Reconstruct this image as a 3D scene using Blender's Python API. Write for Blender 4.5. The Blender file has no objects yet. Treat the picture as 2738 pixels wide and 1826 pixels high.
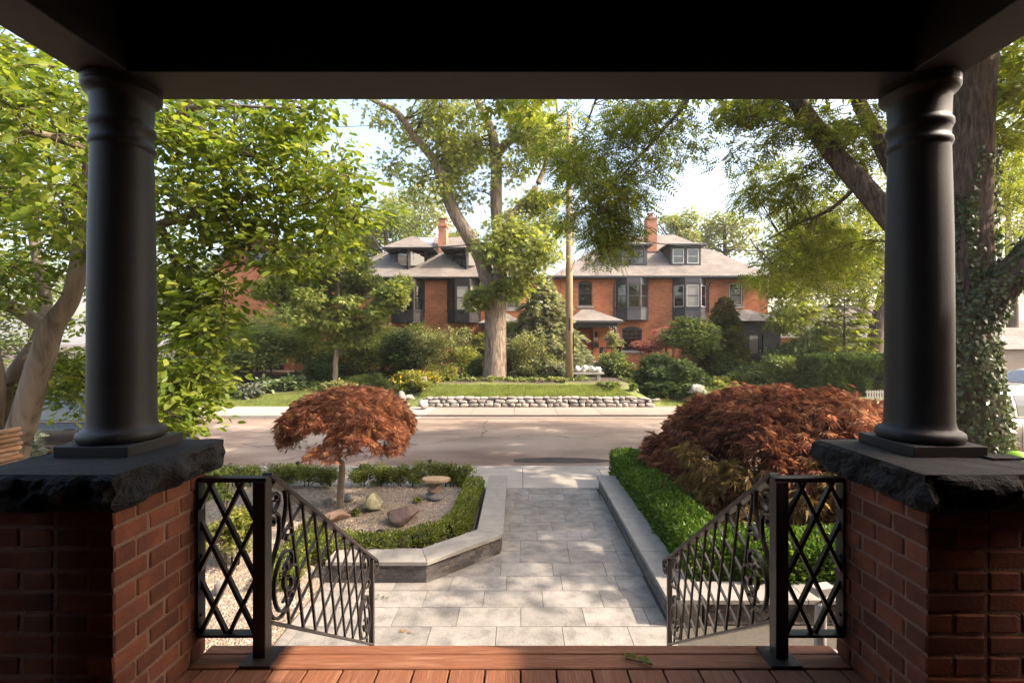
import bpy, math, random
import numpy as np
from mathutils import Vector, Matrix, noise as mnoise
R = math.radians
random.seed(7); rng = np.random.default_rng(7)
scn = bpy.context.scene
col = scn.collection

# ------------------------------------------------------------------ camera, sky, sun, exposure
CAMZ = 2.55
FPX = 1217.0
cam_d = bpy.data.cameras.new('camera'); cam = bpy.data.objects.new('camera', cam_d); col.objects.link(cam)
cam_d.sensor_width = 36; cam_d.lens = 16.0; cam_d.shift_x = -23/2738; cam_d.shift_y = 0.0007
cam_d.clip_start = 0.05; cam_d.clip_end = 2000
cam.location = (0, 0, CAMZ); cam.rotation_euler = (R(90), 0, 0)
scn.camera = cam
SUN_AZ, SUN_EL = -9.0, 41.0        # direction towards the sun: degrees from +X, elevation
w = bpy.data.worlds.new('World'); scn.world = w; w.use_nodes = True
nt = w.node_tree; bg = nt.nodes['Background']
sky = nt.nodes.new('ShaderNodeTexSky'); sky.sky_type = 'NISHITA'; sky.sun_disc = False
sky.sun_elevation = R(SUN_EL); sky.sun_rotation = R(90 - SUN_AZ)
sky.air_density = 1.3; sky.dust_density = 5.0; sky.ozone_density = 1.0
nt.links.new(sky.outputs[0], bg.inputs[0]); bg.inputs[1].default_value = 0.15
sun_d = bpy.data.lights.new('sun', 'SUN'); sun = bpy.data.objects.new('sun', sun_d); col.objects.link(sun)
sun_d.energy = 2.7; sun_d.angle = R(0.53); sun_d.color = (1.0, 0.90, 0.76)
sv = Vector((math.cos(R(SUN_EL))*math.cos(R(SUN_AZ)), math.cos(R(SUN_EL))*math.sin(R(SUN_AZ)), math.sin(R(SUN_EL))))
sun.rotation_euler = sv.to_track_quat('Z', 'Y').to_euler()
scn.view_settings.view_transform = 'Standard'; scn.view_settings.look = 'None'
scn.view_settings.exposure = 1.95; scn.view_settings.gamma = 1.0
scn.view_settings.use_curve_mapping = False
scn.view_settings.use_white_balance = True; scn.view_settings.white_balance_temperature = 6850; scn.view_settings.white_balance_tint = 12
cy = scn.cycles
cy.max_bounces = 8; cy.diffuse_bounces = 4; cy.glossy_bounces = 3; cy.transmission_bounces = 4; cy.transparent_max_bounces = 6
cy.caustics_reflective = False; cy.caustics_refractive = False
cy.sample_clamp_indirect = 6.0
cy.use_denoising = True
try: cy.denoiser = 'OPENIMAGEDENOISE'
except Exception: pass

# ------------------------------------------------------------------ helpers
def C(u, v, Y):      # photo pixel + distance -> point
    return Vector(((u-1392)/FPX*Y, Y, CAMZ-(v-915)/FPX*Y))
def G(u, v, z):      # photo pixel on a level z -> point
    Y = FPX*(CAMZ-z)/(v-915)
    return Vector(((u-1392)/FPX*Y, Y, z))
def ss(a, b, x):
    t = np.clip((x-a)/(b-a), 0, 1); return t*t*(3-2*t)
def hgt(x, y):       # terrain
    x = np.asarray(x, float); y = np.asarray(y, float)
    road = ss(9.3, 9.5, y)*(1-ss(15.7, 15.95, y))
    walk = ss(15.7, 15.95, y)*(1-ss(17.8, 18.1, y))
    slope = 0.02+0.42*ss(18.1, 22.5, y)+0.32*ss(22.5, 26.5, y)
    wallp = 0.36*ss(18.0, 18.2, y)+0.36*ss(18.2, 21.2, y)+0.06*ss(21.2, 27, y)
    ins = ss(-4.6, -3.9, x)*(1-ss(4.9, 5.6, x))
    far = (slope*(1-ins)+wallp*ins)*ss(18.0, 18.2, y)
    near = -0.03
    return near*(1-ss(9.2, 9.5, y)) - 0.25*road - 0.05*walk + far
def hz(x, y): return float(hgt(x, y))

class MB:
    def __init__(s): s.v = []; s.f = []
    def add(s, vs, fs):
        n = len(s.v); s.v += [tuple(p) for p in vs]; s.f += [tuple(i+n for i in f) for f in fs]; return s
    def obox(s, c, a, b, d):
        c, a, b, d = Vector(c), Vector(a), Vector(b), Vector(d)
        vs = [c+i*a+j*b+k*d for k in (-1, 1) for j in (-1, 1) for i in (-1, 1)]
        fs = [(0,2,3,1),(4,5,7,6),(0,1,5,4),(2,6,7,3),(0,4,6,2),(1,3,7,5)]
        if a.cross(b).dot(d) < 0: fs = [f[::-1] for f in fs]
        return s.add(vs, fs)
    def box(s, x0, x1, y0, y1, z0, z1):
        return s.obox(((x0+x1)/2, (y0+y1)/2, (z0+z1)/2), ((x1-x0)/2,0,0), (0,(y1-y0)/2,0), (0,0,(z1-z0)/2))
    def bar(s, p, q, wd, ht, up=(0,0,1)):
        p, q = Vector(p), Vector(q); d = (q-p); L = d.length; d.normalize()
        sd = d.cross(Vector(up))
        if sd.length < 1e-4: sd = Vector((1,0,0))
        sd.normalize(); un = sd.cross(d)
        return s.obox((p+q)/2, d*L/2, sd*wd/2, un*ht/2)
    def quad(s, *p): return s.add(p, [tuple(range(len(p)))])
    def tube(s, pts, rad, n=8, cap=True):
        pts = [Vector(p) for p in pts]
        rad = [float(q) for q in rad] if hasattr(rad, '__len__') else [rad]*len(pts)
        ref = Vector((0.31, 0.17, 0.93)).normalized(); rings = []; base = len(s.v)
        vs = []
        for i, p in enumerate(pts):
            t = (pts[min(i+1, len(pts)-1)]-pts[max(i-1, 0)]).normalized()
            a = t.cross(ref)
            if a.length < 0.15: a = t.cross(Vector((1, 0.1, 0)))
            a.normalize(); b = t.cross(a)
            for k in range(n):
                an = 2*math.pi*k/n
                vs.append(p+rad[i]*(math.cos(an)*a+math.sin(an)*b))
        fs = []
        for i in range(len(pts)-1):
            for k in range(n):
                fs.append((i*n+k, i*n+(k+1)%n, (i+1)*n+(k+1)%n, (i+1)*n+k))
        if cap: fs += [tuple(range(n))[::-1], tuple(range((len(pts)-1)*n, len(pts)*n))]
        return s.add(vs, fs)
    def lathe(s, prof, cx, cyy, n=40):
        vs = []; fs = []
        for r, z in prof:
            for k in range(n):
                an = 2*math.pi*k/n; vs.append((cx+r*math.cos(an), cyy+r*math.sin(an), z))
        for i in range(len(prof)-1):
            for k in range(n): fs.append((i*n+k, i*n+(k+1)%n, (i+1)*n+(k+1)%n, (i+1)*n+k))
        fs += [tuple(range(n))[::-1], tuple(range((len(prof)-1)*n, len(prof)*n))]
        return s.add(vs, fs)
    def prism(s, poly, z0, z1):          # poly counter-clockwise from above
        n = len(poly)
        vs = [(x, y, z0) for x, y in poly]+[(x, y, z1) for x, y in poly]
        fs = [tuple(range(n))[::-1], tuple(range(n, 2*n))]+[(i, (i+1)%n, n+(i+1)%n, n+i) for i in range(n)]
        return s.add(vs, fs)
    def mesh(s, name, mat=None, smooth=False):
        me = bpy.data.meshes.new(name); me.from_pydata([tuple(p) for p in s.v], [], s.f); me.update()
        if mat: me.materials.append(mat)
        if smooth: me.polygons.foreach_set('use_smooth', [True]*len(me.polygons))
        return me
    def build(s, name, mat, parent=None, smooth=False):
        return link(name, s.mesh(name, mat, smooth), parent)

def pinv(parent):
    m = parent.location
    return Matrix.Translation(-m) if parent.parent is None else Matrix.Identity(4)
def link(name, data, parent=None, mw=None):
    o = bpy.data.objects.new(name, data); col.objects.link(o)
    if parent is not None:
        o.parent = parent
        if parent.type == 'EMPTY': o.matrix_parent_inverse = pinv(parent)
    if mw is not None: o.matrix_basis = mw
    return o
def tag(o, label=None, cat=None, group=None, kind=None):
    if label: o['label'] = label
    if cat: o['category'] = cat
    if group: o['group'] = group
    if kind: o['kind'] = kind
    return o
def thing(name, label, cat, loc, group=None):
    o = bpy.data.objects.new(name, None); col.objects.link(o); o.location = loc; o.empty_display_size = 0.1
    return tag(o, label, cat, group)
def smooth_bevel(o, w=0.01, seg=2):
    m = o.modifiers.new('bevel', 'BEVEL'); m.width = w; m.segments = seg; m.limit_method = 'ANGLE'; m.angle_limit = R(40)
    return o

# ------------------------------------------------------------------ materials
MATS = {}
def newmat(name):
    m = bpy.data.materials.new(name); m.use_nodes = True
    nt = m.node_tree; return m, nt, nt.nodes['Principled BSDF'], nt.nodes, nt.links
def N(ns, t, **k):
    n = ns.new(t)
    for a, b in k.items(): setattr(n, a, b)
    return n
def ramp(ns, stops):
    r = ns.new('ShaderNodeValToRGB'); e = r.color_ramp.elements
    while len(e) < len(stops): e.new(0.5)
    for i, (p, c) in enumerate(stops):
        e[i].position = p; e[i].color = (*c, 1) if len(c) == 3 else c
    return r
def mix(ns, ls, fac, a, b, mode='MIX'):
    m = ns.new('ShaderNodeMix'); m.data_type = 'RGBA'; m.blend_type = mode
    if isinstance(fac, (int, float)): m.inputs[0].default_value = fac
    else: ls.new(fac, m.inputs[0])
    for i, x in ((6, a), (7, b)):
        if isinstance(x, (tuple, list)): m.inputs[i].default_value = (*x[:3], 1)
        else: ls.new(x, m.inputs[i])
    return m.outputs[2]
def simple(name, c1, c2=None, rough=0.7, scale=6, bump=0.0, bscale=60, spec=0.4, metal=0.0, objrand=0.0, stretch=(1,1,1), detail=6, c3=None):
    if name in MATS: return MATS[name]
    m, nt, p, ns, ls = newmat(name)
    tc = N(ns, 'ShaderNodeTexCoord'); mp = N(ns, 'ShaderNodeMapping'); mp.inputs['Scale'].default_value = stretch
    ls.new(tc.outputs['Object'], mp.inputs[0])
    oi = N(ns, 'ShaderNodeObjectInfo')
    ad = N(ns, 'ShaderNodeVectorMath', operation='ADD'); ls.new(mp.outputs[0], ad.inputs[0])
    sc_ = N(ns, 'ShaderNodeVectorMath', operation='SCALE'); sc_.inputs[0].default_value = (13.1, 7.7, 5.3)
    ls.new(oi.outputs['Random'], sc_.inputs['Scale']); ls.new(sc_.outputs[0], ad.inputs[1])
    nz = N(ns, 'ShaderNodeTexNoise'); nz.inputs['Scale'].default_value = scale; nz.inputs['Detail'].default_value = detail
    nz.inputs['Roughness'].default_value = 0.6
    ls.new(ad.outputs[0], nz.inputs['Vector'])
    c2 = c2 or tuple(x*0.75 for x in c1)
    stops = [(0.32, c1), (0.68, c2)] if c3 is None else [(0.3, c1), (0.5, c2), (0.72, c3)]
    rp = ramp(ns, stops); ls.new(nz.outputs['Fac'], rp.inputs[0]); out = rp.outputs[0]
    if objrand:
        hs = N(ns, 'ShaderNodeHueSaturation')
        mr = N(ns, 'ShaderNodeMapRange'); mr.inputs[3].default_value = 1-objrand; mr.inputs[4].default_value = 1+objrand
        ls.new(oi.outputs['Random'], mr.inputs[0]); ls.new(mr.outputs[0], hs.inputs['Value'])
        ls.new(out, hs.inputs['Color']); out = hs.outputs[0]
    ls.new(out, p.inputs['Base Color'])
    p.inputs['Roughness'].default_value = rough; p.inputs['Metallic'].default_value = metal
    p.inputs['Specular IOR Level'].default_value = spec
    if bump:
        n2 = N(ns, 'ShaderNodeTexNoise'); n2.inputs['Scale'].default_value = bscale; n2.inputs['Detail'].default_value = 5
        ls.new(ad.outputs[0], n2.inputs['Vector'])
        bp = N(ns, 'ShaderNodeBump'); bp.inputs['Strength'].default_value = bump; bp.inputs['Distance'].default_value = 0.02
        ls.new(n2.outputs['Fac'], bp.inputs['Height']); ls.new(bp.outputs[0], p.inputs['Normal'])
    MATS[name] = m; return m
def leafmat(name, c1, c2, c3, trans=0.45, rough=0.45, tcol=None, spec=0.35):
    if name in MATS: return MATS[name]
    m, nt, p, ns, ls = newmat(name)
    ge = N(ns, 'ShaderNodeNewGeometry')
    rp = ramp(ns, [(0.1, c1), (0.55, c2), (0.97, c3)]); ls.new(ge.outputs['Random Per Island'], rp.inputs[0])
    tc = N(ns, 'ShaderNodeTexCoord'); nz = N(ns, 'ShaderNodeTexNoise'); nz.inputs['Scale'].default_value = 1.4; nz.inputs['Detail'].default_value = 2
    ls.new(tc.outputs['Object'], nz.inputs[0])
    mr = N(ns, 'ShaderNodeMapRange'); mr.inputs[1].default_value = 0.3; mr.inputs[2].default_value = 0.7; mr.inputs[3].default_value = 0.75; mr.inputs[4].default_value = 1.25
    ls.new(nz.outputs['Fac'], mr.inputs[0])
    hs = N(ns, 'ShaderNodeHueSaturation'); ls.new(rp.outputs[0], hs.inputs['Color']); ls.new(mr.outputs[0], hs.inputs['Value'])
    ls.new(hs.outputs[0], p.inputs['Base Color']); p.inputs['Roughness'].default_value = rough
    p.inputs['Specular IOR Level'].default_value = spec
    tr = N(ns, 'ShaderNodeBsdfTranslucent')
    t = mix(ns, ls, 1.0, hs.outputs[0], tcol or (1.35, 1.35, 0.7), 'MULTIPLY')
    ls.new(t, tr.inputs[0])
    ms = N(ns, 'ShaderNodeMixShader'); ms.inputs[0].default_value = trans
    ls.new(p.outputs[0], ms.inputs[1]); ls.new(tr.outputs[0], ms.inputs[2])
    ls.new(ms.outputs[0], ns['Material Output'].inputs[0])
    MATS[name] = m; return m
def brickmat(name, c1, c2, mortar, scale_w=0.21, scale_h=0.075, ms=0.009, bump=0.35, shingle=False, patch=None):
    m, nt, p, ns, ls = newmat(name)
    tc = N(ns, 'ShaderNodeTexCoord'); sp = N(ns, 'ShaderNodeSeparateXYZ'); ls.new(tc.outputs['Object'], sp.inputs[0])
    a = N(ns, 'ShaderNodeMath', operation='ADD'); ls.new(sp.outputs[0], a.inputs[0]); ls.new(sp.outputs[1], a.inputs[1])
    cb = N(ns, 'ShaderNodeCombineXYZ'); ls.new(a.outputs[0], cb.inputs[0])
    zz = sp.outputs[2]
    if shingle:
        mm = N(ns, 'ShaderNodeMath', operation='MULTIPLY'); mm.inputs[1].default_value = 1.55; ls.new(zz, mm.inputs[0]); zz = mm.outputs[0]
        ls.new(sp.outputs[0], cb.inputs[0])
    ls.new(zz, cb.inputs[1])
    br = N(ns, 'ShaderNodeTexBrick'); ls.new(cb.outputs[0], br.inputs['Vector'])
    br.inputs['Scale'].default_value = 1.0; br.inputs['Brick Width'].default_value = scale_w; br.inputs['Row Height'].default_value = scale_h
    br.inputs['Mortar Size'].default_value = ms; br.inputs['Mortar Smooth'].default_value = 0.2; br.inputs['Bias'].default_value = -0.1
    br.inputs['Color1'].default_value = (*c1, 1); br.inputs['Color2'].default_value = (*c2, 1); br.inputs['Mortar'].default_value = (*mortar, 1)
    nz = N(ns, 'ShaderNodeTexNoise'); nz.inputs['Scale'].default_value = 0.9; nz.inputs['Detail'].default_value = 5; ls.new(tc.outputs['Object'], nz.inputs[0])
    mr = N(ns, 'ShaderNodeMapRange'); mr.inputs[1].default_value = 0.3; mr.inputs[2].default_value = 0.7; mr.inputs[3].default_value = 0.8; mr.inputs[4].default_value = 1.2
    ls.new(nz.outputs['Fac'], mr.inputs[0])
    hs = N(ns, 'ShaderNodeHueSaturation'); ls.new(br.outputs['Color'], hs.inputs['Color']); ls.new(mr.outputs[0], hs.inputs['Value'])
    ls.new(hs.outputs[0], p.inputs['Base Color']); p.inputs['Roughness'].default_value = 0.85; p.inputs['Specular IOR Level'].default_value = 0.25
    bp = N(ns, 'ShaderNodeBump'); bp.inputs['Strength'].default_value = bump; bp.inputs['Distance'].default_value = 0.012; bp.invert = True
    ls.new(br.outputs['Fac'], bp.inputs['Height']); ls.new(bp.outputs[0], p.inputs['Normal'])
    MATS[name] = m; return m

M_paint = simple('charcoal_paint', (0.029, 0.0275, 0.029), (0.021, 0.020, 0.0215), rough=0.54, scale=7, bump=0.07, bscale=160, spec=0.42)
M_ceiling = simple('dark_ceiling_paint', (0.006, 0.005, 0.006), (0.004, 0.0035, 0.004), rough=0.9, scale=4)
M_cap = simple('black_rock_face', (0.024, 0.0225, 0.024), (0.013, 0.0125, 0.014), rough=0.85, scale=14, bump=0.5, bscale=90)
M_pbrick = simple('pier_brick', (0.25, 0.088, 0.042), (0.18, 0.06, 0.034), rough=0.9, scale=9, bump=0.18, bscale=60, objrand=0.28, c3=(0.12, 0.048, 0.033))
M_mortar = simple('pier_mortar', (0.30, 0.185, 0.135), (0.23, 0.135, 0.10), rough=0.95, scale=30, bump=0.5, bscale=120)
M_deck = simple('stained_deck_wood', (0.29, 0.108, 0.048), (0.20, 0.074, 0.036), rough=0.65, scale=5, bump=0.25, bscale=22, stretch=(9, 0.7, 9), objrand=0.14, c3=(0.34, 0.155, 0.085))
M_deckx = simple('stained_nosing_wood', (0.29, 0.108, 0.048), (0.20, 0.074, 0.036), rough=0.65, scale=5, bump=0.25, bscale=22, stretch=(0.7, 9, 9), objrand=0.08, c3=(0.34, 0.155, 0.085))
M_iron = simple('brown_black_iron', (0.035, 0.027, 0.023), (0.025, 0.020, 0.018), rough=0.42, scale=30, spec=0.5, bump=0.04, bscale=300)
M_paver = simple('granite_paver', (0.295, 0.27, 0.24), (0.235, 0.214, 0.192), rough=0.75, scale=6, bump=0.35, bscale=45, objrand=0.13, c3=(0.135, 0.124, 0.113), detail=14)
M_joint = simple('paver_joint_sand', (0.10, 0.085, 0.07), rough=1.0, scale=30)
M_coping = simple('granite_coping', (0.30, 0.275, 0.245), (0.225, 0.205, 0.18), rough=0.75, scale=9, bump=0.2, bscale=80, objrand=0.06, detail=10)
M_ledge = simple('ledge_stone', (0.14, 0.125, 0.115), (0.085, 0.08, 0.08), rough=0.8, scale=12, bump=0.5, bscale=60, objrand=0.35, c3=(0.22, 0.165, 0.12))
M_concrete = simple('sidewalk_concrete', (0.37, 0.325, 0.275), (0.29, 0.255, 0.215), rough=0.85, scale=1.6, bump=0.2, bscale=90, detail=12)
M_kerb = simple('kerb_concrete', (0.36, 0.32, 0.28), (0.26, 0.23, 0.20), rough=0.9, scale=3, bump=0.3, bscale=60)
M_soil = simple('mulch_soil', (0.075, 0.045, 0.03), (0.04, 0.026, 0.018), rough=1.0, scale=9, bump=0.8, bscale=45)
M_grassbase = simple('lawn_base', (0.10, 0.14, 0.030), (0.14, 0.17, 0.04), rough=1.0, scale=2.5, bump=0.6, bscale=40, c3=(0.20, 0.17, 0.075))
M_fieldstone = simple('pale_fieldstone', (0.36, 0.315, 0.275), (0.25, 0.22, 0.20), rough=0.85, scale=3.5, bump=0.5, bscale=16, objrand=0.38, c3=(0.44, 0.39, 0.34))
M_grey = simple('slate_grey_trim', (0.062, 0.062, 0.071), (0.05, 0.05, 0.058), rough=0.65, scale=6)
M_brown = simple('dark_brown_trim', (0.022, 0.018, 0.019), (0.017, 0.014, 0.015), rough=0.65, scale=6)
M_white = simple('white_trim', (0.62, 0.60, 0.58), (0.55, 0.53, 0.51), rough=0.5, scale=6)
M_stonesill = simple('limestone_sill', (0.40, 0.37, 0.33), (0.32, 0.295, 0.265), rough=0.85, scale=8)
M_blind = simple('blind_cloth', (0.42, 0.40, 0.36), (0.36, 0.34, 0.31), rough=0.9, scale=3)
M_red = simple('red_door_paint', (0.30, 0.022, 0.018), (0.24, 0.017, 0.014), rough=0.4, scale=5)
M_black = simple('black_metal', (0.015, 0.015, 0.016), rough=0.4, scale=5)
M_pole = simple('weathered_pole_wood', (0.37, 0.27, 0.165), (0.25, 0.18, 0.11), rough=0.9, scale=4, bump=0.4, bscale=14, stretch=(9, 9, 0.6))
M_wire = simple('black_cable', (0.02, 0.02, 0.02), rough=0.6)
M_brick = brickmat('house_brick', (0.49, 0.16, 0.067), (0.33, 0.098, 0.048), (0.41, 0.225, 0.14), scale_w=0.23, scale_h=0.083, ms=0.009)
M_brick2 = brickmat('chimney_brick', (0.40, 0.16, 0.09), (0.32, 0.12, 0.07), (0.36, 0.26, 0.20))
M_shingle = brickmat('asphalt_shingle', (0.215, 0.188, 0.17), (0.165, 0.144, 0.131), (0.095, 0.083, 0.077), scale_w=0.33, scale_h=0.145, ms=0.012, bump=0.6, shingle=True)
M_dshingle = brickmat('dormer_shingle', (0.085, 0.075, 0.075), (0.062, 0.056, 0.058), (0.035, 0.032, 0.034), scale_w=0.3, scale_h=0.12, ms=0.012, bump=0.6)
def glassmat(name, c, rough=0.03):
    m, nt, p, ns, ls = newmat(name)
    p.inputs['Base Color'].default_value = (*c, 1); p.inputs['Roughness'].default_value = rough
    p.inputs['Specular IOR Level'].default_value = 0.9; p.inputs['Coat Weight'].default_value = 0.6; p.inputs['Coat Roughness'].default_value = 0.02
    MATS[name] = m; return m
M_glass = glassmat('dark_window_glass', (0.012, 0.013, 0.014))
M_glassl = glassmat('window_glass_over_blind', (0.16, 0.15, 0.13), 0.1)
def barkmat(name, c1, c2, ridge=1.0, sx=14):
    m, nt, p, ns, ls = newmat(name)
    tc = N(ns, 'ShaderNodeTexCoord'); mp = N(ns, 'ShaderNodeMapping'); mp.inputs['Scale'].default_value = (sx, sx, sx*0.16)
    ls.new(tc.outputs['Object'], mp.inputs[0])
    nz = N(ns, 'ShaderNodeTexNoise'); nz.inputs['Scale'].default_value = 1.0; nz.inputs['Detail'].default_value = 8; nz.inputs['Roughness'].default_value = 0.65
    nz.inputs['Distortion'].default_value = 0.6
    ls.new(mp.outputs[0], nz.inputs['Vector'])
    rp = ramp(ns, [(0.36, tuple(x*0.5 for x in c2)), (0.5, c2), (0.66, c1)]); ls.new(nz.outputs['Fac'], rp.inputs[0])
    ls.new(rp.outputs[0], p.inputs['Base Color']); p.inputs['Roughness'].default_value = 0.95; p.inputs['Specular IOR Level'].default_value = 0.15
    bp = N(ns, 'ShaderNodeBump'); bp.inputs['Strength'].default_value = ridge; bp.inputs['Distance'].default_value = 0.05
    ls.new(nz.outputs['Fac'], bp.inputs['Height']); ls.new(bp.outputs[0], p.inputs['Normal'])
    MATS[name] = m; return m
B_maple = barkmat('silver_maple_bark', (0.34, 0.27, 0.21), (0.20, 0.155, 0.12), 1.0, 12)
B_locust = barkmat('locust_bark', (0.20, 0.155, 0.125), (0.105, 0.08, 0.066), 1.0, 16)
B_smooth = barkmat('smooth_grey_bark', (0.27, 0.22, 0.165), (0.20, 0.16, 0.12), 0.25, 5)
B_twig = barkmat('twig_bark', (0.16, 0.115, 0.085), (0.10, 0.075, 0.058), 0.4, 20)
L_mag = leafmat('magnolia_leaf', (0.085, 0.135, 0.018), (0.15, 0.2, 0.026), (0.27, 0.3, 0.05), 0.52)
L_maple = leafmat('silver_maple_leaf', (0.16, 0.2, 0.05), (0.24, 0.275, 0.07), (0.36, 0.37, 0.12), 0.52)
L_locust = leafmat('locust_leaf', (0.1, 0.14, 0.018), (0.16, 0.195, 0.026), (0.26, 0.275, 0.05), 0.52)
L_young = leafmat('young_tree_leaf', (0.13, 0.175, 0.045), (0.2, 0.24, 0.06), (0.32, 0.33, 0.1), 0.48)
L_far = leafmat('far_tree_leaf', (0.17, 0.2, 0.07), (0.24, 0.265, 0.095), (0.34, 0.345, 0.14), 0.42)
L_dark = leafmat('dark_shrub_leaf', (0.04, 0.075, 0.02), (0.06, 0.1, 0.026), (0.1, 0.145, 0.035), 0.3)
L_box = leafmat('boxwood_leaf', (0.09, 0.13, 0.02), (0.15, 0.18, 0.03), (0.27, 0.27, 0.06), 0.4)
L_hedge = leafmat('bright_hedge_leaf', (0.045, 0.11, 0.010), (0.08, 0.16, 0.014), (0.15, 0.21, 0.028), 0.38)
L_yew = leafmat('yew_needle', (0.03, 0.06, 0.014), (0.05, 0.09, 0.02), (0.11, 0.15, 0.035), 0.25)
L_lime = leafmat('lime_shrub_leaf', (0.17, 0.2, 0.04), (0.25, 0.265, 0.055), (0.36, 0.34, 0.09), 0.42)
L_mid = leafmat('mid_shrub_leaf', (0.08, 0.125, 0.03), (0.125, 0.17, 0.042), (0.21, 0.235, 0.07), 0.38)
L_pale = leafmat('pale_shrub_leaf', (0.17, 0.195, 0.07), (0.24, 0.255, 0.095), (0.35, 0.335, 0.155), 0.38)
L_spruce = leafmat('blue_spruce_needle', (0.2, 0.225, 0.155), (0.29, 0.305, 0.21), (0.4, 0.39, 0.27), 0.3)
L_hosta = leafmat('hosta_leaf', (0.075, 0.125, 0.05), (0.12, 0.165, 0.07), (0.28, 0.3, 0.17), 0.32)
L_ivy = leafmat('ivy_leaf', (0.035, 0.06, 0.022), (0.06, 0.09, 0.03), (0.12, 0.14, 0.06), 0.22, rough=0.35, spec=0.5)
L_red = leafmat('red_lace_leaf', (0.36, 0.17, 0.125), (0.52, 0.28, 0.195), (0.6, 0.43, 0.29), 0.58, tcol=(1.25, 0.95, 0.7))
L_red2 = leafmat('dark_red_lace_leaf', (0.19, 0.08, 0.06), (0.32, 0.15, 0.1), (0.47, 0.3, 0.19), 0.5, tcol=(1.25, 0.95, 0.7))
L_pink = leafmat('pink_maple_leaf', (0.22, 0.075, 0.06), (0.33, 0.13, 0.10), (0.45, 0.22, 0.16), 0.35, tcol=(1.3, 0.9, 0.8))
L_grass = leafmat('grass_blade', (0.10, 0.15, 0.022), (0.16, 0.20, 0.032), (0.27, 0.26, 0.075), 0.4)
L_white = leafmat('white_petal', (0.55, 0.55, 0.50), (0.66, 0.65, 0.6), (0.75, 0.74, 0.7), 0.3, tcol=(1, 1, 1))
L_yellow = leafmat('yellow_petal', (0.5, 0.33, 0.02), (0.6, 0.42, 0.03), (0.65, 0.5, 0.08), 0.3)
L_silver = leafmat('silver_ground_leaf', (0.10, 0.12, 0.085), (0.16, 0.18, 0.13), (0.26, 0.27, 0.21), 0.2)

# ------------------------------------------------------------------ foliage
T_OV = ([(0,0,0),(.3,.21,.05),(.68,.23,.06),(1,0,-.06),(.68,-.23,.06),(.3,-.21,.05),(.5,0,-.03)], [(0,6,1),(1,6,2),(2,6,3),(3,6,4),(4,6,5),(5,6,0)])
T_DI = ([(0,0,0),(.45,.26,.05),(1,0,-.05),(.45,-.26,.05)], [(0,2,1),(0,3,2)])
T_STAR = ([(0,0,0),(.5,.17,.02),(1,0,-.08),(.5,-.17,.02),(.36,.14,0),(.64,.52,-.06),(.06,.26,0),(.36,-.14,0),(.64,-.52,-.06),(.06,-.26,0)],
          [(0,2,1),(0,3,2),(0,4,5),(0,5,6),(0,8,7),(0,9,8)])
def _pin(n):
    v = []; f = []
    for i in range(n):
        t = 0.12+0.8*i/n; L = 0.26*(1-0.35*abs(2*t-1))
        for s in (1, -1):
            k = len(v); v += [(t-0.022, 0, -.15*t*t), (t+0.11, s*L*.55, .02-.15*t*t), (t+0.07, s*L, -.03-.15*t*t), (t-0.02, s*L*.5, -.15*t*t)]
            f += [(k, k+1, k+2), (k, k+2, k+3)]
    return v, f
T_PIN = _pin(5)
def _fan(n, spread, wd):
    v = [(0,0,0)]; f = []
    for i in range(n):
        a = spread*(2*i/(n-1)-1); L = 1-0.35*abs(2*i/(n-1)-1)
        c, s = math.cos(a), math.sin(a); k = len(v)
        v += [(c*L*.5-s*wd, s*L*.5+c*wd, .05), (c*L, s*L, -.22*L), (c*L*.5+s*wd, s*L*.5-c*wd, .05)]
        f += [(0, k+1, k), (0, k+2, k+1)]
    return v, f
T_LACE = _fan(5, 1.0, .022)
T_SPRIG = _fan(5, 1.15, .085)
T_BLADE = ([(0,-.06,0),(0,.06,0),(1,0,.12)], [(0,1,2)])

def leaf_data(name, P, D, Nn, size, tm, mat):
    tv = np.array(tm[0], float); tf = np.array(tm[1], int); n = len(P); k = len(tv)
    D = D/(np.linalg.norm(D, axis=1, keepdims=True)+1e-9)
    S = np.cross(Nn, D); S /= (np.linalg.norm(S, axis=1, keepdims=True)+1e-9); Z = np.cross(D, S)
    V = P[:,None,:]+size[:,None,None]*(tv[None,:,0:1]*D[:,None,:]+tv[None,:,1:2]*S[:,None,:]+tv[None,:,2:3]*Z[:,None,:])
    F = (tf[None,:,:]+(np.arange(n)*k)[:,None,None]).reshape(-1)
    me = bpy.data.meshes.new(name); nv = n*k; nf = len(F)//3
    me.vertices.add(nv); me.vertices.foreach_set('co', V.reshape(-1).astype(np.float32))
    me.loops.add(nf*3); me.loops.foreach_set('vertex_index', F.astype(np.int32))
    me.polygons.add(nf); me.polygons.foreach_set('loop_start', np.arange(0, nf*3, 3, dtype=np.int32))
    try: me.polygons.foreach_set('loop_total', np.full(nf, 3, np.int32))
    except Exception: pass
    me.update(calc_edges=True); me.materials.append(mat)
    return me
def rdir(n): 
    d = rng.normal(size=(n, 3)); return d/np.linalg.norm(d, axis=1, keepdims=True)
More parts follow.
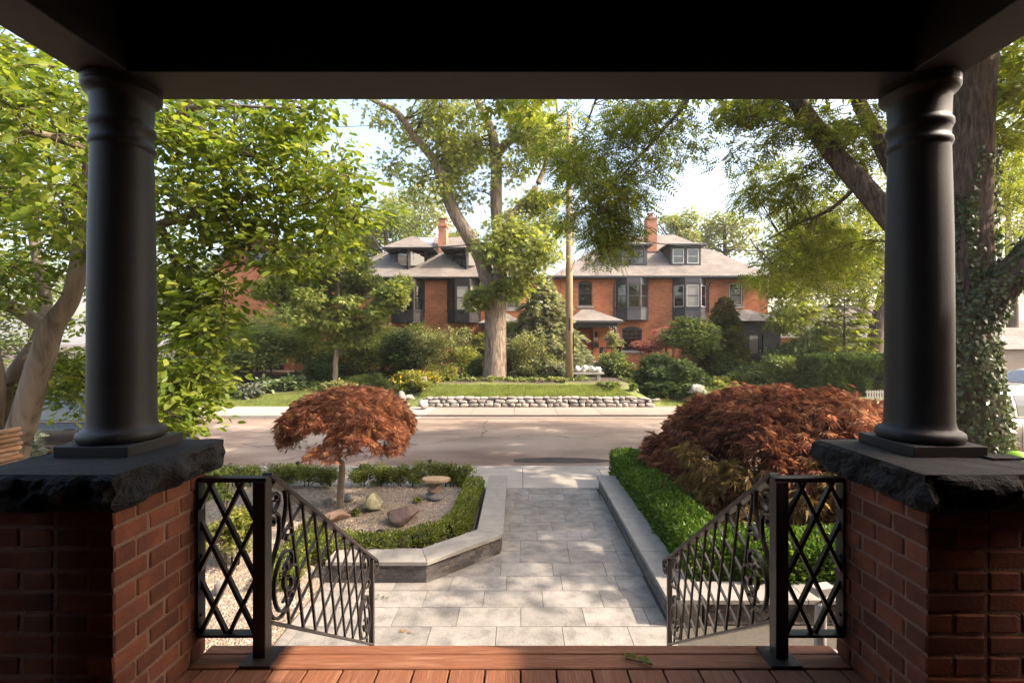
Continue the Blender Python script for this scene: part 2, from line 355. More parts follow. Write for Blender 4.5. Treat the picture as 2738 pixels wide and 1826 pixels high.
def spray(cl, sub, k, sub_r, size, droop=0.3, flat=0.45, shell=0.4, nup=0.7, jit=0.35):
    """cl: (n,4) clusters x,y,z,r -> leaf points, directions, normals, sizes and the clump centres"""
    P = []; D = []; NN = []; S = []; T = []
    for x, y, z, r in cl:
        m = max(1, int(round(sub)))
        d = rdir(m); rr = r*(shell+(1-shell)*rng.random(m))**0.6
        cc = np.array([x, y, z])+d*rr[:,None]*np.array([1, 1, .8])
        T.append((np.array([x, y, z]), cc))
        kk = max(1, int(round(k)))
        a = rng.random((m, kk))*2*np.pi; q = np.sqrt(rng.random((m, kk)))*sub_r*(0.7+0.6*rng.random((m, 1)))
        off = np.stack([np.cos(a)*q, np.sin(a)*q, rng.normal(size=(m, kk))*sub_r*flat*.5-droop*q*q/sub_r*.6], -1)
        p = cc[:,None,:]+off
        dd = np.stack([np.cos(a), np.sin(a), np.full_like(a, -droop)], -1)+rng.normal(size=(m, kk, 3))*jit+d[:,None,:]*.3
        nn = np.zeros_like(dd); nn[..., 2] = nup; nn += rng.normal(size=nn.shape)*.45
        P.append(p.reshape(-1, 3)); D.append(dd.reshape(-1, 3)); NN.append(nn.reshape(-1, 3)); S.append((size*(0.65+0.7*rng.random((m, kk)))).reshape(-1))
    return np.concatenate(P), np.concatenate(D), np.concatenate(NN), np.concatenate(S), T
def in_poly(pts, poly):
    x, y = pts[:,0], pts[:,1]; ins = np.zeros(len(x), bool); j = len(poly)-1
    for i in range(len(poly)):
        xi, yi = poly[i]; xj, yj = poly[j]
        c = ((yi > y) != (yj > y)) & (x < (xj-xi)*(y-yi)/(yj-yi+1e-12)+xi); ins ^= c; j = i
    return ins
def fill(poly, n, Y0, Y1, r0, r1):
    """n clusters whose centres fall inside a photo outline, spread in depth between Y0 and Y1"""
    poly = np.array(poly, float); lo = poly.min(0); hi = poly.max(0); out = []
    while len(out) < n:
        p = lo+rng.random((4*n, 2))*(hi-lo); p = p[in_poly(p, poly)]
        for u, v in p:
            if len(out) >= n: break
            Y = Y0+(Y1-Y0)*rng.random(); c = C(u, v, Y); out.append((c.x, c.y, c.z, r0+(r1-r0)*rng.random()))
    return np.array(out)
def ball(cx, cyy, cz, rx, ry, rz, n, r, shell=0.55):
    d = rdir(n); q = (shell+(1-shell)*rng.random(n))[:,None]
    p = np.array([cx, cyy, cz])+d*q*np.array([rx, ry, rz]); return np.concatenate([p, np.full((n, 1), r)], 1)
def limb_tube(mb, pts, r0, r1, n=10, wob=0.0, seg=5):
    pts = [Vector(p) for p in pts]; out = []
    for i in range(len(pts)-1):           # Catmull-Rom
        p0 = pts[max(i-1, 0)]; p1 = pts[i]; p2 = pts[i+1]; p3 = pts[min(i+2, len(pts)-1)]
        for s in range(seg):
            t = s/seg
            out.append(0.5*((2*p1)+(p2-p0)*t+(2*p0-5*p1+4*p2-p3)*t*t+(3*p1-p0-3*p2+p3)*t**3))
    out.append(pts[-1]); m = len(out)
    if wob:
        for i in range(1, m-1): out[i] = out[i]+Vector((random.uniform(-1, 1), random.uniform(-1, 1), 0))*wob
    if hasattr(r0, '__len__'):
        rr = list(np.interp(np.linspace(0, len(r0)-1, m), range(len(r0)), r0))
    else: rr = [r0+(r1-r0)*i/(m-1) for i in range(m)]
    mb.tube(out, rr, n); return out
def twigs(mb, T, limbs, rb=0.02, rt=0.006, sub=True, reach=99):
    L = np.array([tuple(p) for l in limbs for p in l]) if limbs else None
    for c, cc in T:
        if L is not None:
            d = np.linalg.norm(L-c, axis=1)+0.6*np.maximum(0, L[:,2]-c[2]); i = int(d.argmin())
            if d[i] < reach:
                a = Vector(L[i]); b = Vector(c); mid = (a+b)/2+Vector((random.uniform(-.1, .1), random.uniform(-.1, .1), 0.12))*(b-a).length
                mb.tube([a, mid, b], [rb, rb*.7, rt*1.3], 5, cap=False)
        if sub:
            for q in cc[::2]:
                a = Vector(c); b = Vector(q); mb.tube([a, (a+b)/2+Vector((0, 0, .06))*(b-a).length, b], [rt*1.2, rt, rt*.5], 3, cap=False)
def rot_mat(d, n, s):
    d = d.normalized(); sd = n.cross(d).normalized(); z = d.cross(sd)
    m = Matrix((d*s, sd*s, z*s)).transposed().to_4x4(); return m

# ================================================================== SETTING
def sheet(name, mat, x0, x1, y0, y1, z, nx=1, ny=1, kind='structure', zf=None):
    mb = MB(); xs = np.linspace(x0, x1, nx+1); ys = np.linspace(y0, y1, ny+1)
    vs = [(x, y, (zf(x, y) if zf else z)) for y in ys for x in xs]
    fs = [(j*(nx+1)+i, j*(nx+1)+i+1, (j+1)*(nx+1)+i+1, (j+1)*(nx+1)+i) for j in range(ny) for i in range(nx)]
    mb.add(vs, fs); o = mb.build(name, mat, smooth=True); tag(o, kind=kind); return o
def lines(a, dense, b):
    return sorted(set(list(a)+list(dense)+list(b)))
# one ground sheet out to the horizon
gx = lines([-900, -500, -250, -120, -70, -45], np.arange(-32, 32.01, 0.4), [45, 70, 120, 250, 500, 900])
gy = lines([-900, -300, -100, -40, -15, -5], np.arange(0, 32.01, 0.2), [36, 42, 60, 100, 200, 400, 900])
GX, GY = np.meshgrid(gx, gy); GZ = hgt(GX, GY)
mb = MB(); nx = len(gx)
mb.v = list(zip(GX.ravel().tolist(), GY.ravel().tolist(), GZ.ravel().tolist()))
mb.f = [(j*nx+i, j*nx+i+1, (j+1)*nx+i+1, (j+1)*nx+i) for j in range(len(gy)-1) for i in range(nx-1)]
# lawn / bed colours mixed by a noise-edged map of where the beds really are
m, nt, p, ns, ls = newmat('yard_ground')
tc = N(ns, 'ShaderNodeTexCoord'); sp = N(ns, 'ShaderNodeSeparateXYZ'); ls.new(tc.outputs['Object'], sp.inputs[0])
nz = N(ns, 'ShaderNodeTexNoise'); nz.inputs['Scale'].default_value = 0.8; nz.inputs['Detail'].default_value = 6; ls.new(tc.outputs['Object'], nz.inputs[0])
nf = N(ns, 'ShaderNodeTexNoise'); nf.inputs['Scale'].default_value = 14; nf.inputs['Detail'].default_value = 8; ls.new(tc.outputs['Object'], nf.inputs[0])
g = ramp(ns, [(0.3, (0.085, 0.115, 0.026)), (0.55, (0.13, 0.15, 0.035)), (0.75, (0.19, 0.165, 0.07))]); ls.new(nf.outputs[0], g.inputs[0])
s = ramp(ns, [(0.3, (0.035, 0.024, 0.017)), (0.7, (0.09, 0.06, 0.042))]); ls.new(nf.outputs[0], s.inputs[0])
yy = N(ns, 'ShaderNodeMath', operation='MULTIPLY_ADD'); ls.new(nz.outputs[0], yy.inputs[0]); yy.inputs[1].default_value = 2.4; ls.new(sp.outputs[1], yy.inputs[2])
mr = N(ns, 'ShaderNodeMapRange'); mr.inputs[1].default_value = 21.4; mr.inputs[2].default_value = 22.4; ls.new(yy.outputs[0], mr.inputs[0])
m2 = N(ns, 'ShaderNodeMapRange'); m2.inputs[1].default_value = 9.6; m2.inputs[2].default_value = 9.2; ls.new(sp.outputs[1], m2.inputs[0])
mx = N(ns, 'ShaderNodeMath', operation='MAXIMUM'); ls.new(mr.outputs[0], mx.inputs[0]); ls.new(m2.outputs[0], mx.inputs[1])
ls.new(mix(ns, ls, mx.outputs[0], g.outputs[0], s.outputs[0]), p.inputs['Base Color']); p.inputs['Roughness'].default_value = 1.0
bp = N(ns, 'ShaderNodeBump'); bp.inputs['Strength'].default_value = 0.7; bp.inputs['Distance'].default_value = 0.03; ls.new(nf.outputs[0], bp.inputs['Height']); ls.new(bp.outputs[0], p.inputs['Normal'])
ground = tag(mb.build('ground', m, smooth=True), kind='structure')

# road: asphalt with patches, cracks, stains
m, nt, p, ns, ls = newmat('worn_asphalt')
tc = N(ns, 'ShaderNodeTexCoord')
mp = N(ns, 'ShaderNodeMapping'); mp.inputs['Scale'].default_value = (0.28, 0.8, 1); ls.new(tc.outputs['Object'], mp.inputs[0])
n1 = N(ns, 'ShaderNodeTexNoise'); n1.inputs['Scale'].default_value = 1.0; n1.inputs['Detail'].default_value = 9; n1.inputs['Roughness'].default_value = .62; ls.new(mp.outputs[0], n1.inputs[0])
n2 = N(ns, 'ShaderNodeTexNoise'); n2.inputs['Scale'].default_value = 70; n2.inputs['Detail'].default_value = 4; ls.new(tc.outputs['Object'], n2.inputs[0])
r1 = ramp(ns, [(0.30, (0.14, 0.10, 0.076)), (0.48, (0.232, 0.178, 0.14)), (0.68, (0.31, 0.248, 0.198))]); ls.new(n1.outputs[0], r1.inputs[0])
r2 = ramp(ns, [(0.3, (0.72, 0.7, 0.7)), (0.7, (1.22, 1.2, 1.18))]); ls.new(n2.outputs[0], r2.inputs[0])
c = mix(ns, ls, 1.0, r1.outputs[0], r2.outputs[0], 'MULTIPLY')
# sealed cracks
wv = N(ns, 'ShaderNodeTexVoronoi'); wv.feature = 'DISTANCE_TO_EDGE'; wv.inputs['Scale'].default_value = 0.13
nd = N(ns, 'ShaderNodeTexNoise'); nd.inputs['Scale'].default_value = 1.3; nd.inputs['Detail'].default_value = 6; ls.new(tc.outputs['Object'], nd.inputs[0])
vm = N(ns, 'ShaderNodeVectorMath', operation='MULTIPLY_ADD'); ls.new(nd.outputs['Color'], vm.inputs[0]); vm.inputs[1].default_value = (1.1, 1.1, 0); ls.new(tc.outputs['Object'], vm.inputs[2]); ls.new(vm.outputs[0], wv.inputs['Vector'])
rc = ramp(ns, [(0.0, (1, 1, 1)), (0.0016, (1, 1, 1)), (0.0032, (0, 0, 0))]); ls.new(wv.outputs['Distance'], rc.inputs[0])
c = mix(ns, ls, rc.outputs[0], c, (0.055, 0.045, 0.04))
# dirt washed along the near gutter
sp = N(ns, 'ShaderNodeSeparateXYZ'); ls.new(tc.outputs['Object'], sp.inputs[0])
ya = N(ns, 'ShaderNodeMath', operation='MULTIPLY_ADD'); ls.new(n1.outputs[0], ya.inputs[0]); ya.inputs[1].default_value = 3.0; ls.new(sp.outputs[1], ya.inputs[2])
gd = N(ns, 'ShaderNodeMapRange'); gd.inputs[1].default_value = 12.6; gd.inputs[2].default_value = 11.3; gd.inputs[4].default_value = 0.55; ls.new(ya.outputs[0], gd.inputs[0])
c = mix(ns, ls, gd.outputs[0], c, (0.13, 0.075, 0.055))
ls.new(c, p.inputs['Base Color']); p.inputs['Roughness'].default_value = 0.9; p.inputs['Specular IOR Level'].default_value = 0.25
bp = N(ns, 'ShaderNodeBump'); bp.inputs['Strength'].default_value = 0.35; bp.inputs['Distance'].default_value = 0.01; ls.new(n2.outputs[0], bp.inputs['Height']); ls.new(bp.outputs[0], p.inputs['Normal'])
def road_z(x, y): return -0.12+0.05*math.sin(math.pi*(y-9.42)/6.45)
road = sheet('road', m, -120, 120, 9.42, 15.87, 0, 40, 10, zf=road_z)

M_strip = simple('dark_strip', (.028, .022, .018), (.06, .045, .036), rough=.9, scale=3, bump=.4, bscale=60)  # dark tone of an irregular strip lying just above the road
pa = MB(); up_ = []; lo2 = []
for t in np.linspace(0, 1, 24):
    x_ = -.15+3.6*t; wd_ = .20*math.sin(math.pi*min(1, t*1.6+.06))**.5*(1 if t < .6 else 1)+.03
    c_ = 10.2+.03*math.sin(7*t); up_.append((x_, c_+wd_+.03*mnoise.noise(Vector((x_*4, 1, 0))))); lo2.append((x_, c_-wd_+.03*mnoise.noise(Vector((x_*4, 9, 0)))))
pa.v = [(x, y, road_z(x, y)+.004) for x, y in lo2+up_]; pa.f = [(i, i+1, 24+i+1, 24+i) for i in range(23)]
tag(pa.build('road_strip', M_strip), kind='structure')
# near sidewalk slabs (concrete, joints between) with kerb
walk = sheet('near_sidewalk', M_joint, -60, 60, 7.9, 9.3, -0.012)
def pv(name, parent, x0, x1, y0, y1, z1, mat, th=0.06, gap=0.004):
    o = MB().box(x0+gap, x1-gap, y0+gap, y1-gap, z1-th, z1).build(name, mat, parent); return o
k0 = G(1398, 1290, 0).x
for i in range(-7, 6):
    pv('slab', walk, k0+i*1.52, k0+(i+1)*1.52, 7.945, 9.2, 0.0+0.004*random.random(), M_concrete, 0.05, 0.006)
kerb = MB(); xs = np.linspace(-60, 60, 81)
kerb.box(-60, 60, 9.205, 9.44, -0.3, -0.004)
tag(smooth_bevel(kerb.build('near_kerb', M_kerb), 0.02), kind='structure')
# far sidewalk and kerb; the kerb drops to a ramp to the right of the rock edge
fw = sheet('far_sidewalk', M_joint, -60, 60, 15.95, 18.15, -0.03)
M_apron = simple('worn_apron_concrete', (.265, .215, .178), (.20, .162, .135), rough=.9, scale=.8, bump=.2, bscale=70, detail=12)
fx = G(1150, 1100, 0).x
for i in range(-10, 12):
    x0 = fx+i*1.55; pv('slab', fw, x0, x0+1.55, 16.02, 18.02, -0.002+0.006*random.random(), M_concrete if x0 < -3.5 else M_apron, 0.05, 0.007)
def kz(x): return -0.004-0.095*float(ss(-5.0, -3.4, x))
for kx0, kx1, kn, km in ((-60, -3.5, 'far_kerb', M_kerb), (-3.5, 60, 'dropped_kerb', M_apron)):
    fk = MB(); xs = np.linspace(kx0, kx1, 81); vs = []
    for x in xs: vs += [(x, 15.85, -0.3), (x, 15.86, kz(x)), (x, 16.016, kz(x)*0.25-0.004), (x, 16.016, -0.3)]
    fk.add(vs, [(4*i+a_, 4*i+4+a_, 4*i+4+b_, 4*i+b_) for i in range(80) for a_, b_ in ((1, 0), (2, 1), (3, 2))])
    tag(fk.build(kn, km), kind='structure')

# path of granite pavers: rows counted from the sidewalk towards the porch
path = sheet('path', M_joint, -2.1, 3.6, 2.2, 7.93, -0.010)
ROW = 0.2955; PW = 0.585; rows = 19
xoff = [1.49, 1.55, 1.49, 1.57, 1.50, 1.43, 1.53]
for r_ in range(rows):
    y1 = 7.925-r_*ROW; y0 = y1-ROW
    ph = ((r_*0.37) % 1.0)*PW
    if y0 > 5.47: xa, xb = -0.24, 1.35
    elif y0 > 4.8: xa, xb = -1.2, 1.35
    elif y1 > 4.05: xa, xb = -2.08, 1.33
    else: xa, xb = -2.08, 3.5
    x = xa-ph if r_ else xa-0.2
    while x < xb:
        l, h_ = max(x, xa), min(x+PW, xb)
        if h_-l > 0.05:
            o = pv('paver', path, l, h_, y0, y1, 0.002*random.random(), M_paver, 0.05, 0.0028)
        x += PW
# gravel bed left of the path, its own pebbles as one mass
m, nt, p, ns, ls = newmat('pea_gravel')
tc = N(ns, 'ShaderNodeTexCoord'); vo = N(ns, 'ShaderNodeTexVoronoi'); vo.inputs['Scale'].default_value = 62; ls.new(tc.outputs['Object'], vo.inputs['Vector'])
rp = ramp(ns, [(0.0, (0.19, 0.14, 0.105)), (0.35, (0.31, 0.24, 0.18)), (0.7, (0.42, 0.345, 0.265)), (1.0, (0.24, 0.155, 0.10))]); sx = N(ns, 'ShaderNodeSeparateColor'); ls.new(vo.outputs['Color'], sx.inputs[0]); ls.new(sx.outputs[0], rp.inputs[0])
ls.new(rp.outputs[0], p.inputs['Base Color']); p.inputs['Roughness'].default_value = .85
bp = N(ns, 'ShaderNodeBump'); bp.invert = True; bp.inputs['Strength'].default_value = 1.0; bp.inputs['Distance'].default_value = 0.02; ls.new(vo.outputs['Distance'], bp.inputs['Height']); ls.new(bp.outputs[0], p.inputs['Normal'])
M_gravel = m
gpoly = [(-0.62, 7.86), (-5.6, 7.86), (-5.6, 2.2), (-2.1, 2.2), (-2.1, 4.9), (-1.15, 5.0), (-0.62, 5.55)]
gb = tag(MB().prism(gpoly[::-1] if False else gpoly, -0.02, 0.055).build('gravel_bed', M_gravel), kind='structure')
M_peb = leafmat('loose_pebble', (0.18, 0.13, 0.095), (0.34, 0.265, 0.20), (0.48, 0.405, 0.32), 0.0, rough=0.8)
n = 15000; pp = np.stack([-5.5+rng.random(n)*4.9, 2.25+rng.random(n)*5.6], -1); pp = pp[in_poly(pp, gpoly)]
Pp = np.concatenate([pp, np.full((len(pp), 1), 0.055)], 1)
T_PEB = ([(-.5,-.35,0),(.5,-.3,0),(.45,.4,0),(-.45,.35,0),(0,0,.55)], [(0,1,4),(1,2,4),(2,3,4),(3,0,4)])
pd = rdir(len(Pp)); pd[:,2] *= .1; up = np.tile([0, 0, 1.0], (len(Pp), 1))
tag(link('pebbles', leaf_data('pebbles', Pp, pd, up, 0.015+0.016*rng.random(len(Pp)), T_PEB, M_peb)), kind='stuff')
# planting soil right of the path
tag(MB().prism([(1.62, 4.35), (8.6, 4.35), (8.6, 7.85), (1.62, 7.85)], -0.02, 0.10).build('planting_bed', M_soil), kind='structure')

# ================================================================== PORCH
DZ = 1.15
porch = thing('porch', 'black painted front porch with brick piers, round columns and a red wood deck', 'porch', (0, 1.0, 0))
# deck boards
bw = 0.152
i = 0; x = -1.90
for i in range(26):
    x0 = -1.976+i*bw
    o = MB().box(x0+0.004, x0+bw-0.004, -1.15, 1.950, DZ-0.035, DZ-0.002*random.random()).build('deck_board', M_deck, porch); smooth_bevel(o, 0.003, 1)
for y0, y1 in ((1.956, 2.042), (2.046, 2.105)):
    smooth_bevel(MB().box(-1.43, 1.43, y0, y1, DZ-0.04, DZ+0.001).build('nosing_board', M_deckx, porch), 0.004, 1)
MB().box(-1.95, 1.95, -1.2, 1.95, DZ-0.25, DZ-0.045).build('deck_frame', M_paint, porch)
MB().box(-1.42, 1.42, 2.0, 2.07, 0.0, DZ-0.045).build('riser_skirt', M_deckx, porch)
for k in range(1, 6):
    y0 = 2.10+0.28*(k-1); z = DZ-0.2*k
    MB().box(-1.08, 1.08, y0-0.02, y0+0.27, z-0.04, z).build('step_tread', M_deckx, porch)
    MB().box(-1.06, 1.06, y0, y0+0.03, z-0.2+0.002, z-0.041).build('step_riser', M_deckx, porch)
# piers
def pier(sx):
    xi, xo, y0, y1 = 1.43, 1.865, 1.60, 2.075
    core = MB().box(*sorted((sx*(xi+.009), sx*(xo-.009))), y0+.009, y1-.009, 0.0, 1.985).build('pier', M_mortar, porch)
    BL, BH, T, CH = 0.0, 0.066, 0.10, 0.0752
    meshes = {}
    def brick(a0, a1, b0, b1, z):
        jx = random.uniform(-.0012, .002)
        cx_, cy_ = (a0+a1)/2, (b0+b1)/2; L, W = a1-a0-.009, b1-b0-.009
        key = (round(L, 3), round(W, 3), random.randint(0, 2))
        if key not in meshes:
            mb_ = MB(); seg = 3
            o_ = MB().box(-L/2, L/2, -W/2, W/2, -BH/2, BH/2); 
            # chamfer corners unevenly
            vs = []
            for q in o_.v: vs.append(tuple(c_+random.uniform(-.0025, .0025) for c_ in q))
            o_.v = vs; meshes[key] = o_.mesh('brick', M_pbrick)
        o = link('brick', meshes[key], core, Matrix.Translation((sx*(cx_)+sx*(-jx), cy_+jx*.5, z+BH/2)) @ Matrix.Rotation(random.uniform(-.006, .006), 4, 'Y'))
        smooth_bevel(o, 0.006, 1)
    zc = 0.0; nco = 26
    for c_ in range(nco):
        z = 0.02+c_*CH
        if z+BH > 1.985: break
        if z < 0.85 and sx: 
            pass
        if c_ % 2 == 0:
            cut = [y0, y0+0.158, y0+0.317, y1]; cutf = [xi+T, (xi+xo)/2, xo-T]
            for f0, f1 in ((xi, xi+T), (xo-T, xo)):
                for q in range(3): brick(f0, f1, cut[q], cut[q+1], z)
            for e0, e1 in ((y0, y0+T), (y1-T, y1)):
                for q in range(2): brick(cutf[q], cutf[q+1], e0, e1, z)
        else:
            cut = [xi, (xi+xo)/2, xo]
            for e0, e1 in ((y0, y0+T), (y1-T, y1)):
                for q in range(2): brick(cut[q], cut[q+1], e0, e1, z)
            cy2 = [y0+T, y0+0.2375, y1-T]
            for f0, f1 in ((xi, xi+T), (xo-T, xo)):
                for q in range(2): brick(f0, f1, cy2[q], cy2[q+1], z)
    # rock faced cap: fine grid so the broken face has real relief
    X0, X1, Y0, Y1, Z0, Z1 = 1.375, 1.905, 1.545, 2.115, 1.972, 2.10
    mb_ = MB(); nzs = 9; per = []
    def ring(t): 
        Lx, Ly = X1-X0, Y1-Y0; P = 2*(Lx+Ly); q = t*P
        if q < Lx: return X0+q, Y0, 0, -1
        q -= Lx
        if q < Ly: return X1, Y0+q, 1, 0
        q -= Ly
        if q < Lx: return X1-q, Y1, 0, 1
        q -= Lx; return X0, Y1-q, -1, 0
    nn = 160
    for k in range(nzs+1):
        f = k/nzs
        for j in range(nn):
            x_, y_, nxx, nyy = ring(j/nn); z_ = Z0+(Z1-Z0)*f
            env = math.sin(math.pi*min(1, f*0.93+0.07))**.45 if f < 1 else 0
            d = (0.020+0.042*mnoise.fractal(Vector((x_*9+sx*5, y_*9, z_*11)), 1.0, 2.1, 4))*env
            if f < .3: d -= 0.05*(0.3-f)
            mb_.v.append((sx*(x_+nxx*d), y_+nyy*d, z_+0.004*mnoise.noise(Vector((x_*20, y_*20, z_*20)))))
    for k in range(nzs):
        for j in range(nn):
            q = (k*nn+j, k*nn+(j+1)%nn, (k+1)*nn+(j+1)%nn, (k+1)*nn+j); mb_.f.append(q if sx > 0 else q[::-1])
    t_ = tuple(range(nzs*nn, (nzs+1)*nn)); b_ = tuple(range(nn))[::-1]
    mb_.f += [t_, b_] if sx > 0 else [t_[::-1], b_[::-1]]
    mb_.build('cap_stone', M_cap, core)
    # column
    cx_, cy_ = sx*1.68, 1.922
    prof = [(.137, 2.143), (.146, 2.152), (.149, 2.166), (.146, 2.180), (.137, 2.188), (.126, 2.192), (.120, 2.203), (.1155, 2.225), (.1145, 2.4), (.1135, 2.7), (.111, 3.0), (.106, 3.25), (.1035, 3.352),
            (.104, 3.356), (.109, 3.362), (.112, 3.372), (.110, 3.384), (.104, 3.392), (.1035, 3.402), (.104, 3.424), (.1085, 3.432), (.1135, 3.444), (.1125, 3.458), (.106, 3.468), (.1045, 3.475), (.106, 3.53), (.1075, 3.555), (.111, 3.567), (.126, 3.578), (.134, 3.592), (.134, 3.604)]
    colm = MB().lathe(prof, cx_, cy_, 56).build('column', M_paint, porch, smooth=True)
    colm.data.polygons.foreach_set('use_smooth', [True]*len(colm.data.polygons))
    smooth_bevel(MB().box(cx_-.146, cx_+.146, cy_-.146, cy_+.146, 2.098, 2.143).build('plinth', M_paint, colm), .004)
    MB().lathe([(.134, 3.604), (.134, 3.632)], cx_, cy_, 40).build('abacus', M_paint, colm)
    return core
pr = pier(1); pl = pier(-1)
MB().box(1.80, 1.93, 1.735, 1.80, 2.1005, 2.108).build('slate_shim', M_cap, pr)
BZ = 3.63
smooth_bevel(MB().box(-1.782, 1.782, 1.82, 2.03, BZ, BZ+.34).build('front_beam', M_paint, porch), .004)
for sx in (-1, 1):
    smooth_bevel(MB().box(*sorted((sx*1.57, sx*1.78)), -1.3, 1.819, BZ+.0005, BZ+.34).build('side_beam', M_paint, porch), .004)
for i in range(40):
    x0 = -1.6+i*0.08
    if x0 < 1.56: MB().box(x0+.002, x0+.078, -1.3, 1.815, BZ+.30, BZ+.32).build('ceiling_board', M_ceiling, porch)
rf = MB(); rf.add([(-2.05,-1.3,BZ+.345),(2.05,-1.3,BZ+.345),(2.05,2.26,BZ+.345),(-2.05,2.26,BZ+.345),(-2.05,-1.3,BZ+1.25),(2.05,-1.3,BZ+1.25),(2.05,2.26,BZ+.47),(-2.05,2.26,BZ+.47)],
       [(0,3,2,1),(4,5,6,7),(0,1,5,4),(2,3,7,6),(1,2,6,5),(0,4,7,3)])
rf.build('porch_roof', M_shingle, porch)
for sx in (-1, 1):       # unseen boards added at both sides to keep daylight off the pier faces
    for k in range(19):
        MB().box(*sorted((sx*1.86, sx*1.90)), -1.3+k*.143+.001, -1.3+k*.143+.142, DZ-.02, BZ+.34).build('shade_board', M_ceiling, porch)
# the house the porch belongs to, behind the camera
home = thing('brick_house', 'dark brick house wall that the porch is built against', 'house', (0, -1.3, 0))
MB().box(-4.6, 4.4, -10, -1.31, -0.02, 8.4).build('wall', M_brick, home)
hr = MB(); hr.add([(-5,-10.4,8.4),(4.8,-10.4,8.4),(4.8,-0.9,8.4),(-5,-0.9,8.4),(-1.4,-5.6,11.6),(1.2,-5.6,11.6)], [(0,3,2,1),(3,4,5,2)[::-1],(2,5,1)[::-1],(1,5,4,0)[::-1],(0,4,3)[::-1]])
hr.build('roof', M_shingle, home)
MB().box(-1.9, 1.9, -1.31, -.75, DZ-.2, BZ+.3).build('bounce_block', M_ceiling, home)  # unseen front wall, made dark and pulled forward to cut bounce light
MB().box(-0.5, 0.5, -.80, -.72, DZ+.002, DZ+2.05).build('door', M_black, home)
# neighbour's house off to the right whose bulk keeps the low sun off most of the porch
nb = thing('neighbour_house', 'tall brick house next door to the right of the porch', 'house', (11, -3, 0))
MB().box(7.6, 15, -11, 1.15, -0.02, 7.6).build('wall', M_brick, nb)
q = MB(); q.add([(7.3,-11.3,7.6),(15.3,-11.3,7.6),(15.3,1.45,7.6),(7.3,1.45,7.6),(11.3,-7.5,9.6),(11.3,-2.5,9.6)], [(0,3,2,1),(2,3,5),(1,2,5,4),(0,1,4),(3,0,4,5)]); q.build('roof', M_shingle, nb)
for (yy_, zz_) in ((-1.5, 2.0), (-1.5, 5.0), (-5, 2.0), (-5, 5.0)):
    MB().box(7.55, 7.62, yy_-.5, yy_+.5, zz_, zz_+1.5).build('window', M_glass, nb)

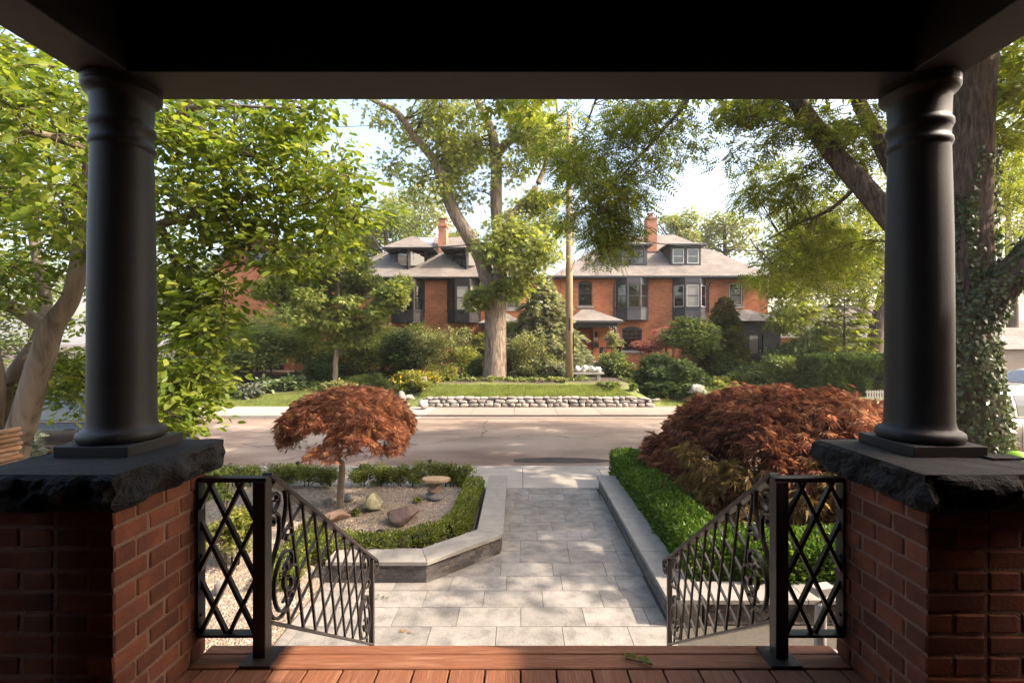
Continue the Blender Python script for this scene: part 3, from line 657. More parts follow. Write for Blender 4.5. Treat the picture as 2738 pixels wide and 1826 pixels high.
# ================================================================== IRON RAILINGS
def railing(sx, label):
    root = thing('iron_railing', label, 'railing', (sx*1.152, 2.02, DZ), 'wrought iron stair railings')
    PX, PY = 1.152, 2.03; RX = 1.14
    W = lambda x, y, z: (sx*x, y, z)
    def bx(mb, x0, x1, y0, y1, z0, z1): return mb.box(*sorted((sx*x0, sx*x1)), y0, y1, z0, z1)
    smooth_bevel(bx(MB(), PX-.028, PX+.028, PY-.028, PY+.028, DZ+.01, 1.935).build('post', M_iron, root), .003)
    smooth_bevel(bx(MB(), PX-.075, PX+.06, PY-.075, PY+.055, DZ, DZ+.010).build('base_plate', M_iron, root), .002)
    # flat lattice panel between the post and the brick pier
    x0, x1, z0, z1 = PX+.028, 1.428, 1.258, 1.93
    smooth_bevel(bx(MB(), PX-.030, x1, PY-.024, PY+.024, z1, z1+.022).build('top_rail', M_iron, root), .005)
    bx(MB(), x0, x1, PY-.022, PY+.022, z0-.012, z0).build('bottom_rail', M_iron, root)
    fl = bx(MB(), x1-.006, x1, PY-.024, PY+.024, z0, z1).build('wall_flange', M_iron, root)
    for zz in (1.34, 1.46, 1.60, 1.72, 1.85):
        MB().obox(W(x1-.009, PY-.004, zz), (.003, 0, 0), (0, .006, 0), (0, 0, .006)).build('screw', M_black, fl)
    Wd, Ht = x1-x0, z1-z0; sl = 2.05
    def clip(ic, s_):       # z = z1 - Ht*(ic) ... line through panel in unit px space
        pts = []
        for t in np.linspace(0, 1, 201):
            xx = x1-Wd*t if True else 0
            zz = z1-(ic+s_*sl*Wd*t)
            if z0 <= zz <= z1: pts.append((xx, zz))
        return (pts[0], pts[-1]) if len(pts) > 3 else None
    unit = Wd/355.0
    for fam, s_ in (((-233, 142, 505, 890), 1), ((423, 825, 1245, 1624), -1)):
        for ic in fam:
            c_ = clip((ic-245)*unit*0.98, s_)
            if c_:
                (a, b), (c2, d) = c_
                MB().bar(W(a, PY+(.004 if s_ > 0 else -.004), b), W(c2, PY+(.004 if s_ > 0 else -.004), d), .016, .018, up=(0, 1, 0)).build('lattice_bar', M_iron, root)
    # raking panel down the steps, in the plane x = RX
    zt = lambda y: 1.945-(y-2.06)*0.734
    zb = lambda y: 1.285-(y-2.06)*0.734
    YE = 3.485
    tr = [W(RX, 1.995, 1.945), W(RX, 2.06, 1.940)]+[W(RX, y, zt(y)) for y in np.linspace(2.10, YE+.03, 6)]
    hr = MB()
    for a, b in zip(tr[1:-1], tr[2:]): pass
    hr.bar(W(RX, 2.045, zt(2.045)), W(RX, YE+.06, zt(YE+.06)), .048, .022); smooth_bevel(hr.build('hand_rail', M_iron, root), .005)
    MB().bar(W(RX, 2.055, zb(2.055)), W(RX, YE, zb(YE)), .036, .012).build('lower_rail', M_iron, root)
    smooth_bevel(bx(MB(), RX-.017, RX+.017, YE-.017, YE+.017, 0.0, zt(YE)-.010).build('end_post', M_iron, root), .002)
    # volute at the end of the hand rail
    vol = []; cyv, czv = YE+.052, zt(YE+.06)-.055
    for t in np.linspace(0, 1, 26):
        a = R(70)-t*R(560); r_ = .056*(1-t*.72); vol.append((cyv+r_*math.cos(a), czv+r_*math.sin(a)))
    def strap(pts2, wd, th, name, off=0.0):
        mb_ = MB()
        n_ = len(pts2); rows_ = []
        for i_, (y_, z_) in enumerate(pts2):
            a = pts2[max(i_-1, 0)]; b = pts2[min(i_+1, n_-1)]
            ty, tz = b[0]-a[0], b[1]-a[1]; L = math.hypot(ty, tz) or 1; ny, nz_ = -tz/L*th/2, ty/L*th/2
            for dx, q in ((-wd/2, 1), (wd/2, 1), (wd/2, -1), (-wd/2, -1)):
                mb_.v.append(W(RX+off+dx, y_+q*ny, z_+q*nz_))
        for i_ in range(n_-1):
            for k in range(4):
                q = (4*i_+k, 4*i_+(k+1)%4, 4*i_+4+(k+1)%4, 4*i_+4+k); mb_.f.append(q if sx > 0 else q[::-1])
        e0, e1 = (3, 2, 1, 0), (4*n_-4, 4*n_-3, 4*n_-2, 4*n_-1); mb_.f += [e0, e1] if sx > 0 else [e0[::-1], e1[::-1]]
        return mb_.build(name, M_iron, root)
    strap(vol, .046, .010, 'volute')
    # lattice of two bar families
    anchors = np.arange(2.235, YE-.06, 0.142)
    def seg(y, dy, dz):
        t = np.linspace(-2.5, 2.5, 1001); ys = y+dy*t; zs = zt(y)-.012+dz*t
        ok = (ys > 2.19) & (ys < YE-.10) & (zs < zt(ys)-.011) & (zs > zb(ys)+.006)
        if ok.sum() < 20: return None
        i_ = np.where(ok)[0]; return (ys[i_[0]], zs[i_[0]], ys[i_[-1]], zs[i_[-1]])
    for y in np.arange(2.235-.71, YE+.3, 0.142):
        q = seg(y, 0.2, -0.98)
        if q: MB().bar(W(RX, q[0], q[1]), W(RX, q[2], q[3]), .012, .012, up=(1, 0, 0)).build('lattice_bar', M_iron, root)
        q = seg(y, 0.92, 0.38)
        if q: MB().bar(W(RX+.006, q[0], q[1]), W(RX+.006, q[2], q[3]), .012, .012, up=(1, 0, 0)).build('lattice_bar', M_iron, root)
    # scrolls traced on the photograph, put back on the railing's own plane
    def pl_(p):
        u, v = 450+.4119*p[0], 1180+.4119*p[1]
        y = 1.13*FPX/(1392-u); return (y+.012, CAMZ-(v-915)/FPX*y)
    def smooth(pts):
        out = []
        P_ = [Vector((*q, 0)) for q in pts]
        for i_ in range(len(P_)-1):
            a, b, c_, d = P_[max(i_-1, 0)], P_[i_], P_[i_+1], P_[min(i_+2, len(P_)-1)]
            for s_ in range(5):
                t = s_/5; q = 0.5*((2*b)+(c_-a)*t+(2*a-5*b+4*c_-d)*t*t+(3*b-a-3*c_+d)*t**3); out.append((q.x, q.y))
        out.append((P_[-1].x, P_[-1].y)); return out
    scr = [
     [(690,392),(706,384),(708,356),(692,345),(668,362),(668,330)],
     [(652,455),(650,350),(672,285),(712,258),(752,300),(768,400),(752,530),(722,640),(690,750),(660,850)],
     [(672,385),(668,430),(684,464),(712,420),(722,370),(700,338)],
     [(658,540),(680,552),(692,525),(676,500),(660,520),(656,490),(690,465),(722,500),(722,610),(700,710),(664,850)],
     [(786,650),(768,640),(778,610),(800,610),(808,585),(795,562),(765,580),(740,640)],
     [(656,1090),(672,1140),(708,1162),(748,1130),(792,1050),(832,950),(848,860),(832,808),(800,815),(764,860),(752,930),(772,975),(800,945),(800,890),(784,880)],
     [(768,800),(786,822),(806,795),(806,735),(782,712),(742,748),(706,850),(690,960),(700,1060),(732,1112),(772,1085),(802,1030),(812,985),(790,985),(776,1020)],
     [(1262,830),(1258,790),(1274,740),(1296,750),(1306,810),(1298,870),(1274,980),(1246,1120),(1240,1190)],
     [(1284,960),(1300,950),(1310,915),(1294,895),(1274,930),(1262,1030)],
     [(1286,1085),(1300,1065),(1300,1015),(1280,1015),(1258,1110),(1250,1220),(1264,1284),(1292,1270),(1310,1190),(1312,1110),(1300,1065)],
     [(1278,1170),(1292,1150),(1298,1190),(1280,1235),(1272,1200)],
     [(1268,850),(1284,830),(1278,790),(1266,800)],
    ]
    for s_ in scr: strap(smooth([pl_(q) for q in s_]), .018, .010, 'scroll', 0.0)
    return root
railing(-1, 'wrought iron stair railing with scrolls beside the left brick pier')
railing(1, 'wrought iron stair railing with scrolls beside the right brick pier')

# ================================================================== GARDEN WALLS
def garden_wall(name, label, pts, side, h=0.24, cw=0.32, splits=None):
    """pts: path-side edge of the coping in plan; side=+1: the coping lies to the left of the walking direction"""
    root = thing(name, label, 'wall', (pts[0][0], pts[0][1], 0))
    P_ = [Vector((*q, 0)) for q in pts]; nrm = []
    for i in range(len(P_)-1):
        d = (P_[i+1]-P_[i]).normalized(); nrm.append(Vector((-d.y, d.x, 0))*side)
    off = []
    for i in range(len(P_)):
        if i == 0: off.append(nrm[0])
        elif i == len(P_)-1: off.append(nrm[-1])
        else:
            b = (nrm[i-1]+nrm[i]); off.append(b/(b.dot(nrm[i])))
    inn = [p_+o_*cw for p_, o_ in zip(P_, off)]
    def slab(a, b, c_, d, z0, z1, nm, mat, bev):
        po = [a, b, c_, d]
        if (b-a).cross(c_-b).z < 0: po = po[::-1]
        return smooth_bevel(MB().prism([(q.x, q.y) for q in po], z0, z1).build(nm, mat, root), bev, 2)
    for i in range(len(P_)-1):
        L = (P_[i+1]-P_[i]).length; n_ = max(1, round(L/0.85))
        for k in range(n_):
            t0, t1 = k/n_, (k+1)/n_; g_ = .002/L
            a = P_[i].lerp(P_[i+1], t0+g_); b = P_[i].lerp(P_[i+1], t1-g_); c_ = inn[i].lerp(inn[i+1], t1-g_); d = inn[i].lerp(inn[i+1], t0+g_)
            slab(a, b, c_, d, h-.042, h+.001*random.random(), 'coping_stone', M_coping, .004)
        # ledge stone veneer set back under the coping
        a0, b0 = P_[i]+off[i]*.032, P_[i+1]+off[i+1]*.032
        ci, cj = P_[i]+off[i]*.05, P_[i+1]+off[i+1]*.05
        di, dj = inn[i]-off[i]*.02, inn[i+1]-off[i+1]*.02
        slab(ci, cj, dj, di, 0.0, h-.043, 'wall_core', M_joint, .001)
        dv = (b0-a0); L = dv.length; dv.normalize(); nr = nrm[i]
        z = 0.002
        while z < h-.05:
            ch = min(random.choice((.024, .034, .046)), h-.044-z); x_ = -random.random()*.2
            while x_ < L:
                ln = random.uniform(.14, .36); l, r_ = max(0, x_), min(L, x_+ln)
                if r_-l > .03:
                    dp = random.uniform(.0, .012); cc = a0+dv*(l+r_)/2+nr*(.012+dp/2)
                    MB().obox((cc.x, cc.y, z+ch/2), dv*((r_-l)/2-.0015), nr*(.014), (0, 0, ch/2-.0012)).build('ledge_stone', M_ledge, root)
                x_ += ln
            z += ch
    return root
garden_wall('garden_wall', 'low ledge stone wall with granite coping bending around the gravel rock garden', [(-0.225, 7.9), (-0.215, 5.48), (-0.985, 4.79), (-2.06, 4.79)], -1)
garden_wall('garden_wall', 'low straight ledge stone wall with granite coping under the bright green hedge', [(1.325, 4.08), (1.325, 7.9)], -1)
garden_wall('garden_wall', 'low granite coped wall turning right behind the right stair railing', [(1.66, 4.08), (3.5, 4.08)], 1)

# ================================================================== HOUSES ACROSS THE STREET
def wall_holes(mb, x0, x1, z0, z1, y, holes, depth=0.14):
    xs = sorted({x0, x1, *[h[0] for h in holes], *[h[1] for h in holes]}); zs = sorted({z0, z1, *[h[2] for h in holes], *[h[3] for h in holes]})
    for i in range(len(xs)-1):
        for j in range(len(zs)-1):
            cx_, cz_ = (xs[i]+xs[i+1])/2, (zs[j]+zs[j+1])/2
            if any(h[0] < cx_ < h[1] and h[2] < cz_ < h[3] for h in holes): continue
            mb.quad((xs[i], y, zs[j]), (xs[i+1], y, zs[j]), (xs[i+1], y, zs[j+1]), (xs[i], y, zs[j+1]))
    for a, b, c_, d in holes:
        q = y+depth
        mb.quad((a, y, c_), (a, q, c_), (a, q, d), (a, y, d)); mb.quad((b, q, c_), (b, y, c_), (b, y, d), (b, q, d))
        mb.quad((a, y, d), (a, q, d), (b, q, d), (b, y, d)); mb.quad((a, q, c_), (a, y, c_), (b, y, c_), (b, q, c_))
def window(parent, x0, x1, z0, z1, y, frame=M_grey, cols=1, lites=0, arch=False, sill=True, fw=0.07, blind=None, trim=None, mid=0.5, storm=None):
    """double hung window: frame mesh as the part, panes and sill as sub-parts; y = face of the wall"""
    f = MB(); d0, d1 = y+.03, y+.11
    f.box(x0, x0+fw, d0, d1, z0, z1); f.box(x1-fw, x1, d0, d1, z0, z1); f.box(x0+fw, x1-fw, d0, d1, z1-fw, z1); f.box(x0+fw, x1-fw, d0, d1, z0, z0+fw)
    for k in range(1, cols):
        xm = x0+(x1-x0)*k/cols; f.box(xm-fw*.6, xm+fw*.6, d0, d1, z0+fw, z1-fw)
    zm = z0+(z1-z0)*mid
    for k in range(cols):
        a = x0+(x1-x0)*k/cols+fw*.62; b = x0+(x1-x0)*(k+1)/cols-fw*.62
        if k == 0: a = x0+fw
        if k == cols-1: b = x1-fw
        if mid: f.box(a, b, d0+.012, d1-.01, zm-.025, zm+.025)
        for q in range(1, lites):
            xq = a+(b-a)*q/lites; f.box(xq-.011, xq+.011, d0+.03, d1-.02, zm+.025, z1-fw)
        if lites: f.box(a, b, d0+.031, d1-.021, (zm+z1-fw)/2-.011, (zm+z1-fw)/2+.011)
    if arch:
        n_ = 10; pts = [(x0-.02, z1-.02)]+[(x0-.02+(x1-x0+.04)*t, z1+.16*math.sin(math.pi*t)**.9) for t in np.linspace(0, 1, n_)]+[(x1+.02, z1-.02)]
        k = len(f.v); m_ = len(pts)
        f.v += [(a, y-.004, b) for a, b in pts]+[(a, y+.05, b) for a, b in pts]
        f.f += [tuple(range(k, k+m_))]+[tuple(range(k+m_, k+2*m_))[::-1]]+[(k+i, k+m_+i, k+m_+(i+1) % m_, k+(i+1) % m_) for i in range(m_)]
    o = f.build('window', frame, parent)
    for k in range(cols):
        a = x0+(x1-x0)*k/cols+.02; b = x0+(x1-x0)*(k+1)/cols-.02
        if mid:
            MB().box(a, b, y+.062, y+.07, zm, z1-.02).build('pane', M_glass if blind != 'top' else M_glassl, o)
            MB().box(a, b, y+.085, y+.092, z0+.02, zm).build('pane', blind and M_glassl or M_glass, o)
        else: MB().box(a, b, y+.062, y+.07, z0+.02, z1-.02).build('pane', blind and M_glassl or M_glass, o)
    if storm:
        t = MB(); q0, q1 = d0-.012, d0-.001
        for k in range(cols):
            a = x0+(x1-x0)*k/cols+.05; b = x0+(x1-x0)*(k+1)/cols-.05; e = .035
            t.box(a, a+e, q0, q1, z0+.05, z1-.05); t.box(b-e, b, q0, q1, z0+.05, z1-.05); t.box(a+e, b-e, q0, q1, z0+.05, z0+.05+e); t.box(a+e, b-e, q0, q1, z1-.05-e, z1-.05)
        t.build('storm_frame', storm, o)
    if sill: MB().box(x0-.08, x1+.08, y-.06, y+.05, z0-.13, z0-.002).build('sill', M_stonesill, o)
    return o
def facet(body, pa, pb, z0, zs, zh, z1, glassL, post=.06, panel=None, siding=0, frame_w=.055, slats=None, parentpanes=None, mid=.5, storm=None, blinds=False):
    """one side of a bay between plan points: skirt z0..zs, window zs..zh, head zh..z1"""
    a = Vector((*pa, 0)); b = Vector((*pb, 0)); d = b-a; L = d.length; d.normalize(); nr = Vector((d.y, -d.x, 0))
    def bx(mb, s0, s1, q0, q1, n0, n1):
        c_ = a+d*(s0+s1)/2+nr*(n0+n1)/2; mb.obox((c_.x, c_.y, (q0+q1)/2), d*(s1-s0)/2, nr*abs(n1-n0)/2, (0, 0, (q1-q0)/2))
    bx(body, 0, L, z0, zs, -.06, -.004); bx(body, 0, L, zh, z1, -.06, -.004)
    bx(body, 0, post, zs, zh, -.08, .012); bx(body, L-post, L, zs, zh, -.08, .012)
    bx(body, 0, L, zh-.05, zh+.03, -.04, .010); bx(body, .02, L-.02, z1-.30, z1-.27, -.02, .012)
    bx(body, -.02, L+.02, zs-.05, zs+.025, -.06, .05)
    s0, s1 = post, L-post; e = frame_w
    bx(body, s0, s0+e, zs+.025, zh-.05, -.06, -.01); bx(body, s1-e, s1, zs+.025, zh-.05, -.06, -.01)
    zm = zs+(zh-zs)*mid; bx(body, s0+e, s1-e, zm-.025, zm+.025, -.055, -.015)
    panes = []
    g1 = MB(); bx(g1, s0, s1, zs+.02, zm, -.05, -.042); g2 = MB(); bx(g2, s0, s1, zm, zh-.04, -.04, -.032)
    st = None
    if siding:
        for k in range(siding):
            q0 = z0+(zs-.05-z0)*k/siding; q1 = z0+(zs-.05-z0)*(k+1)/siding
            mb = MB(); c_ = a+d*L/2
            h_ = (q1-q0)
            mb.add([tuple(a+nr*.034+Vector((0, 0, q0))), tuple(b+nr*.034+Vector((0, 0, q0))), tuple(b+nr*.004+Vector((0, 0, q1))), tuple(a+nr*.004+Vector((0, 0, q1))),
                    tuple(a-nr*.002+Vector((0, 0, q0))), tuple(b-nr*.002+Vector((0, 0, q0)))], [(0, 1, 2, 3), (4, 5, 1, 0)])
            panes.append(('siding_board', mb, M_grey))
    if panel:
        q0, q1 = z0+.12, zs-.14
        for (w0, w1, v0, v1) in ((.1, .14, q0, q1), (L-.14, L-.1, q0, q1), (.14, L-.14, q0, q0+.04), (.14, L-.14, q1-.04, q1)):
            bx(body, w0, w1, v0, v1, -.006, .014)
    if storm:
        st = MB(); e = .035
        for (w0, w1, v0, v1) in ((s0+.03, s0+.03+e, zs+.06, zh-.08), (s1-.03-e, s1-.03, zs+.06, zh-.08), (s0+.03+e, s1-.03-e, zs+.06, zs+.06+e), (s0+.03+e, s1-.03-e, zh-.08-e, zh-.08)):
            bx(st, w0, w1, v0, v1, -.009, .004)
        panes.append(('storm_frame', st, storm))
    if blinds:
        n_ = 22
        for k in range(n_):
            q = zs+.06+(zh-.12-zs)*k/n_; sl = MB(); bx(sl, s0+e, s1-e, q, q+.035, -.031, -.028); panes.append(('blind_slat', sl, M_blind))
    return [('pane', g1, glassL), ('pane', g2, glassL)]+panes
def bay(parent, x0, x1, xf0, xf1, yw, proj, z0, zs, zh, z1, mat, **k):
    body = MB(); yf = yw-proj; pieces = []
    P_ = [(x0, yw), (xf0, yf), (xf1, yf), (x1, yw)]
    body.prism([(x0+.06, yw), (xf0+.05, yf+.07), (xf1-.05, yf+.07), (x1-.06, yw)], z0-.02, z0+.03)
    body.prism([(x0, yw), (xf0, yf), (xf1, yf), (x1, yw)], z1-.02, z1)
    gl = k.pop('glass', [M_glass]*3); bl = k.pop('blindfacets', ())
    for i in range(3): pieces += facet(body, P_[i], P_[i+1], z0, zs, zh, z1, gl[i], blinds=(i in bl), **k)
    o = body.build('bay_window', mat, parent)
    for nm, mb, mt in pieces: mb.build(nm, mt, o)
    return o
def hip_roof(parent, x0, x1, y0, y1, ze, xr0, xr1, yr0, yr1, zr, mat=M_shingle, th=.16, trim=M_grey):
    mb = MB(); e = [(x0, y0, ze), (x1, y0, ze), (x1, y1, ze), (x0, y1, ze)]; r_ = [(xr0, yr0, zr), (xr1, yr0, zr), (xr1, yr1, zr), (xr0, yr1, zr)]
    mb.add(e+r_, [(0, 1, 5, 4), (1, 2, 6, 5), (2, 3, 7, 6), (3, 0, 4, 7), (4, 5, 6, 7)])
    o = mb.build('roof', mat, parent)
    fb = MB().box(x0+.01, x1-.01, y0+.01, y1-.01, ze-th, ze-.003); fb.build('eave', trim, o)
    gt = MB().box(x0-.02, x1+.02, y0-.07, y0+.008, ze-.12, ze-.005); smooth_bevel(gt.build('gutter', trim, o), .015)
    return o
YF = 28.5; SC = YF/FPX
def zx(v, Y=YF): return CAMZ-(v-915)/FPX*Y
def ux(u, Y=YF): return (u-1392)/FPX*Y
GZH = 0.62
# ---------- right house
hb = thing('brick_house', 'brick semi-detached house with slate grey bays, red door and two square dormers', 'house', (8.8, YF, GZH))
wx0, wx1, zE = ux(1483), ux(2053), 6.55
def H(u0, u1, v0, v1): return (ux(u0), ux(u1), zx(v1), zx(v0))
w_ul, w_ur, w_gl, door_h = H(1546, 1584, 757, 818), H(1948, 1986, 757, 819), H(1663, 1717, 880, 938), (ux(1545), ux(1585), 1.38, zx(874))
mb = MB(); wall_holes(mb, wx0, wx1, GZH-.4, zE, YF, [w_ul, w_ur, w_gl, door_h])
mb.quad((wx0, YF+9, GZH-.4), (wx0, YF, GZH-.4), (wx0, YF, zE), (wx0, YF+9, zE)); mb.quad((wx1, YF, GZH-.4), (wx1, YF+9, GZH-.4), (wx1, YF+9, zE), (wx1, YF, zE))
mb.quad((wx1, YF+9, GZH-.4), (wx0, YF+9, GZH-.4), (wx0, YF+9, zE), (wx1, YF+9, zE))
wl = mb.build('wall', M_brick, hb)
for w_, kw in ((w_ul, dict(lites=3, arch=True, mid=.55)), (w_ur, dict(storm=M_white, blind='all')), (w_gl, dict(lites=4, arch=True, mid=.6))):
    window(hb, *w_, YF, **kw)
eL, eR, eY = 1.96, 15.62, 28.02
rfr = hip_roof(hb, eL, eR, eY, YF+9.5, 6.65, 6.78, 10.85, 32.05, 33.2, 10.1)
MB().box(8.42, 9.05, 30.2, 31.05, 8.2, 10.72).build('chimney', M_brick2, hb)
ch = MB(); ch.box(8.38, 9.09, 30.16, 31.09, 10.72, 10.84); ch.box(8.55, 8.8, 30.4, 30.7, 10.84, 11.05); ch.box(8.5, 8.88, 30.35, 30.75, 11.1, 11.13); ch.box(8.56, 8.6, 30.4, 30.44, 11.05, 11.1); ch.box(8.78, 8.82, 30.4, 30.44, 11.05, 11.1)
ch.build('chimney_cap', M_brick2, hb)
MB().box(8.36, 9.11, 30.10, 30.19, 8.32, 8.55).build('flashing', M_grey, hb)
def dormer(parent, x0, x1, yf, z0, z1, depth, wins, storm, ov=.30):
    f = MB(); zz0 = z0
    # front face with openings
    wall_holes(f, x0, x1, z0, z1, yf, wins, .06)
    o = f.build('dormer', M_grey, parent)
    for x in (x0, x1):
        tri = [(x, yf, z0), (x, yf+depth, z1), (x, yf, z1)]
        MB().quad(*(tri if x == x1 else tri[::-1])).build('cheek', M_dshingle, o)
    r_ = MB(); r_.add([(x0-ov, yf-ov, z1-.03), (x1+ov, yf-ov, z1-.03), (x1+ov, yf+depth, z1-.03), (x0-ov, yf+depth, z1-.03),
                       (x0-ov, yf-ov, z1+.06), (x1+ov, yf-ov, z1+.06), (x1+ov, yf+depth, z1+.06), (x0-ov, yf+depth, z1+.06),
                       (x0+.35, yf+.55, z1+.32), (x1-.35, yf+.55, z1+.32), (x1-.35, yf+depth+.5, z1+.32), (x0+.35, yf+depth+.5, z1+.32)],
            [(0, 3, 2, 1), (0, 1, 5, 4), (1, 2, 6, 5), (3, 0, 4, 7)])
    r_.build('dormer_eave', M_grey, o)
    r2 = MB(); vv = r_.v[4:12]; r2.add([tuple(Vector(q)+Vector((0, 0, .003))) for q in vv], [(0, 1, 5, 4), (1, 2, 6, 5), (3, 0, 4, 7), (4, 5, 6, 7)]); r2.build('dormer_roof', M_shingle, o)
    for (a, b, c_, d) in wins:
        w_ = MB(); e = .05
        w_.box(a, a+e, yf-.02, yf+.06, c_, d); w_.box(b-e, b, yf-.02, yf+.06, c_, d); w_.box(a+e, b-e, yf-.02, yf+.06, c_, c_+e); w_.box(a+e, b-e, yf-.02, yf+.06, d-e, d)
        w_.box(a+e, b-e, yf+.01, yf+.05, (c_+d)/2-.02, (c_+d)/2+.02); w_.build('window_frame', storm or M_grey, o)
        MB().box(a+.02, b-.02, yf+.035, yf+.042, c_+.02, d-.02).build('pane', M_glass, o)
dormer(hb, 6.11, 8.04, 28.91, 7.40, 8.69, 1.5, [(6.36, 7.03, 7.50, 8.47), (7.16, 7.86, 7.50, 8.47)], None)
dormer(hb, 9.54, 11.46, 28.93, 7.40, 8.69, 1.5, [(9.66, 10.37, 7.54, 8.47), (10.58, 11.31, 7.54, 8.47)], M_white)
z0b, zsb, zhb, z1b = zx(856), zx(824), zx(762), 6.50
bay(hb, 5.97, 8.0, 6.53, 7.36, YF, .62, z0b, zsb, zhb, z1b, M_grey, siding=5)
bay(hb, 9.51, 11.62, 10.08, 11.02, YF, .62, z0b, zsb, zhb, z1b, M_grey, siding=5, storm=M_white, glass=[M_glass, M_glassl, M_glass], blindfacets=(1,))
for ud in (1642, 1893):
    x_ = ux(ud); MB().tube([(x_, YF-.42, 6.5), (x_, YF-.40, 6.32), (x_, YF-.07, 6.0), (x_, YF-.07, 3.9 if ud < 1700 else 4.4)], .045, 8).build('downpipe', M_grey, hb)
# front door, lantern, number plate, mailbox
dr = MB().box(door_h[0]+.06, door_h[1]-.06, YF+.06, YF+.11, 1.40, zx(880)).build('door', M_red, hb)
df = MB(); df.box(door_h[0], door_h[0]+.06, YF+.02, YF+.13, 1.38, door_h[3]); df.box(door_h[1]-.06, door_h[1], YF+.02, YF+.13, 1.38, door_h[3]); df.box(door_h[0]+.06, door_h[1]-.06, YF+.02, YF+.13, zx(880), door_h[3]); df.build('door_frame', M_brown, hb)
a, b = ux(1550.5), ux(1574)
MB().box(a, b, YF+.045, YF+.058, zx(917), zx(889)).build('door_pane', M_glassl, dr)
for q0, q1 in ((921, 932), (934, 945), (947, 960)): MB().box(a-.02, b+.06, YF+.046, YF+.058, zx(q1), zx(q0)).build('door_panel', M_red, dr)
MB().tube([(b+.14, YF+.055, zx(931)), (b+.14, YF, zx(931))], .03, 8).build('door_knob', M_stonesill, dr)
lx = ux(1593.5)
ln = MB(); ln.box(lx-.07, lx+.07, YF-.05, YF-.005, zx(899), zx(886)); ln.box(lx-.09, lx+.09, YF-.16, YF-.02, zx(897)+.0, zx(894)); ln.box(lx-.06, lx+.06, YF-.14, YF-.05, zx(902), zx(897)); ln.build('wall_lantern', M_black, hb)
pt = MB().box(lx-.12, lx+.12, YF-.03, YF-.004, zx(910), zx(903)).build('number_plate', M_white, hb)
def text(body, size, loc, mat, parent, rot=(R(90), 0, 0)):
    cu = bpy.data.curves.new('lettering', 'FONT'); cu.body = body; cu.size = size; cu.align_x = 'CENTER'; cu.align_y = 'CENTER'; cu.extrude = .002
    tmp = bpy.data.objects.new('tmp', cu); col.objects.link(tmp); dg = bpy.context.evaluated_depsgraph_get(); me = bpy.data.meshes.new_from_object(tmp.evaluated_get(dg))
    bpy.data.objects.remove(tmp); me.materials.clear(); me.materials.append(mat)
    return link('lettering', me, parent, Matrix.Translation(loc) @ Matrix.Rotation(rot[0], 4, 'X'))
text('33', .13, (lx, YF-.034, zx(906.5)), M_black, pt)
mbx = MB(); mbx.box(lx-.19, lx+.16, YF-.16, YF-.004, zx(929), zx(919)); mbx.build('mailbox', M_black, hb)
mbx = MB(); mbx.prism([(lx-.19, YF-.16), (lx+.16, YF-.16), (lx+.16, YF-.004), (lx-.19, YF-.004)], zx(919)+.002, zx(916)); mbx.build('mailbox_lid', M_black, hb)
# small entrance porch
pf = 26.6
pq = MB(); a, b = 2.75, 5.95
pr_ = MB(); pr_.add([(a, pf-.35, 3.80), (b, pf-.35, 3.80), (b, YF, 3.80), (a, YF, 3.80), (3.9, YF, 4.66), (4.3, YF, 4.66)], [(0, 1, 5, 4), (1, 2, 5), (3, 0, 4), (0, 3, 2, 1)])
pp_ = pr_.build('porch_roof', M_shingle, hb)
MB().box(a-.02, b+.02, pf-.41, pf-.345, 3.68, 3.80).build('gutter', M_grey, pp_)
MB().box(a+.25, b-.3, pf-.10, pf+.08, 3.42, 3.795).build('porch_beam', M_grey, hb); MB().box(b-.48, b-.3, pf+.08, YF, 3.42, 3.795).build('porch_beam', M_grey, hb)
for x_ in (a+.35, b-.42): MB().lathe([(.10, 1.38), (.10, 1.45), (.07, 1.48), (.06, 3.30), (.085, 3.34), (.085, 3.42)], x_, pf, 16).build('porch_post', M_grey, hb)
MB().box(a+.1, b-.2, pf-.15, YF, 1.25, 1.375).build('porch_floor', M_concrete, hb); MB().box(a+.15, b-.25, pf-.1, YF, GZH-.3, 1.249).build('porch_base', M_grey, hb)
for k in range(4):
    z = 1.25-.17*(k+1); MB().box(3.55, 4.55, pf-.15-.28*(k+1), pf-.15-.28*k, z-.16, z+.03).build('porch_step', M_grey, hb)
MB().box(4.62, 4.78, pf-1.35, pf-1.19, GZH-.1, GZH+1.05).build('newel_post', M_grey, hb); MB().box(4.60, 4.80, pf-.22, pf-.04, 1.38, 2.28).build('newel_post', M_grey, hb)
rl = MB(); rl.bar((4.70, pf-1.27, GZH+1.0), (4.70, pf-.13, 2.22), .07, .06); rl.bar((4.80, pf-.13, 2.22), (5.5, pf-.13, 2.22), .06, .05)
rl.build('porch_rail', M_grey, hb)
for k in range(7): MB().box(4.88+k*.1, 4.90+k*.1, pf-.14, pf-.12, 1.38, 2.2).build('baluster', M_grey, hb)
# enclosed dark entrance on the right side
e0, e1, ey = ux(1935, 27.2), ux(2098, 27.2), 27.0
en = MB(); wall_holes(en, e0+.3, e1-.35, GZH-.3, 3.75, ey, [(ux(1998, ey), ux(2041, ey), zx(978, ey), zx(884, ey))]); en.quad((e0+.3, YF, GZH-.3), (e0+.3, ey, GZH-.3), (e0+.3, ey, 3.75), (e0+.3, YF, 3.75)); en.quad((e1-.35, ey, GZH-.3), (e1-.35, YF, GZH-.3), (e1-.35, YF, 3.75), (e1-.35, ey, 3.75))
M_dwall = simple('near_black_siding', (0.030, 0.028, 0.033), (0.022, 0.021, 0.025), rough=.55, scale=5)
eo = en.build('entrance_wall', M_dwall, hb)
for k in range(16): MB().box(e0+.29, e1-.34, ey-.018, ey-.001, 3.72-.0 if k < 0 else 2.95+k*.05, 2.95+k*.05+.044).build('siding_board', M_dwall, eo)
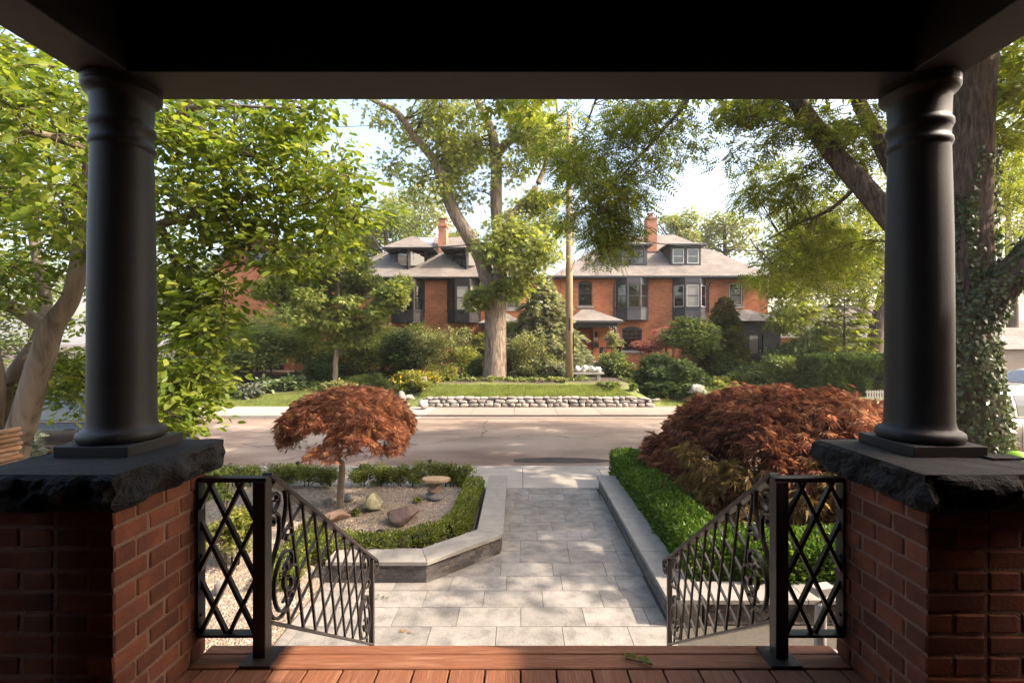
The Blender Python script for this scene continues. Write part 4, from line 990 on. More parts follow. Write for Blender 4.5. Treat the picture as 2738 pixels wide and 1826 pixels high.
er = MB(); er.add([(e0, ey-.35, 3.80), (e1, ey-.35, 3.80), (e1, YF+.1, 3.80), (e0, YF+.1, 3.80), (ux(1972), YF+.1, 4.62), (ux(2000), YF+.1, 4.62)], [(0, 1, 5, 4), (1, 2, 5), (3, 0, 4), (0, 3, 2, 1)]); er.build('entrance_roof', M_shingle, hb)
d0, d1 = ux(2001, ey), ux(2038, ey)
ed = MB().box(d0, d1, ey+.05, ey+.10, zx(977, ey), zx(886, ey)).build('side_door', M_black, hb)
MB().box(ux(2005, ey), ux(2027, ey), ey+.035, ey+.048, zx(945, ey), zx(892, ey)).build('door_pane', M_glassl, ed)
MB().tube([(ux(2033, ey), ey+.04, zx(938, ey)), (ux(2033, ey), ey-.02, zx(938, ey))], .035, 8).build('door_knob', M_stonesill, ed)
for k in range(5):
    z = zx(979, ey)-.16*k; MB().box(ux(2000, ey), ux(2046, ey), ey-.3*(k+1), ey-.3*k-.001, z-.2, z-.04).build('entrance_step', simple('dark_wood_step', (.09, .07, .06), rough=.8), hb)

# ---------- left house with prow dormers
hl = thing('brick_house', 'brick house with dark brown bays and two pointed prow dormers behind the big maple', 'house', (-5.3, YF, GZH))
wx0, wx1 = -11.6, 1.05
gl1, gl2 = (ux(1064), ux(1106), 1.7, zx(884)), (ux(1216), ux(1258), 1.7, zx(884)); ur = (ux(1352), ux(1390), zx(826), zx(764)); ul = (ux(918), ux(956), zx(826), zx(764))
mb = MB(); wall_holes(mb, wx0, wx1, GZH-.4, zE, YF, [gl1, gl2, ur, ul])
mb.quad((wx0, YF+9, GZH-.4), (wx0, YF, GZH-.4), (wx0, YF, zE), (wx0, YF+9, zE)); mb.quad((wx1, YF, GZH-.4), (wx1, YF+9, GZH-.4), (wx1, YF+9, zE), (wx1, YF, zE)); mb.quad((wx1, YF+9, GZH-.4), (wx0, YF+9, GZH-.4), (wx0, YF+9, zE), (wx1, YF+9, zE))
mb.build('wall', M_brick, hl)
for w_ in (gl1, gl2): window(hl, *w_, YF, frame=M_brown, cols=2, arch=True, mid=0)
window(hl, *ur, YF, frame=M_brown, blind='top', storm=M_white); window(hl, *ul, YF, frame=M_brown)
hip_roof(hl, -11.95, 1.32, eY, YF+9.5, 6.58, -7.1, -3.3, 32.0, 33.2, 9.93, trim=M_brown)
MB().box(ux(1172, 30.3), ux(1193, 30.3), 30.3, 31.15, 7.9, 10.25).build('chimney', M_brick2, hl)
c0, c1 = ux(1172, 30.3), ux(1193, 30.3)
ch = MB(); ch.box(c0-.06, c1+.06, 30.24, 31.21, 10.25, 10.42); ch.box(c0+.06, c1-.06, 30.42, 31.0, 10.42, 10.78); ch.box(c0-.02, c1+.02, 30.36, 31.08, 10.80, 10.83); ch.build('chimney_cap', M_brick2, hl)
MB().box(c0-.03, c1+.03, 30.20, 30.29, 8.05, 8.32).build('flashing', M_black, hl)
sk = MB(); y0_, y1_ = 31.1, 31.85; zr_ = lambda y: 6.58+(y-eY)*.842; sk.add([(-7.0, y0_, zr_(y0_)+.06), (-6.05, y0_, zr_(y0_)+.06), (-6.05, y1_, zr_(y1_)+.06), (-7.0, y1_, zr_(y1_)+.06), (-7.0, y0_, zr_(y0_)-.02), (-6.05, y0_, zr_(y0_)-.02), (-6.05, y1_, zr_(y1_)-.02), (-7.0, y1_, zr_(y1_)-.02)], [(0, 1, 2, 3), (4, 5, 1, 0), (5, 6, 2, 1), (7, 4, 0, 3)])
sk.build('skylight', glassmat('skylight_glass', (.5, .5, .5), .08), hl)
def prow(parent, xc, yf, zb, zt):
    """pointed dormer: two window faces meeting at a post, under a wide hipped roof"""
    hw, dp = 1.02, .85; post = MB(); o = MB()
    A, B, D_ = (xc-hw, yf+dp), (xc, yf), (xc+hw, yf+dp)
    body = MB(); pieces = []
    for p0, p1 in ((A, B), (B, D_)): pieces += facet(body, p0, p1, zb+.05, zb+.42, zt-.05, zt, M_glass, post=.12, mid=.02)
    body.prism([A, B, D_], zb-.15, zb+.06)
    ob = body.build('dormer', M_brown, parent)
    for nm, m_, mt in pieces: m_.build(nm, mt, ob)
    ov = 1.62; yb = yf+2.3
    e = MB(); pts = [(xc-ov, yf-.05, zt), (xc+ov, yf-.05, zt), (xc+ov, yb, zt), (xc-ov, yb, zt), (xc-.15, yf+1.35, zt+1.0), (xc+.15, yf+1.35, zt+1.0), (xc+.15, yb+.6, zt+1.0), (xc-.15, yb+.6, zt+1.0)]
    e.add(pts, [(0, 1, 5, 4), (1, 2, 6, 5), (3, 0, 4, 7)]); e.build('dormer_roof', M_shingle, ob)
    q = MB(); q.add([(xc-ov, yf-.05, zt-.12), (xc+ov, yf-.05, zt-.12), (xc+ov, yb, zt-.12), (xc-ov, yb, zt-.12)]+[tuple(Vector(z_)-Vector((0, 0, .003))) for z_ in pts[:4]], [(0, 3, 2, 1), (0, 1, 5, 4), (1, 2, 6, 5), (3, 0, 4, 7)]); q.build('dormer_eave', M_brown, ob)
    for s_ in (-1, 1):
        t_ = [(xc+s_*hw, yf+dp, zb), (xc+s_*hw, yb, zt), (xc+s_*hw, yf+dp, zt)]; MB().quad(*(t_ if s_ > 0 else t_[::-1])).build('cheek', M_dshingle, ob)
prow(hl, ux(1091, 28.6), 28.62, 6.95, 8.52); prow(hl, ux(1247, 28.6), 28.62, 6.95, 8.52)
z0b, zsb, zhb, z1b = zx(863), zx(831), zx(766), 6.43
bay(hl, ux(1046), ux(1136), ux(1067, 27.9), ux(1106, 27.9), YF, .62, z0b, zsb, zhb, z1b, M_brown, panel=True)
bay(hl, ux(1196), ux(1286), ux(1217, 27.9), ux(1256, 27.9), YF, .62, z0b, zsb, zhb, z1b, M_brown, panel=True, glass=[M_glass, M_glassl, M_glassl], blindfacets=(1, 2))
x_ = ux(1037); MB().tube([(x_, YF-.07, 6.4), (x_, YF-.07, GZH)], .05, 8).build('downpipe', M_brown, hl)
er = MB(); er.add([(ux(1285), 27.0, 3.70), (ux(1400), 27.0, 3.70), (ux(1400), YF, 3.7), (ux(1285), YF, 3.7), (-1.4, YF, 4.4), (-.9, YF, 4.4)], [(0, 1, 5, 4), (1, 2, 5), (3, 0, 4), (0, 3, 2, 1)]); er.build('porch_roof', M_shingle, hl)
MB().box(ux(1285), ux(1400), 27.02, YF, 3.5, 3.69).build('porch_beam', M_brown, hl)
MB().box(ux(945), ux(968), 25.6, 26.0, .4, 2.3).build('gate_pier', M_brick, hl)
for k in range(5): MB().box(ux(936), ux(976), 25.0-.25*k+.3, 25.55-.25*k, .4, 1.25-.17*k).build('entrance_step', simple('dark_wood_step', (.09, .07, .06), rough=.8), hl)

# ---------- gabled house far left
hg = thing('brick_house', 'gabled brick house with grey trimmed windows half hidden behind the small tree', 'house', (-17, 29.5, .6))
yg = 29.5; xa, xb = ux(560, yg), ux(845, yg); xc = ux(703, yg); zg = zx(727, yg); za = zx(622, yg)
mb = MB(); holes = [(ux(683, yg), ux(760, yg), zx(1000, yg)+.2, zx(880, yg)), (ux(575, yg), ux(612, yg), zx(935, yg), zx(880, yg)), (ux(738, yg), ux(790, yg), zx(852, yg), zx(772, yg))]
wall_holes(mb, xa, xb, .2, zg, yg, holes); mb.quad((xa, yg, zg), (xb, yg, zg), (xc, yg, za)); mb.quad((xb, yg, .2), (xb, yg+10, .2), (xb, yg+10, zg), (xb, yg, zg)); mb.quad((xa, yg+10, .2), (xa, yg, .2), (xa, yg, zg), (xa, yg+10, zg))
mb.build('wall', M_brick, hg)
for h_ in holes: window(hg, *h_, yg, cols=2 if h_[1]-h_[0] > 1 else 1, storm=M_grey)
window(hg, xc-.9, xc+1.2, zx(712, yg), zx(668, yg), yg-.16, cols=2, sill=False, storm=M_grey)
gr = MB(); ov = .55
for s_, xe in ((-1, xa), (1, xb)):
    dx = xe-xc; k = 1+ov/abs(dx); xo, zo = xc+dx*k, za+(zg-za)*k
    q = [(xc, yg-.6, za+.12), (xc, yg+10.5, za+.12), (xo, yg+10.5, zo+.12), (xo, yg-.6, zo+.12)]; lo_ = [(a, b, c_-.22) for a, b, c_ in q]
    fs_ = [(0, 1, 2, 3), (7, 6, 5, 4), (0, 3, 7, 4), (3, 2, 6, 7)]; gr.add(q+lo_, fs_ if s_ > 0 else [f[::-1] for f in fs_])
go = gr.build('roof', M_shingle, hg)
for s_, xe in ((-1, xa), (1, xb)):
    dx = xe-xc; k = 1+ov/abs(dx); MB().bar((xc, yg-.63, za+.02), (xc+dx*k, yg-.63, za+(zg-za)*k+.02), .05, .32).build('barge_board', M_grey, go)
MB().box(ux(881, 31), ux(905, 31), 31, 31.8, 6.5, zx(632, 31)).build('chimney', M_brick2, hg)
# low brick house and garage far right
ht = thing('brick_bungalow', 'low brick bungalow with a white fascia seen past the dark entrance', 'house', (24, 34, .6))
MB().box(19.0, 40, 34, 42, .3, 2.9).build('wall', M_brick, ht); q = MB(); q.add([(18.5, 33.5, 3.2), (40.5, 33.5, 3.2), (40.5, 42.5, 3.2), (18.5, 42.5, 3.2), (22, 38, 5.6), (37, 38, 5.6)], [(0, 1, 5, 4), (1, 2, 5), (2, 3, 4, 5), (3, 0, 4), (0, 3, 2, 1)]); q.build('roof', M_shingle, ht)
MB().box(18.5, 40.5, 33.4, 33.5, 2.92, 3.22).build('fascia', M_white, ht)
for x_ in (21, 24.5, 28): window(ht, x_, x_+1.4, 1.3, 2.5, 33.9, storm=M_white, sill=False)
gg = thing('garage', 'beige clapboard garage at the right edge beyond the parked cars', 'garage', (31, 26.5, .7))
M_beige = simple('beige_siding', (.34, .27, .21), (.30, .24, .19), rough=.7, scale=4)
gx0, gx1, gyy = ux(2655, 26.5), ux(2655, 26.5)+7, 26.5
MB().box(gx0, gx1, gyy, gyy+6, .3, 2.15).build('wall', M_beige, gg)
for k in range(12): MB().box(gx0-.02, gx1+.02, gyy-.02, gyy-.002, .4+k*.145, .4+k*.145+.135).build('siding_board', M_beige, gg)
q = MB(); q.add([(gx0-.3, gyy-.3, 2.15), (gx1+.3, gyy-.3, 2.15), (gx1+.3, gyy+6.3, 2.15), (gx0-.3, gyy+6.3, 2.15), (gx0+1.5, gyy+3, 3.5), (gx1-1.5, gyy+3, 3.5)], [(0, 1, 5, 4), (1, 2, 5), (2, 3, 4, 5), (3, 0, 4), (0, 3, 2, 1)]); q.build('roof', M_shingle, gg)
MB().box(gx0+2.0, gx0+2.06, gyy-.04, gyy-.021, .4, 2.1).build('corner_board', M_brown, gg)

# ================================================================== FIELD STONE RETAINING WALL
def stone_mesh(seed, sub=2, rough=.22):
    import bmesh
    rs = random.Random(seed*31+5); cuts = []
    for k in range(9):
        n_ = Vector((rs.uniform(-1, 1), rs.uniform(-1, 1), rs.uniform(-1, 1))).normalized(); cuts.append((n_, rs.uniform(.5, .82)))
    bm = bmesh.new(); bmesh.ops.create_icosphere(bm, subdivisions=sub, radius=1)
    for v in bm.verts:
        p_ = v.co.copy(); k = 1+rough*mnoise.fractal(p_*1.3+Vector((seed*7.1, seed*3.3, seed)), 1, 2, 3)
        q = Vector((p_.x*k, p_.y*k, p_.z*k))
        for n_, d_ in cuts:
            e_ = q.dot(n_)-d_
            if e_ > 0: q -= n_*e_
        v.co = q
    me = bpy.data.meshes.new('stone'); bm.to_mesh(me); bm.free()
    me.polygons.foreach_set('use_smooth', [True]*len(me.polygons)); return me
SM = []
for s_ in range(9):
    me = stone_mesh(s_+1); me.materials.append(M_fieldstone); SM.append(me)
rw = thing('retaining_wall', 'low dry stone retaining wall of pale rounded boulders under the grass strip', 'wall', (0.5, 18.0, 0))
def put_stone(parent, x, y, z, sx_, sy_, sz_, mat=None, name='stone'):
    return link(name, random.choice(SM), parent, Matrix.Translation((x, y, z)) @ Matrix.Rotation(random.uniform(-.25, .25), 4, 'Y') @ Matrix.Rotation(random.uniform(-.4, .4), 4, 'Z') @ Matrix.Diagonal((sx_, sy_, sz_, 1)))
WM = []
for s_ in range(8):                      # blocky wall stones: rounded boxes with uneven faces
    import bmesh
    bm = bmesh.new(); bmesh.ops.create_icosphere(bm, subdivisions=3, radius=1)
    for v in bm.verts:
        p_ = v.co.copy(); q = Vector([math.copysign(abs(c_)**.55, c_) for c_ in p_]); q *= 1+.16*mnoise.fractal(p_*1.2+Vector((s_*5.1, s_*2.3, s_)), 1, 2, 3); v.co = q*.86
    me = bpy.data.meshes.new('stone'); bm.to_mesh(me); bm.free(); me.polygons.foreach_set('use_smooth', [True]*len(me.polygons)); me.materials.append(M_fieldstone); WM.append(me)
for row, (zc_, hh, wlo, whi, xe) in enumerate(((.065, .082, .11, .22, 5.0), (.205, .078, .10, .26, 4.7), (.33, .062, .10, .24, 4.2))):
    x_ = -3.95+.1*row
    while x_ < xe:
        w_ = random.uniform(wlo, whi); h_ = hh*random.uniform(.85, 1.2)
        link('stone', random.choice(WM), rw, Matrix.Translation((x_+w_, 18.0+.045*row+random.uniform(-.03, .03), zc_+random.uniform(-.012, .012))) @ Matrix.Rotation(random.uniform(-.14, .14), 4, 'Y') @ Matrix.Rotation(random.choice((0, math.pi)), 4, 'Z') @ Matrix.Diagonal((w_*1.08, .17, h_*1.12, 1)))
        x_ += w_*1.93
for k in range(8): put_stone(rw, 3.9+k*.2, 18.1, .20+.06*(k % 3), .28, .2, .055)
MB().box(-3.9, 4.9, 18.1, 18.3, -.05, .3).build('earth_core', M_soil, rw)
gi = 0
for (u, v, w_, h_, lb) in ((1068, 1077, 42, 18, 'long flat pale boulder lying left of the stone wall'), (1074, 1061, 17, 40, 'upright pale boulder standing left of the stone wall'), (1092, 1064, 26, 22, 'squat grey boulder behind the upright one left of the stone wall'), (1052, 1083, 26, 12, 'small half sunk boulder at the lawn corner'), (1130, 1080, 24, 26, 'pale boulder at the left end of the stone wall')):
    p_ = G(u, v+h_*.4, .05); s_ = p_.y/FPX
    o = put_stone(None, p_.x, p_.y, .05+h_*s_*.3, w_*s_*.62, .25, h_*s_*.62, name='boulder'); tag(o, lb, 'boulder', 'boulders at the corner of the far lawn')

# ================================================================== UTILITY POLE AND CABLES
pp = C(1522, 1014, 21.8); pz = hz(pp.x, pp.y)
up_ = thing('utility_pole', 'tall weathered wooden utility pole in front of the right brick house', 'pole', (pp.x, pp.y, pz))
MB().tube([(pp.x, pp.y, pz-.3), (pp.x, pp.y, 6), (pp.x, pp.y, 13.5)], [.19, .165, .125], 18).build('shaft', M_pole, up_, smooth=True)
MB().box(pp.x+.165, pp.x+.215, pp.y-.10, pp.y+.02, 2.0, 3.0).build('conduit_box', M_black, up_)
MB().box(pp.x-.03, pp.x+.03, pp.y-.21, pp.y-.165, 3.1, 3.7).build('tag_plate', M_black, up_)
zc = C(1522, 612, 21.8).z
br = MB(); br.bar((pp.x-.55, pp.y-.2, zc), (pp.x+.3, pp.y-.2, zc), .06, .09); br.build('bracket', M_black, up_)
for dx in (-.5, -.2): MB().lathe([(.03, zc-.02), (.05, zc+.05), (.03, zc+.1)], pp.x+dx, pp.y-.2, 10).build('insulator', M_black, up_)
def cable(name, label, a, b, sag, r_=.018, n_=26, group='overhead cables'):
    a, b = Vector(a), Vector(b); pts = [a.lerp(b, t)-Vector((0, 0, sag*4*t*(1-t))) for t in np.linspace(0, 1, n_)]
    return tag(MB().tube(pts, r_, 6).build(name, M_wire, smooth=True), label, 'cable', group)
P0 = (pp.x, pp.y-.2, zc)
J = C(1058, 664, 21.0)
cable('overhead_cable', 'thick black cable running left from the pole across the maple trunk', P0, J, .25, .026)
cable('overhead_cable', 'black cable going on left from the splice towards the gabled house', J, C(560, 662, 20), .2, .024)
cable('overhead_cable', 'black cable sloping up left through the magnolia leaves', C(760, 680, 19.5), C(-200, 300, 8), .25, .014)
cable('overhead_cable', 'second thin cable sloping up left through the magnolia leaves', C(700, 668, 19.5), C(-220, 420, 9), .25, .010)
cable('overhead_cable', 'black cable running right from the pole in front of the dormers', P0, C(2120, 672, 20), .30, .022)
cable('overhead_cable', 'thin high wire crossing the sky left of the big maple', C(1530, 305, 21.8), C(420, 352, 19), .15, .012)
cable('service_wire', 'pale service wire dropping left from the splice, upper one', J, C(820, 712, 24), .35, .012)
cable('service_wire', 'pale service wire dropping left from the splice, lower one', J, C(845, 740, 25), .5, .012)
cable('guy_wire', 'thin wire hanging down left of the pole', C(1505, 615, 21.8), C(1478, 790, 27.9), .05, .010)
cable('guy_wire', 'thin wire hanging down just beside the pole', C(1511, 615, 21.8), C(1496, 800, 27.9), .05, .010)

# ================================================================== CARS
M_silver = simple('silver_car_paint', (.34, .315, .29), (.33, .305, .28), rough=.25, metal=.6, spec=.6, scale=2)
M_blackcar = simple('black_car_paint', (.008, .008, .010), rough=.12, spec=.7, scale=2)
M_chrome = simple('chrome_trim', (.7, .7, .7), rough=.12, metal=1, scale=2)
M_tyre = simple('tyre_rubber', (.02, .02, .02), rough=.9, scale=8)
M_lamp = glassmat('lamp_glass', (.55, .55, .5), .1)
def car(label, loc, rotz, paint, L=4.7, W=1.85, Hh=1.62, suv=True):
    root = thing('parked_car', label, 'car', (0, 0, 0))
    n = 40; xs = np.linspace(0, L, n)
    belt = lambda x: np.interp(x/L, [0, .02, .08, .22, .30, .6, .9, .97, 1], [.55, .72, .84, .93, .97, .99, 1.0, .96, .8])*(Hh/1.62)
    roof = lambda x: np.interp(x/L, [.27, .40, .48, .6, .8, .93, .985], [.97, 1.46, 1.58, 1.62, 1.59, 1.42, .99])*(Hh/1.62) if suv else np.interp(x/L, [.27, .42, .52, .66, .80, .92], [.95, 1.42, 1.52, 1.50, 1.30, .98])*(Hh/1.55)
    hw = lambda x: W/2*np.interp(x/L, [0, .04, .12, .5, .9, .97, 1], [.70, .86, .97, 1, .98, .9, .78])
    mb = MB(); k = 9
    for x in xs:
        w_, b = hw(x), belt(x)
        prof = [(w_*.92, .22), (w_*.99, .34), (w_, .52), (w_*.985, b*.8), (w_*.95, b*.96), (w_*.86, b), (w_*.4, b+.012), (0, b+.016)]
        prof = prof+[(-a, c_) for a, c_ in prof[-2::-1]]
        k = len(prof); mb.v += [(x, a, c_) for a, c_ in prof]
    for i in range(n-1):
        for j in range(k-1): mb.f.append((i*k+j, i*k+j+1, (i+1)*k+j+1, (i+1)*k+j))
        mb.f.append((i*k+k-1, i*k, (i+1)*k, (i+1)*k+k-1))
    mb.f += [tuple(range(k)), tuple(range((n-1)*k, n*k))[::-1]]
    body = mb.build('body', paint, root, smooth=True)
    gh = MB(); lo, hi = (.27, .985) if suv else (.27, .92); xs2 = np.linspace(L*lo, L*hi, 26); k = 7
    for x in xs2:
        b, r_ = belt(x)+.006, max(roof(x), belt(x)+.012); w_ = hw(x)
        prof = [(w_*.90, b), (w_*.84, b+(r_-b)*.5), (w_*.74, b+(r_-b)*.9), (w_*.5, r_), (0, r_+.012)]; prof = prof+[(-a, c_) for a, c_ in prof[-2::-1]]; k = len(prof); gh.v += [(x, a, c_) for a, c_ in prof]
    for i in range(25):
        for j in range(k-1): gh.f.append((i*k+j, i*k+j+1, (i+1)*k+j+1, (i+1)*k+j))
    cab = gh.build('cabin', paint, root, smooth=True)
    # side glass and windscreen sit just off the cabin skin
    def gl(x0, x1, s_):
        m_ = MB(); q = 10; rws = 5
        for x in np.linspace(x0, x1, q):
            bl_, r_ = belt(x), max(roof(x), belt(x)+.05); w_ = hw(x)
            for f in np.linspace(.06, .82, rws):
                m_.v.append((x, s_*(float(np.interp(f, [0, .5, .9], [w_*.90, w_*.84, w_*.74]))+.007), bl_+.006+(r_-bl_)*f))
        m_.f = [(rws*i+j, rws*(i+1)+j, rws*(i+1)+j+1, rws*i+j+1)[::s_] for i in range(q-1) for j in range(rws-1)]
        m_.build('side_window', M_glass, cab)
    for s_ in (-1, 1):
        gl(L*.33, L*.50, s_); gl(L*.515, L*.69, s_); gl(L*.705, L*(.88 if suv else .80), s_)
    ws = MB(); q = 9
    for t in np.linspace(0, 1, q):
        x = L*(.285+(.465-.285)*t); r_ = roof(x)
        for yy_ in np.linspace(-1, 1, 7): ws.v.append((x-.012, yy_*hw(x)*(.80-.28*t)*.98, r_+.010-.03*yy_*yy_*(t)))
    ws.f = [(i*7+j, (i+1)*7+j, (i+1)*7+j+1, i*7+j+1)[::-1] for i in range(q-1) for j in range(6)]
    ws.build('windscreen', M_glass, cab)
    if suv:
        for s_ in (-1, 1): MB().tube([(L*.46, s_*hw(2)*.62, Hh+.0), (L*.48, s_*hw(2)*.62, Hh+.06), (L*.9, s_*hw(2)*.60, Hh-.01), (L*.92, s_*hw(2)*.60, Hh-.09)], .018, 8).build('roof_rail', M_chrome, cab)
    for s_ in (-1, 1):
        MB().bar((L*.30, s_*(W/2*.925), belt(L*.3)+.004), (L*.9, s_*(W/2*.905), belt(L*.9)+.004), .014, .022).build('belt_trim', M_chrome, body)
        for x in (L*.47, L*.665): smooth_bevel(MB().box(x-.09, x+.09, s_*(W/2*.975)-.02, s_*(W/2*.975)+.02, belt(x)-.17, belt(x)-.135).build('door_handle', M_chrome if suv else paint, body), .01)
        for x in (L*.34, L*.508, L*.70): MB().box(x-.004, x+.004, s_*(W/2*.999)-.004, s_*(W/2*.999)+.003, .35, belt(x)-.05).build('door_gap', M_tyre, body)
        mr_ = MB(); mr_.lathe([(.0, -.07), (.06, -.05), (.08, 0), (.06, .05), (0, .07)], 0, 0, 10); mr_.v = [(a*1.2+L*.345, b+s_*(W/2+.07), c_+belt(L*.34)+.08) for a, b, c_ in mr_.v]; mr_.build('mirror', paint, body, smooth=True)
        lp = MB().obox((.16, s_*(W/2*.74), .70), Vector((.16, s_*.10, .06)), Vector((-.02, s_*.13, 0)), (0, 0, .07)); smooth_bevel(lp.build('headlight', M_lamp, body), .03)
        tl = MB().box(L-.16, L-.03, *sorted((s_*W/2*.62, s_*W/2*.88)), .72, .95); smooth_bevel(tl.build('tail_light', simple('red_lamp', (.3, .01, .01), rough=.2), body), .02)
        for x in (L*.185, L*.80):
            wh = MB(); yc = s_*(W/2-.10); wh.lathe([(.25, -.105), (.31, -.10), (.34, -.07), (.34, .07), (.31, .10), (.25, .105)], 0, 0, 32)
            wh.v = [(x+a, yc+c_, .34+b) for a, b, c_ in wh.v]; wo = wh.build('wheel', M_tyre, root, smooth=False)
            rm = MB(); rm.lathe([(.235, -.02), (.24, .108), (.20, .112), (.05, .09), (.0, .09)], 0, 0, 20); rm.v = [(x+a, yc+s_*c_, .34+b) for a, b, c_ in rm.v]; rm.build('rim', M_chrome, wo)
    gr_ = MB()
    for k_ in range(4): gr_.box(-.012, .03, -W*.27, W*.27, .46+k_*.075, .485+k_*.075)
    gr_.build('grille', M_chrome, body); MB().box(-.004, .05, -W*.29, W*.29, .43, .76).build('grille_back', M_tyre, body)
    root.matrix_world = Matrix.Identity(4); root.location = loc; root.rotation_euler = (0, 0, rotz); 
    return root
car('silver sport utility car parked at the near kerb behind the ivy covered trunk', (7.55, 10.75, -.10), 0, M_silver)
car('silver car in the driveway in front of the beige garage', (18.9, 18.7, .02), 0, simple('pale_car_paint', (.38, .38, .38), rough=.25, metal=.5), suv=False, Hh=1.5)
car('black car parked at the near kerb behind the left porch column', (-12.9, 10.75, -.10), 0, M_blackcar, suv=False, Hh=1.5)

# ================================================================== TREES
def tree(name, label, cat, base, limbs, bark, clusters, sp, tm, leaf, group=None, rb=.03, rt=.008, ringn=12, sub=True, reach=99, crown='crown', wob=0.0):
    """limbs: list of (points, radius0, radius1); sp: spray() arguments"""
    root = thing(name, label, cat, base, group)
    mb = MB(); poly = []
    for pts, r0, r1 in limbs: poly.append(limb_tube(mb, pts, r0, r1, ringn, wob))
    tr = mb.build('trunk', bark, root, smooth=True)
    P, D, Nn, S, T = spray(clusters, **sp)
    tw = MB(); twigs(tw, T, poly, rb, rt, sub, reach)
    if tw.v: tag(tw.build('twigs', B_twig, root, smooth=True), kind='stuff')
    tag(link(crown, leaf_data(crown, P, D, Nn, S, tm, leaf), root), kind='stuff')
    return root, poly
def px(*pts): return [C(*p) for p in pts]
def bark_relief(o, amp, freq):
    me = o.data; n_ = len(me.vertices); co = np.empty(n_*3, np.float32); me.vertices.foreach_get('co', co)

# ---- big silver maple across the street
Y = 22.3; mz = hz(ux(1323, Y), Y)
trunk = [C(1322, 1022, Y), C(1323, 1000, Y), C(1325, 950, Y), C(1325, 880, Y), C(1324, 800, Y), C(1330, 760, Y), C(1337, 715, Y+.1), C(1334, 640, Y+.2), C(1327, 555, Y+.2), C(1326, 428, Y), C(1312, 344, Y-.2), C(1273, 262, Y-.4), C(1262, 180, Y-.4), C(1255, 60, Y)]
left = [C(1318, 790, Y), C(1300, 735, Y-.1), C(1285, 690, Y-.2), C(1257, 640, Y-.3), C(1211, 561, Y-.5), C(1183, 484, Y-.8), C(1160, 428, Y-1.0), C(1107, 364, Y-1.2), C(1062, 302, Y-1.4), C(1004, 272, Y-1.6), C(930, 225, Y-1.8)]
rt1 = [C(1331, 420, Y), C(1345, 392, Y), C(1371, 369, Y-.2), C(1413, 302, Y-.5), C(1458, 262, Y-.8), C(1500, 200, Y-1)]
rt2 = [C(1338, 690, Y+.1), C(1350, 600, Y+.3), C(1385, 560, Y+.5), C(1427, 513, Y+.8), C(1455, 451, Y+1.0), C(1475, 378, Y+1.2), C(1490, 300, Y+1.3)]
limbs = [(trunk, [.66, .58, .54, .53, .52, .44, .36, .30, .30, .27, .22, .17, .14, .08], 0), (left, [.40, .38, .35, .33, .30, .26, .22, .17, .14, .10, .05], 0), (rt1, [.2, .2, .19, .16, .12, .06], 0), (rt2, [.22, .22, .2, .18, .13, .09, .05], 0)]
cl = np.concatenate([
    fill([(1010, 275), (1180, 275), (1240, 420), (1225, 500), (1130, 490), (1030, 430)], 20, 19.6, 24.4, .8, 1.4),
    fill([(1225, 300), (1330, 300), (1330, 480), (1240, 560), (1210, 470)], 9, 21.0, 25, .7, 1.2),
    fill([(1330, 270), (1490, 270), (1500, 420), (1440, 560), (1370, 560), (1340, 430)], 17, 20.6, 25, .8, 1.3),
    fill([(1255, 640), (1345, 560), (1420, 600), (1480, 690), (1450, 740), (1340, 725), (1300, 700)], 20, 20.0, 23.5, .6, 1.2),
    fill([(1395, 520), (1500, 480), (1510, 620), (1440, 640)], 7, 22, 24, .4, .7),
    fill([(1335, 740), (1400, 745), (1390, 790), (1340, 780)], 4, 21.2, 21.8, .3, .45),
    fill([(1265, 770), (1290, 770), (1288, 850), (1268, 840)], 4, 21.4, 21.9, .25, .4),
    fill([(900, 40), (1560, 40), (1560, 265), (960, 265)], 26, 19, 26, .8, 1.3)])
silver, poly = tree('maple_tree', 'big silver maple with a thick grey trunk forking into several limbs', 'tree', (trunk[0].x, Y, mz), limbs, B_maple, cl, dict(sub=24, k=10, sub_r=.45, size=.20, droop=.6, shell=.1), T_STAR, L_maple, rb=.05, rt=.012, ringn=20)
# burl, root flare
for u, v, r_ in ((1352, 768, .26), (1340, 905, .2), (1312, 748, .2)):
    c_ = C(u, v, Y-.3); MB().lathe([(.02, c_.z-r_*1.3), (r_*.7, c_.z-r_*.7), (r_, c_.z), (r_*.7, c_.z+r_*.7), (.02, c_.z+r_*1.3)], c_.x, c_.y+.15, 14).build('burl', B_maple, silver, smooth=True)

# ---- honey locust with ivy on the right, hanging over the street
Y = 8.8; bx_ = ux(2588, Y)
tk = [(bx_, Y, -.1), (bx_-.03, Y, .5), (bx_-.10, Y, 1.6), (bx_-.16, Y, 2.6), C(2585, 760, Y), C(2583, 600, Y), C(2590, 400, Y), C(2605, 200, Y), C(2625, 20, Y), C(2640, -300, Y+.5), C(2600, -700, Y+1)]
l1 = [C(2560, 800, Y+.2), C(2480, 700, Y+.6), C(2364, 565, Y+1), C(2300, 490, Y+1.2), C(2220, 400, Y+1.5), C(2131, 268, Y+1.8), C(2060, 120, Y+2.2), C(1900, -150, Y+2.4), C(1700, -400, Y+2.5)]
l2 = [C(2570, 700, Y+.3), C(2450, 560, Y+1.2), C(2375, 420, Y+1.8), C(2325, 330, Y+2.1), C(2290, 255, Y+2.4), C(2230, 60, Y+2.8), C(2150, -200, Y+3)]
l3 = [C(2600, 870, Y), C(2640, 800, Y-.3), C(2738, 705, Y-.6), C(2860, 560, Y-.9), C(2980, 380, Y-1), C(3100, 100, Y-1)]
l4 = [C(1900, -150, Y+2.4), C(1870, 60, Y+1.7), C(1850, 240, Y+1.3), C(1780, 340, Y+1.2), C(1690, 440, Y+1.3), C(1600, 545, Y+1.5)]
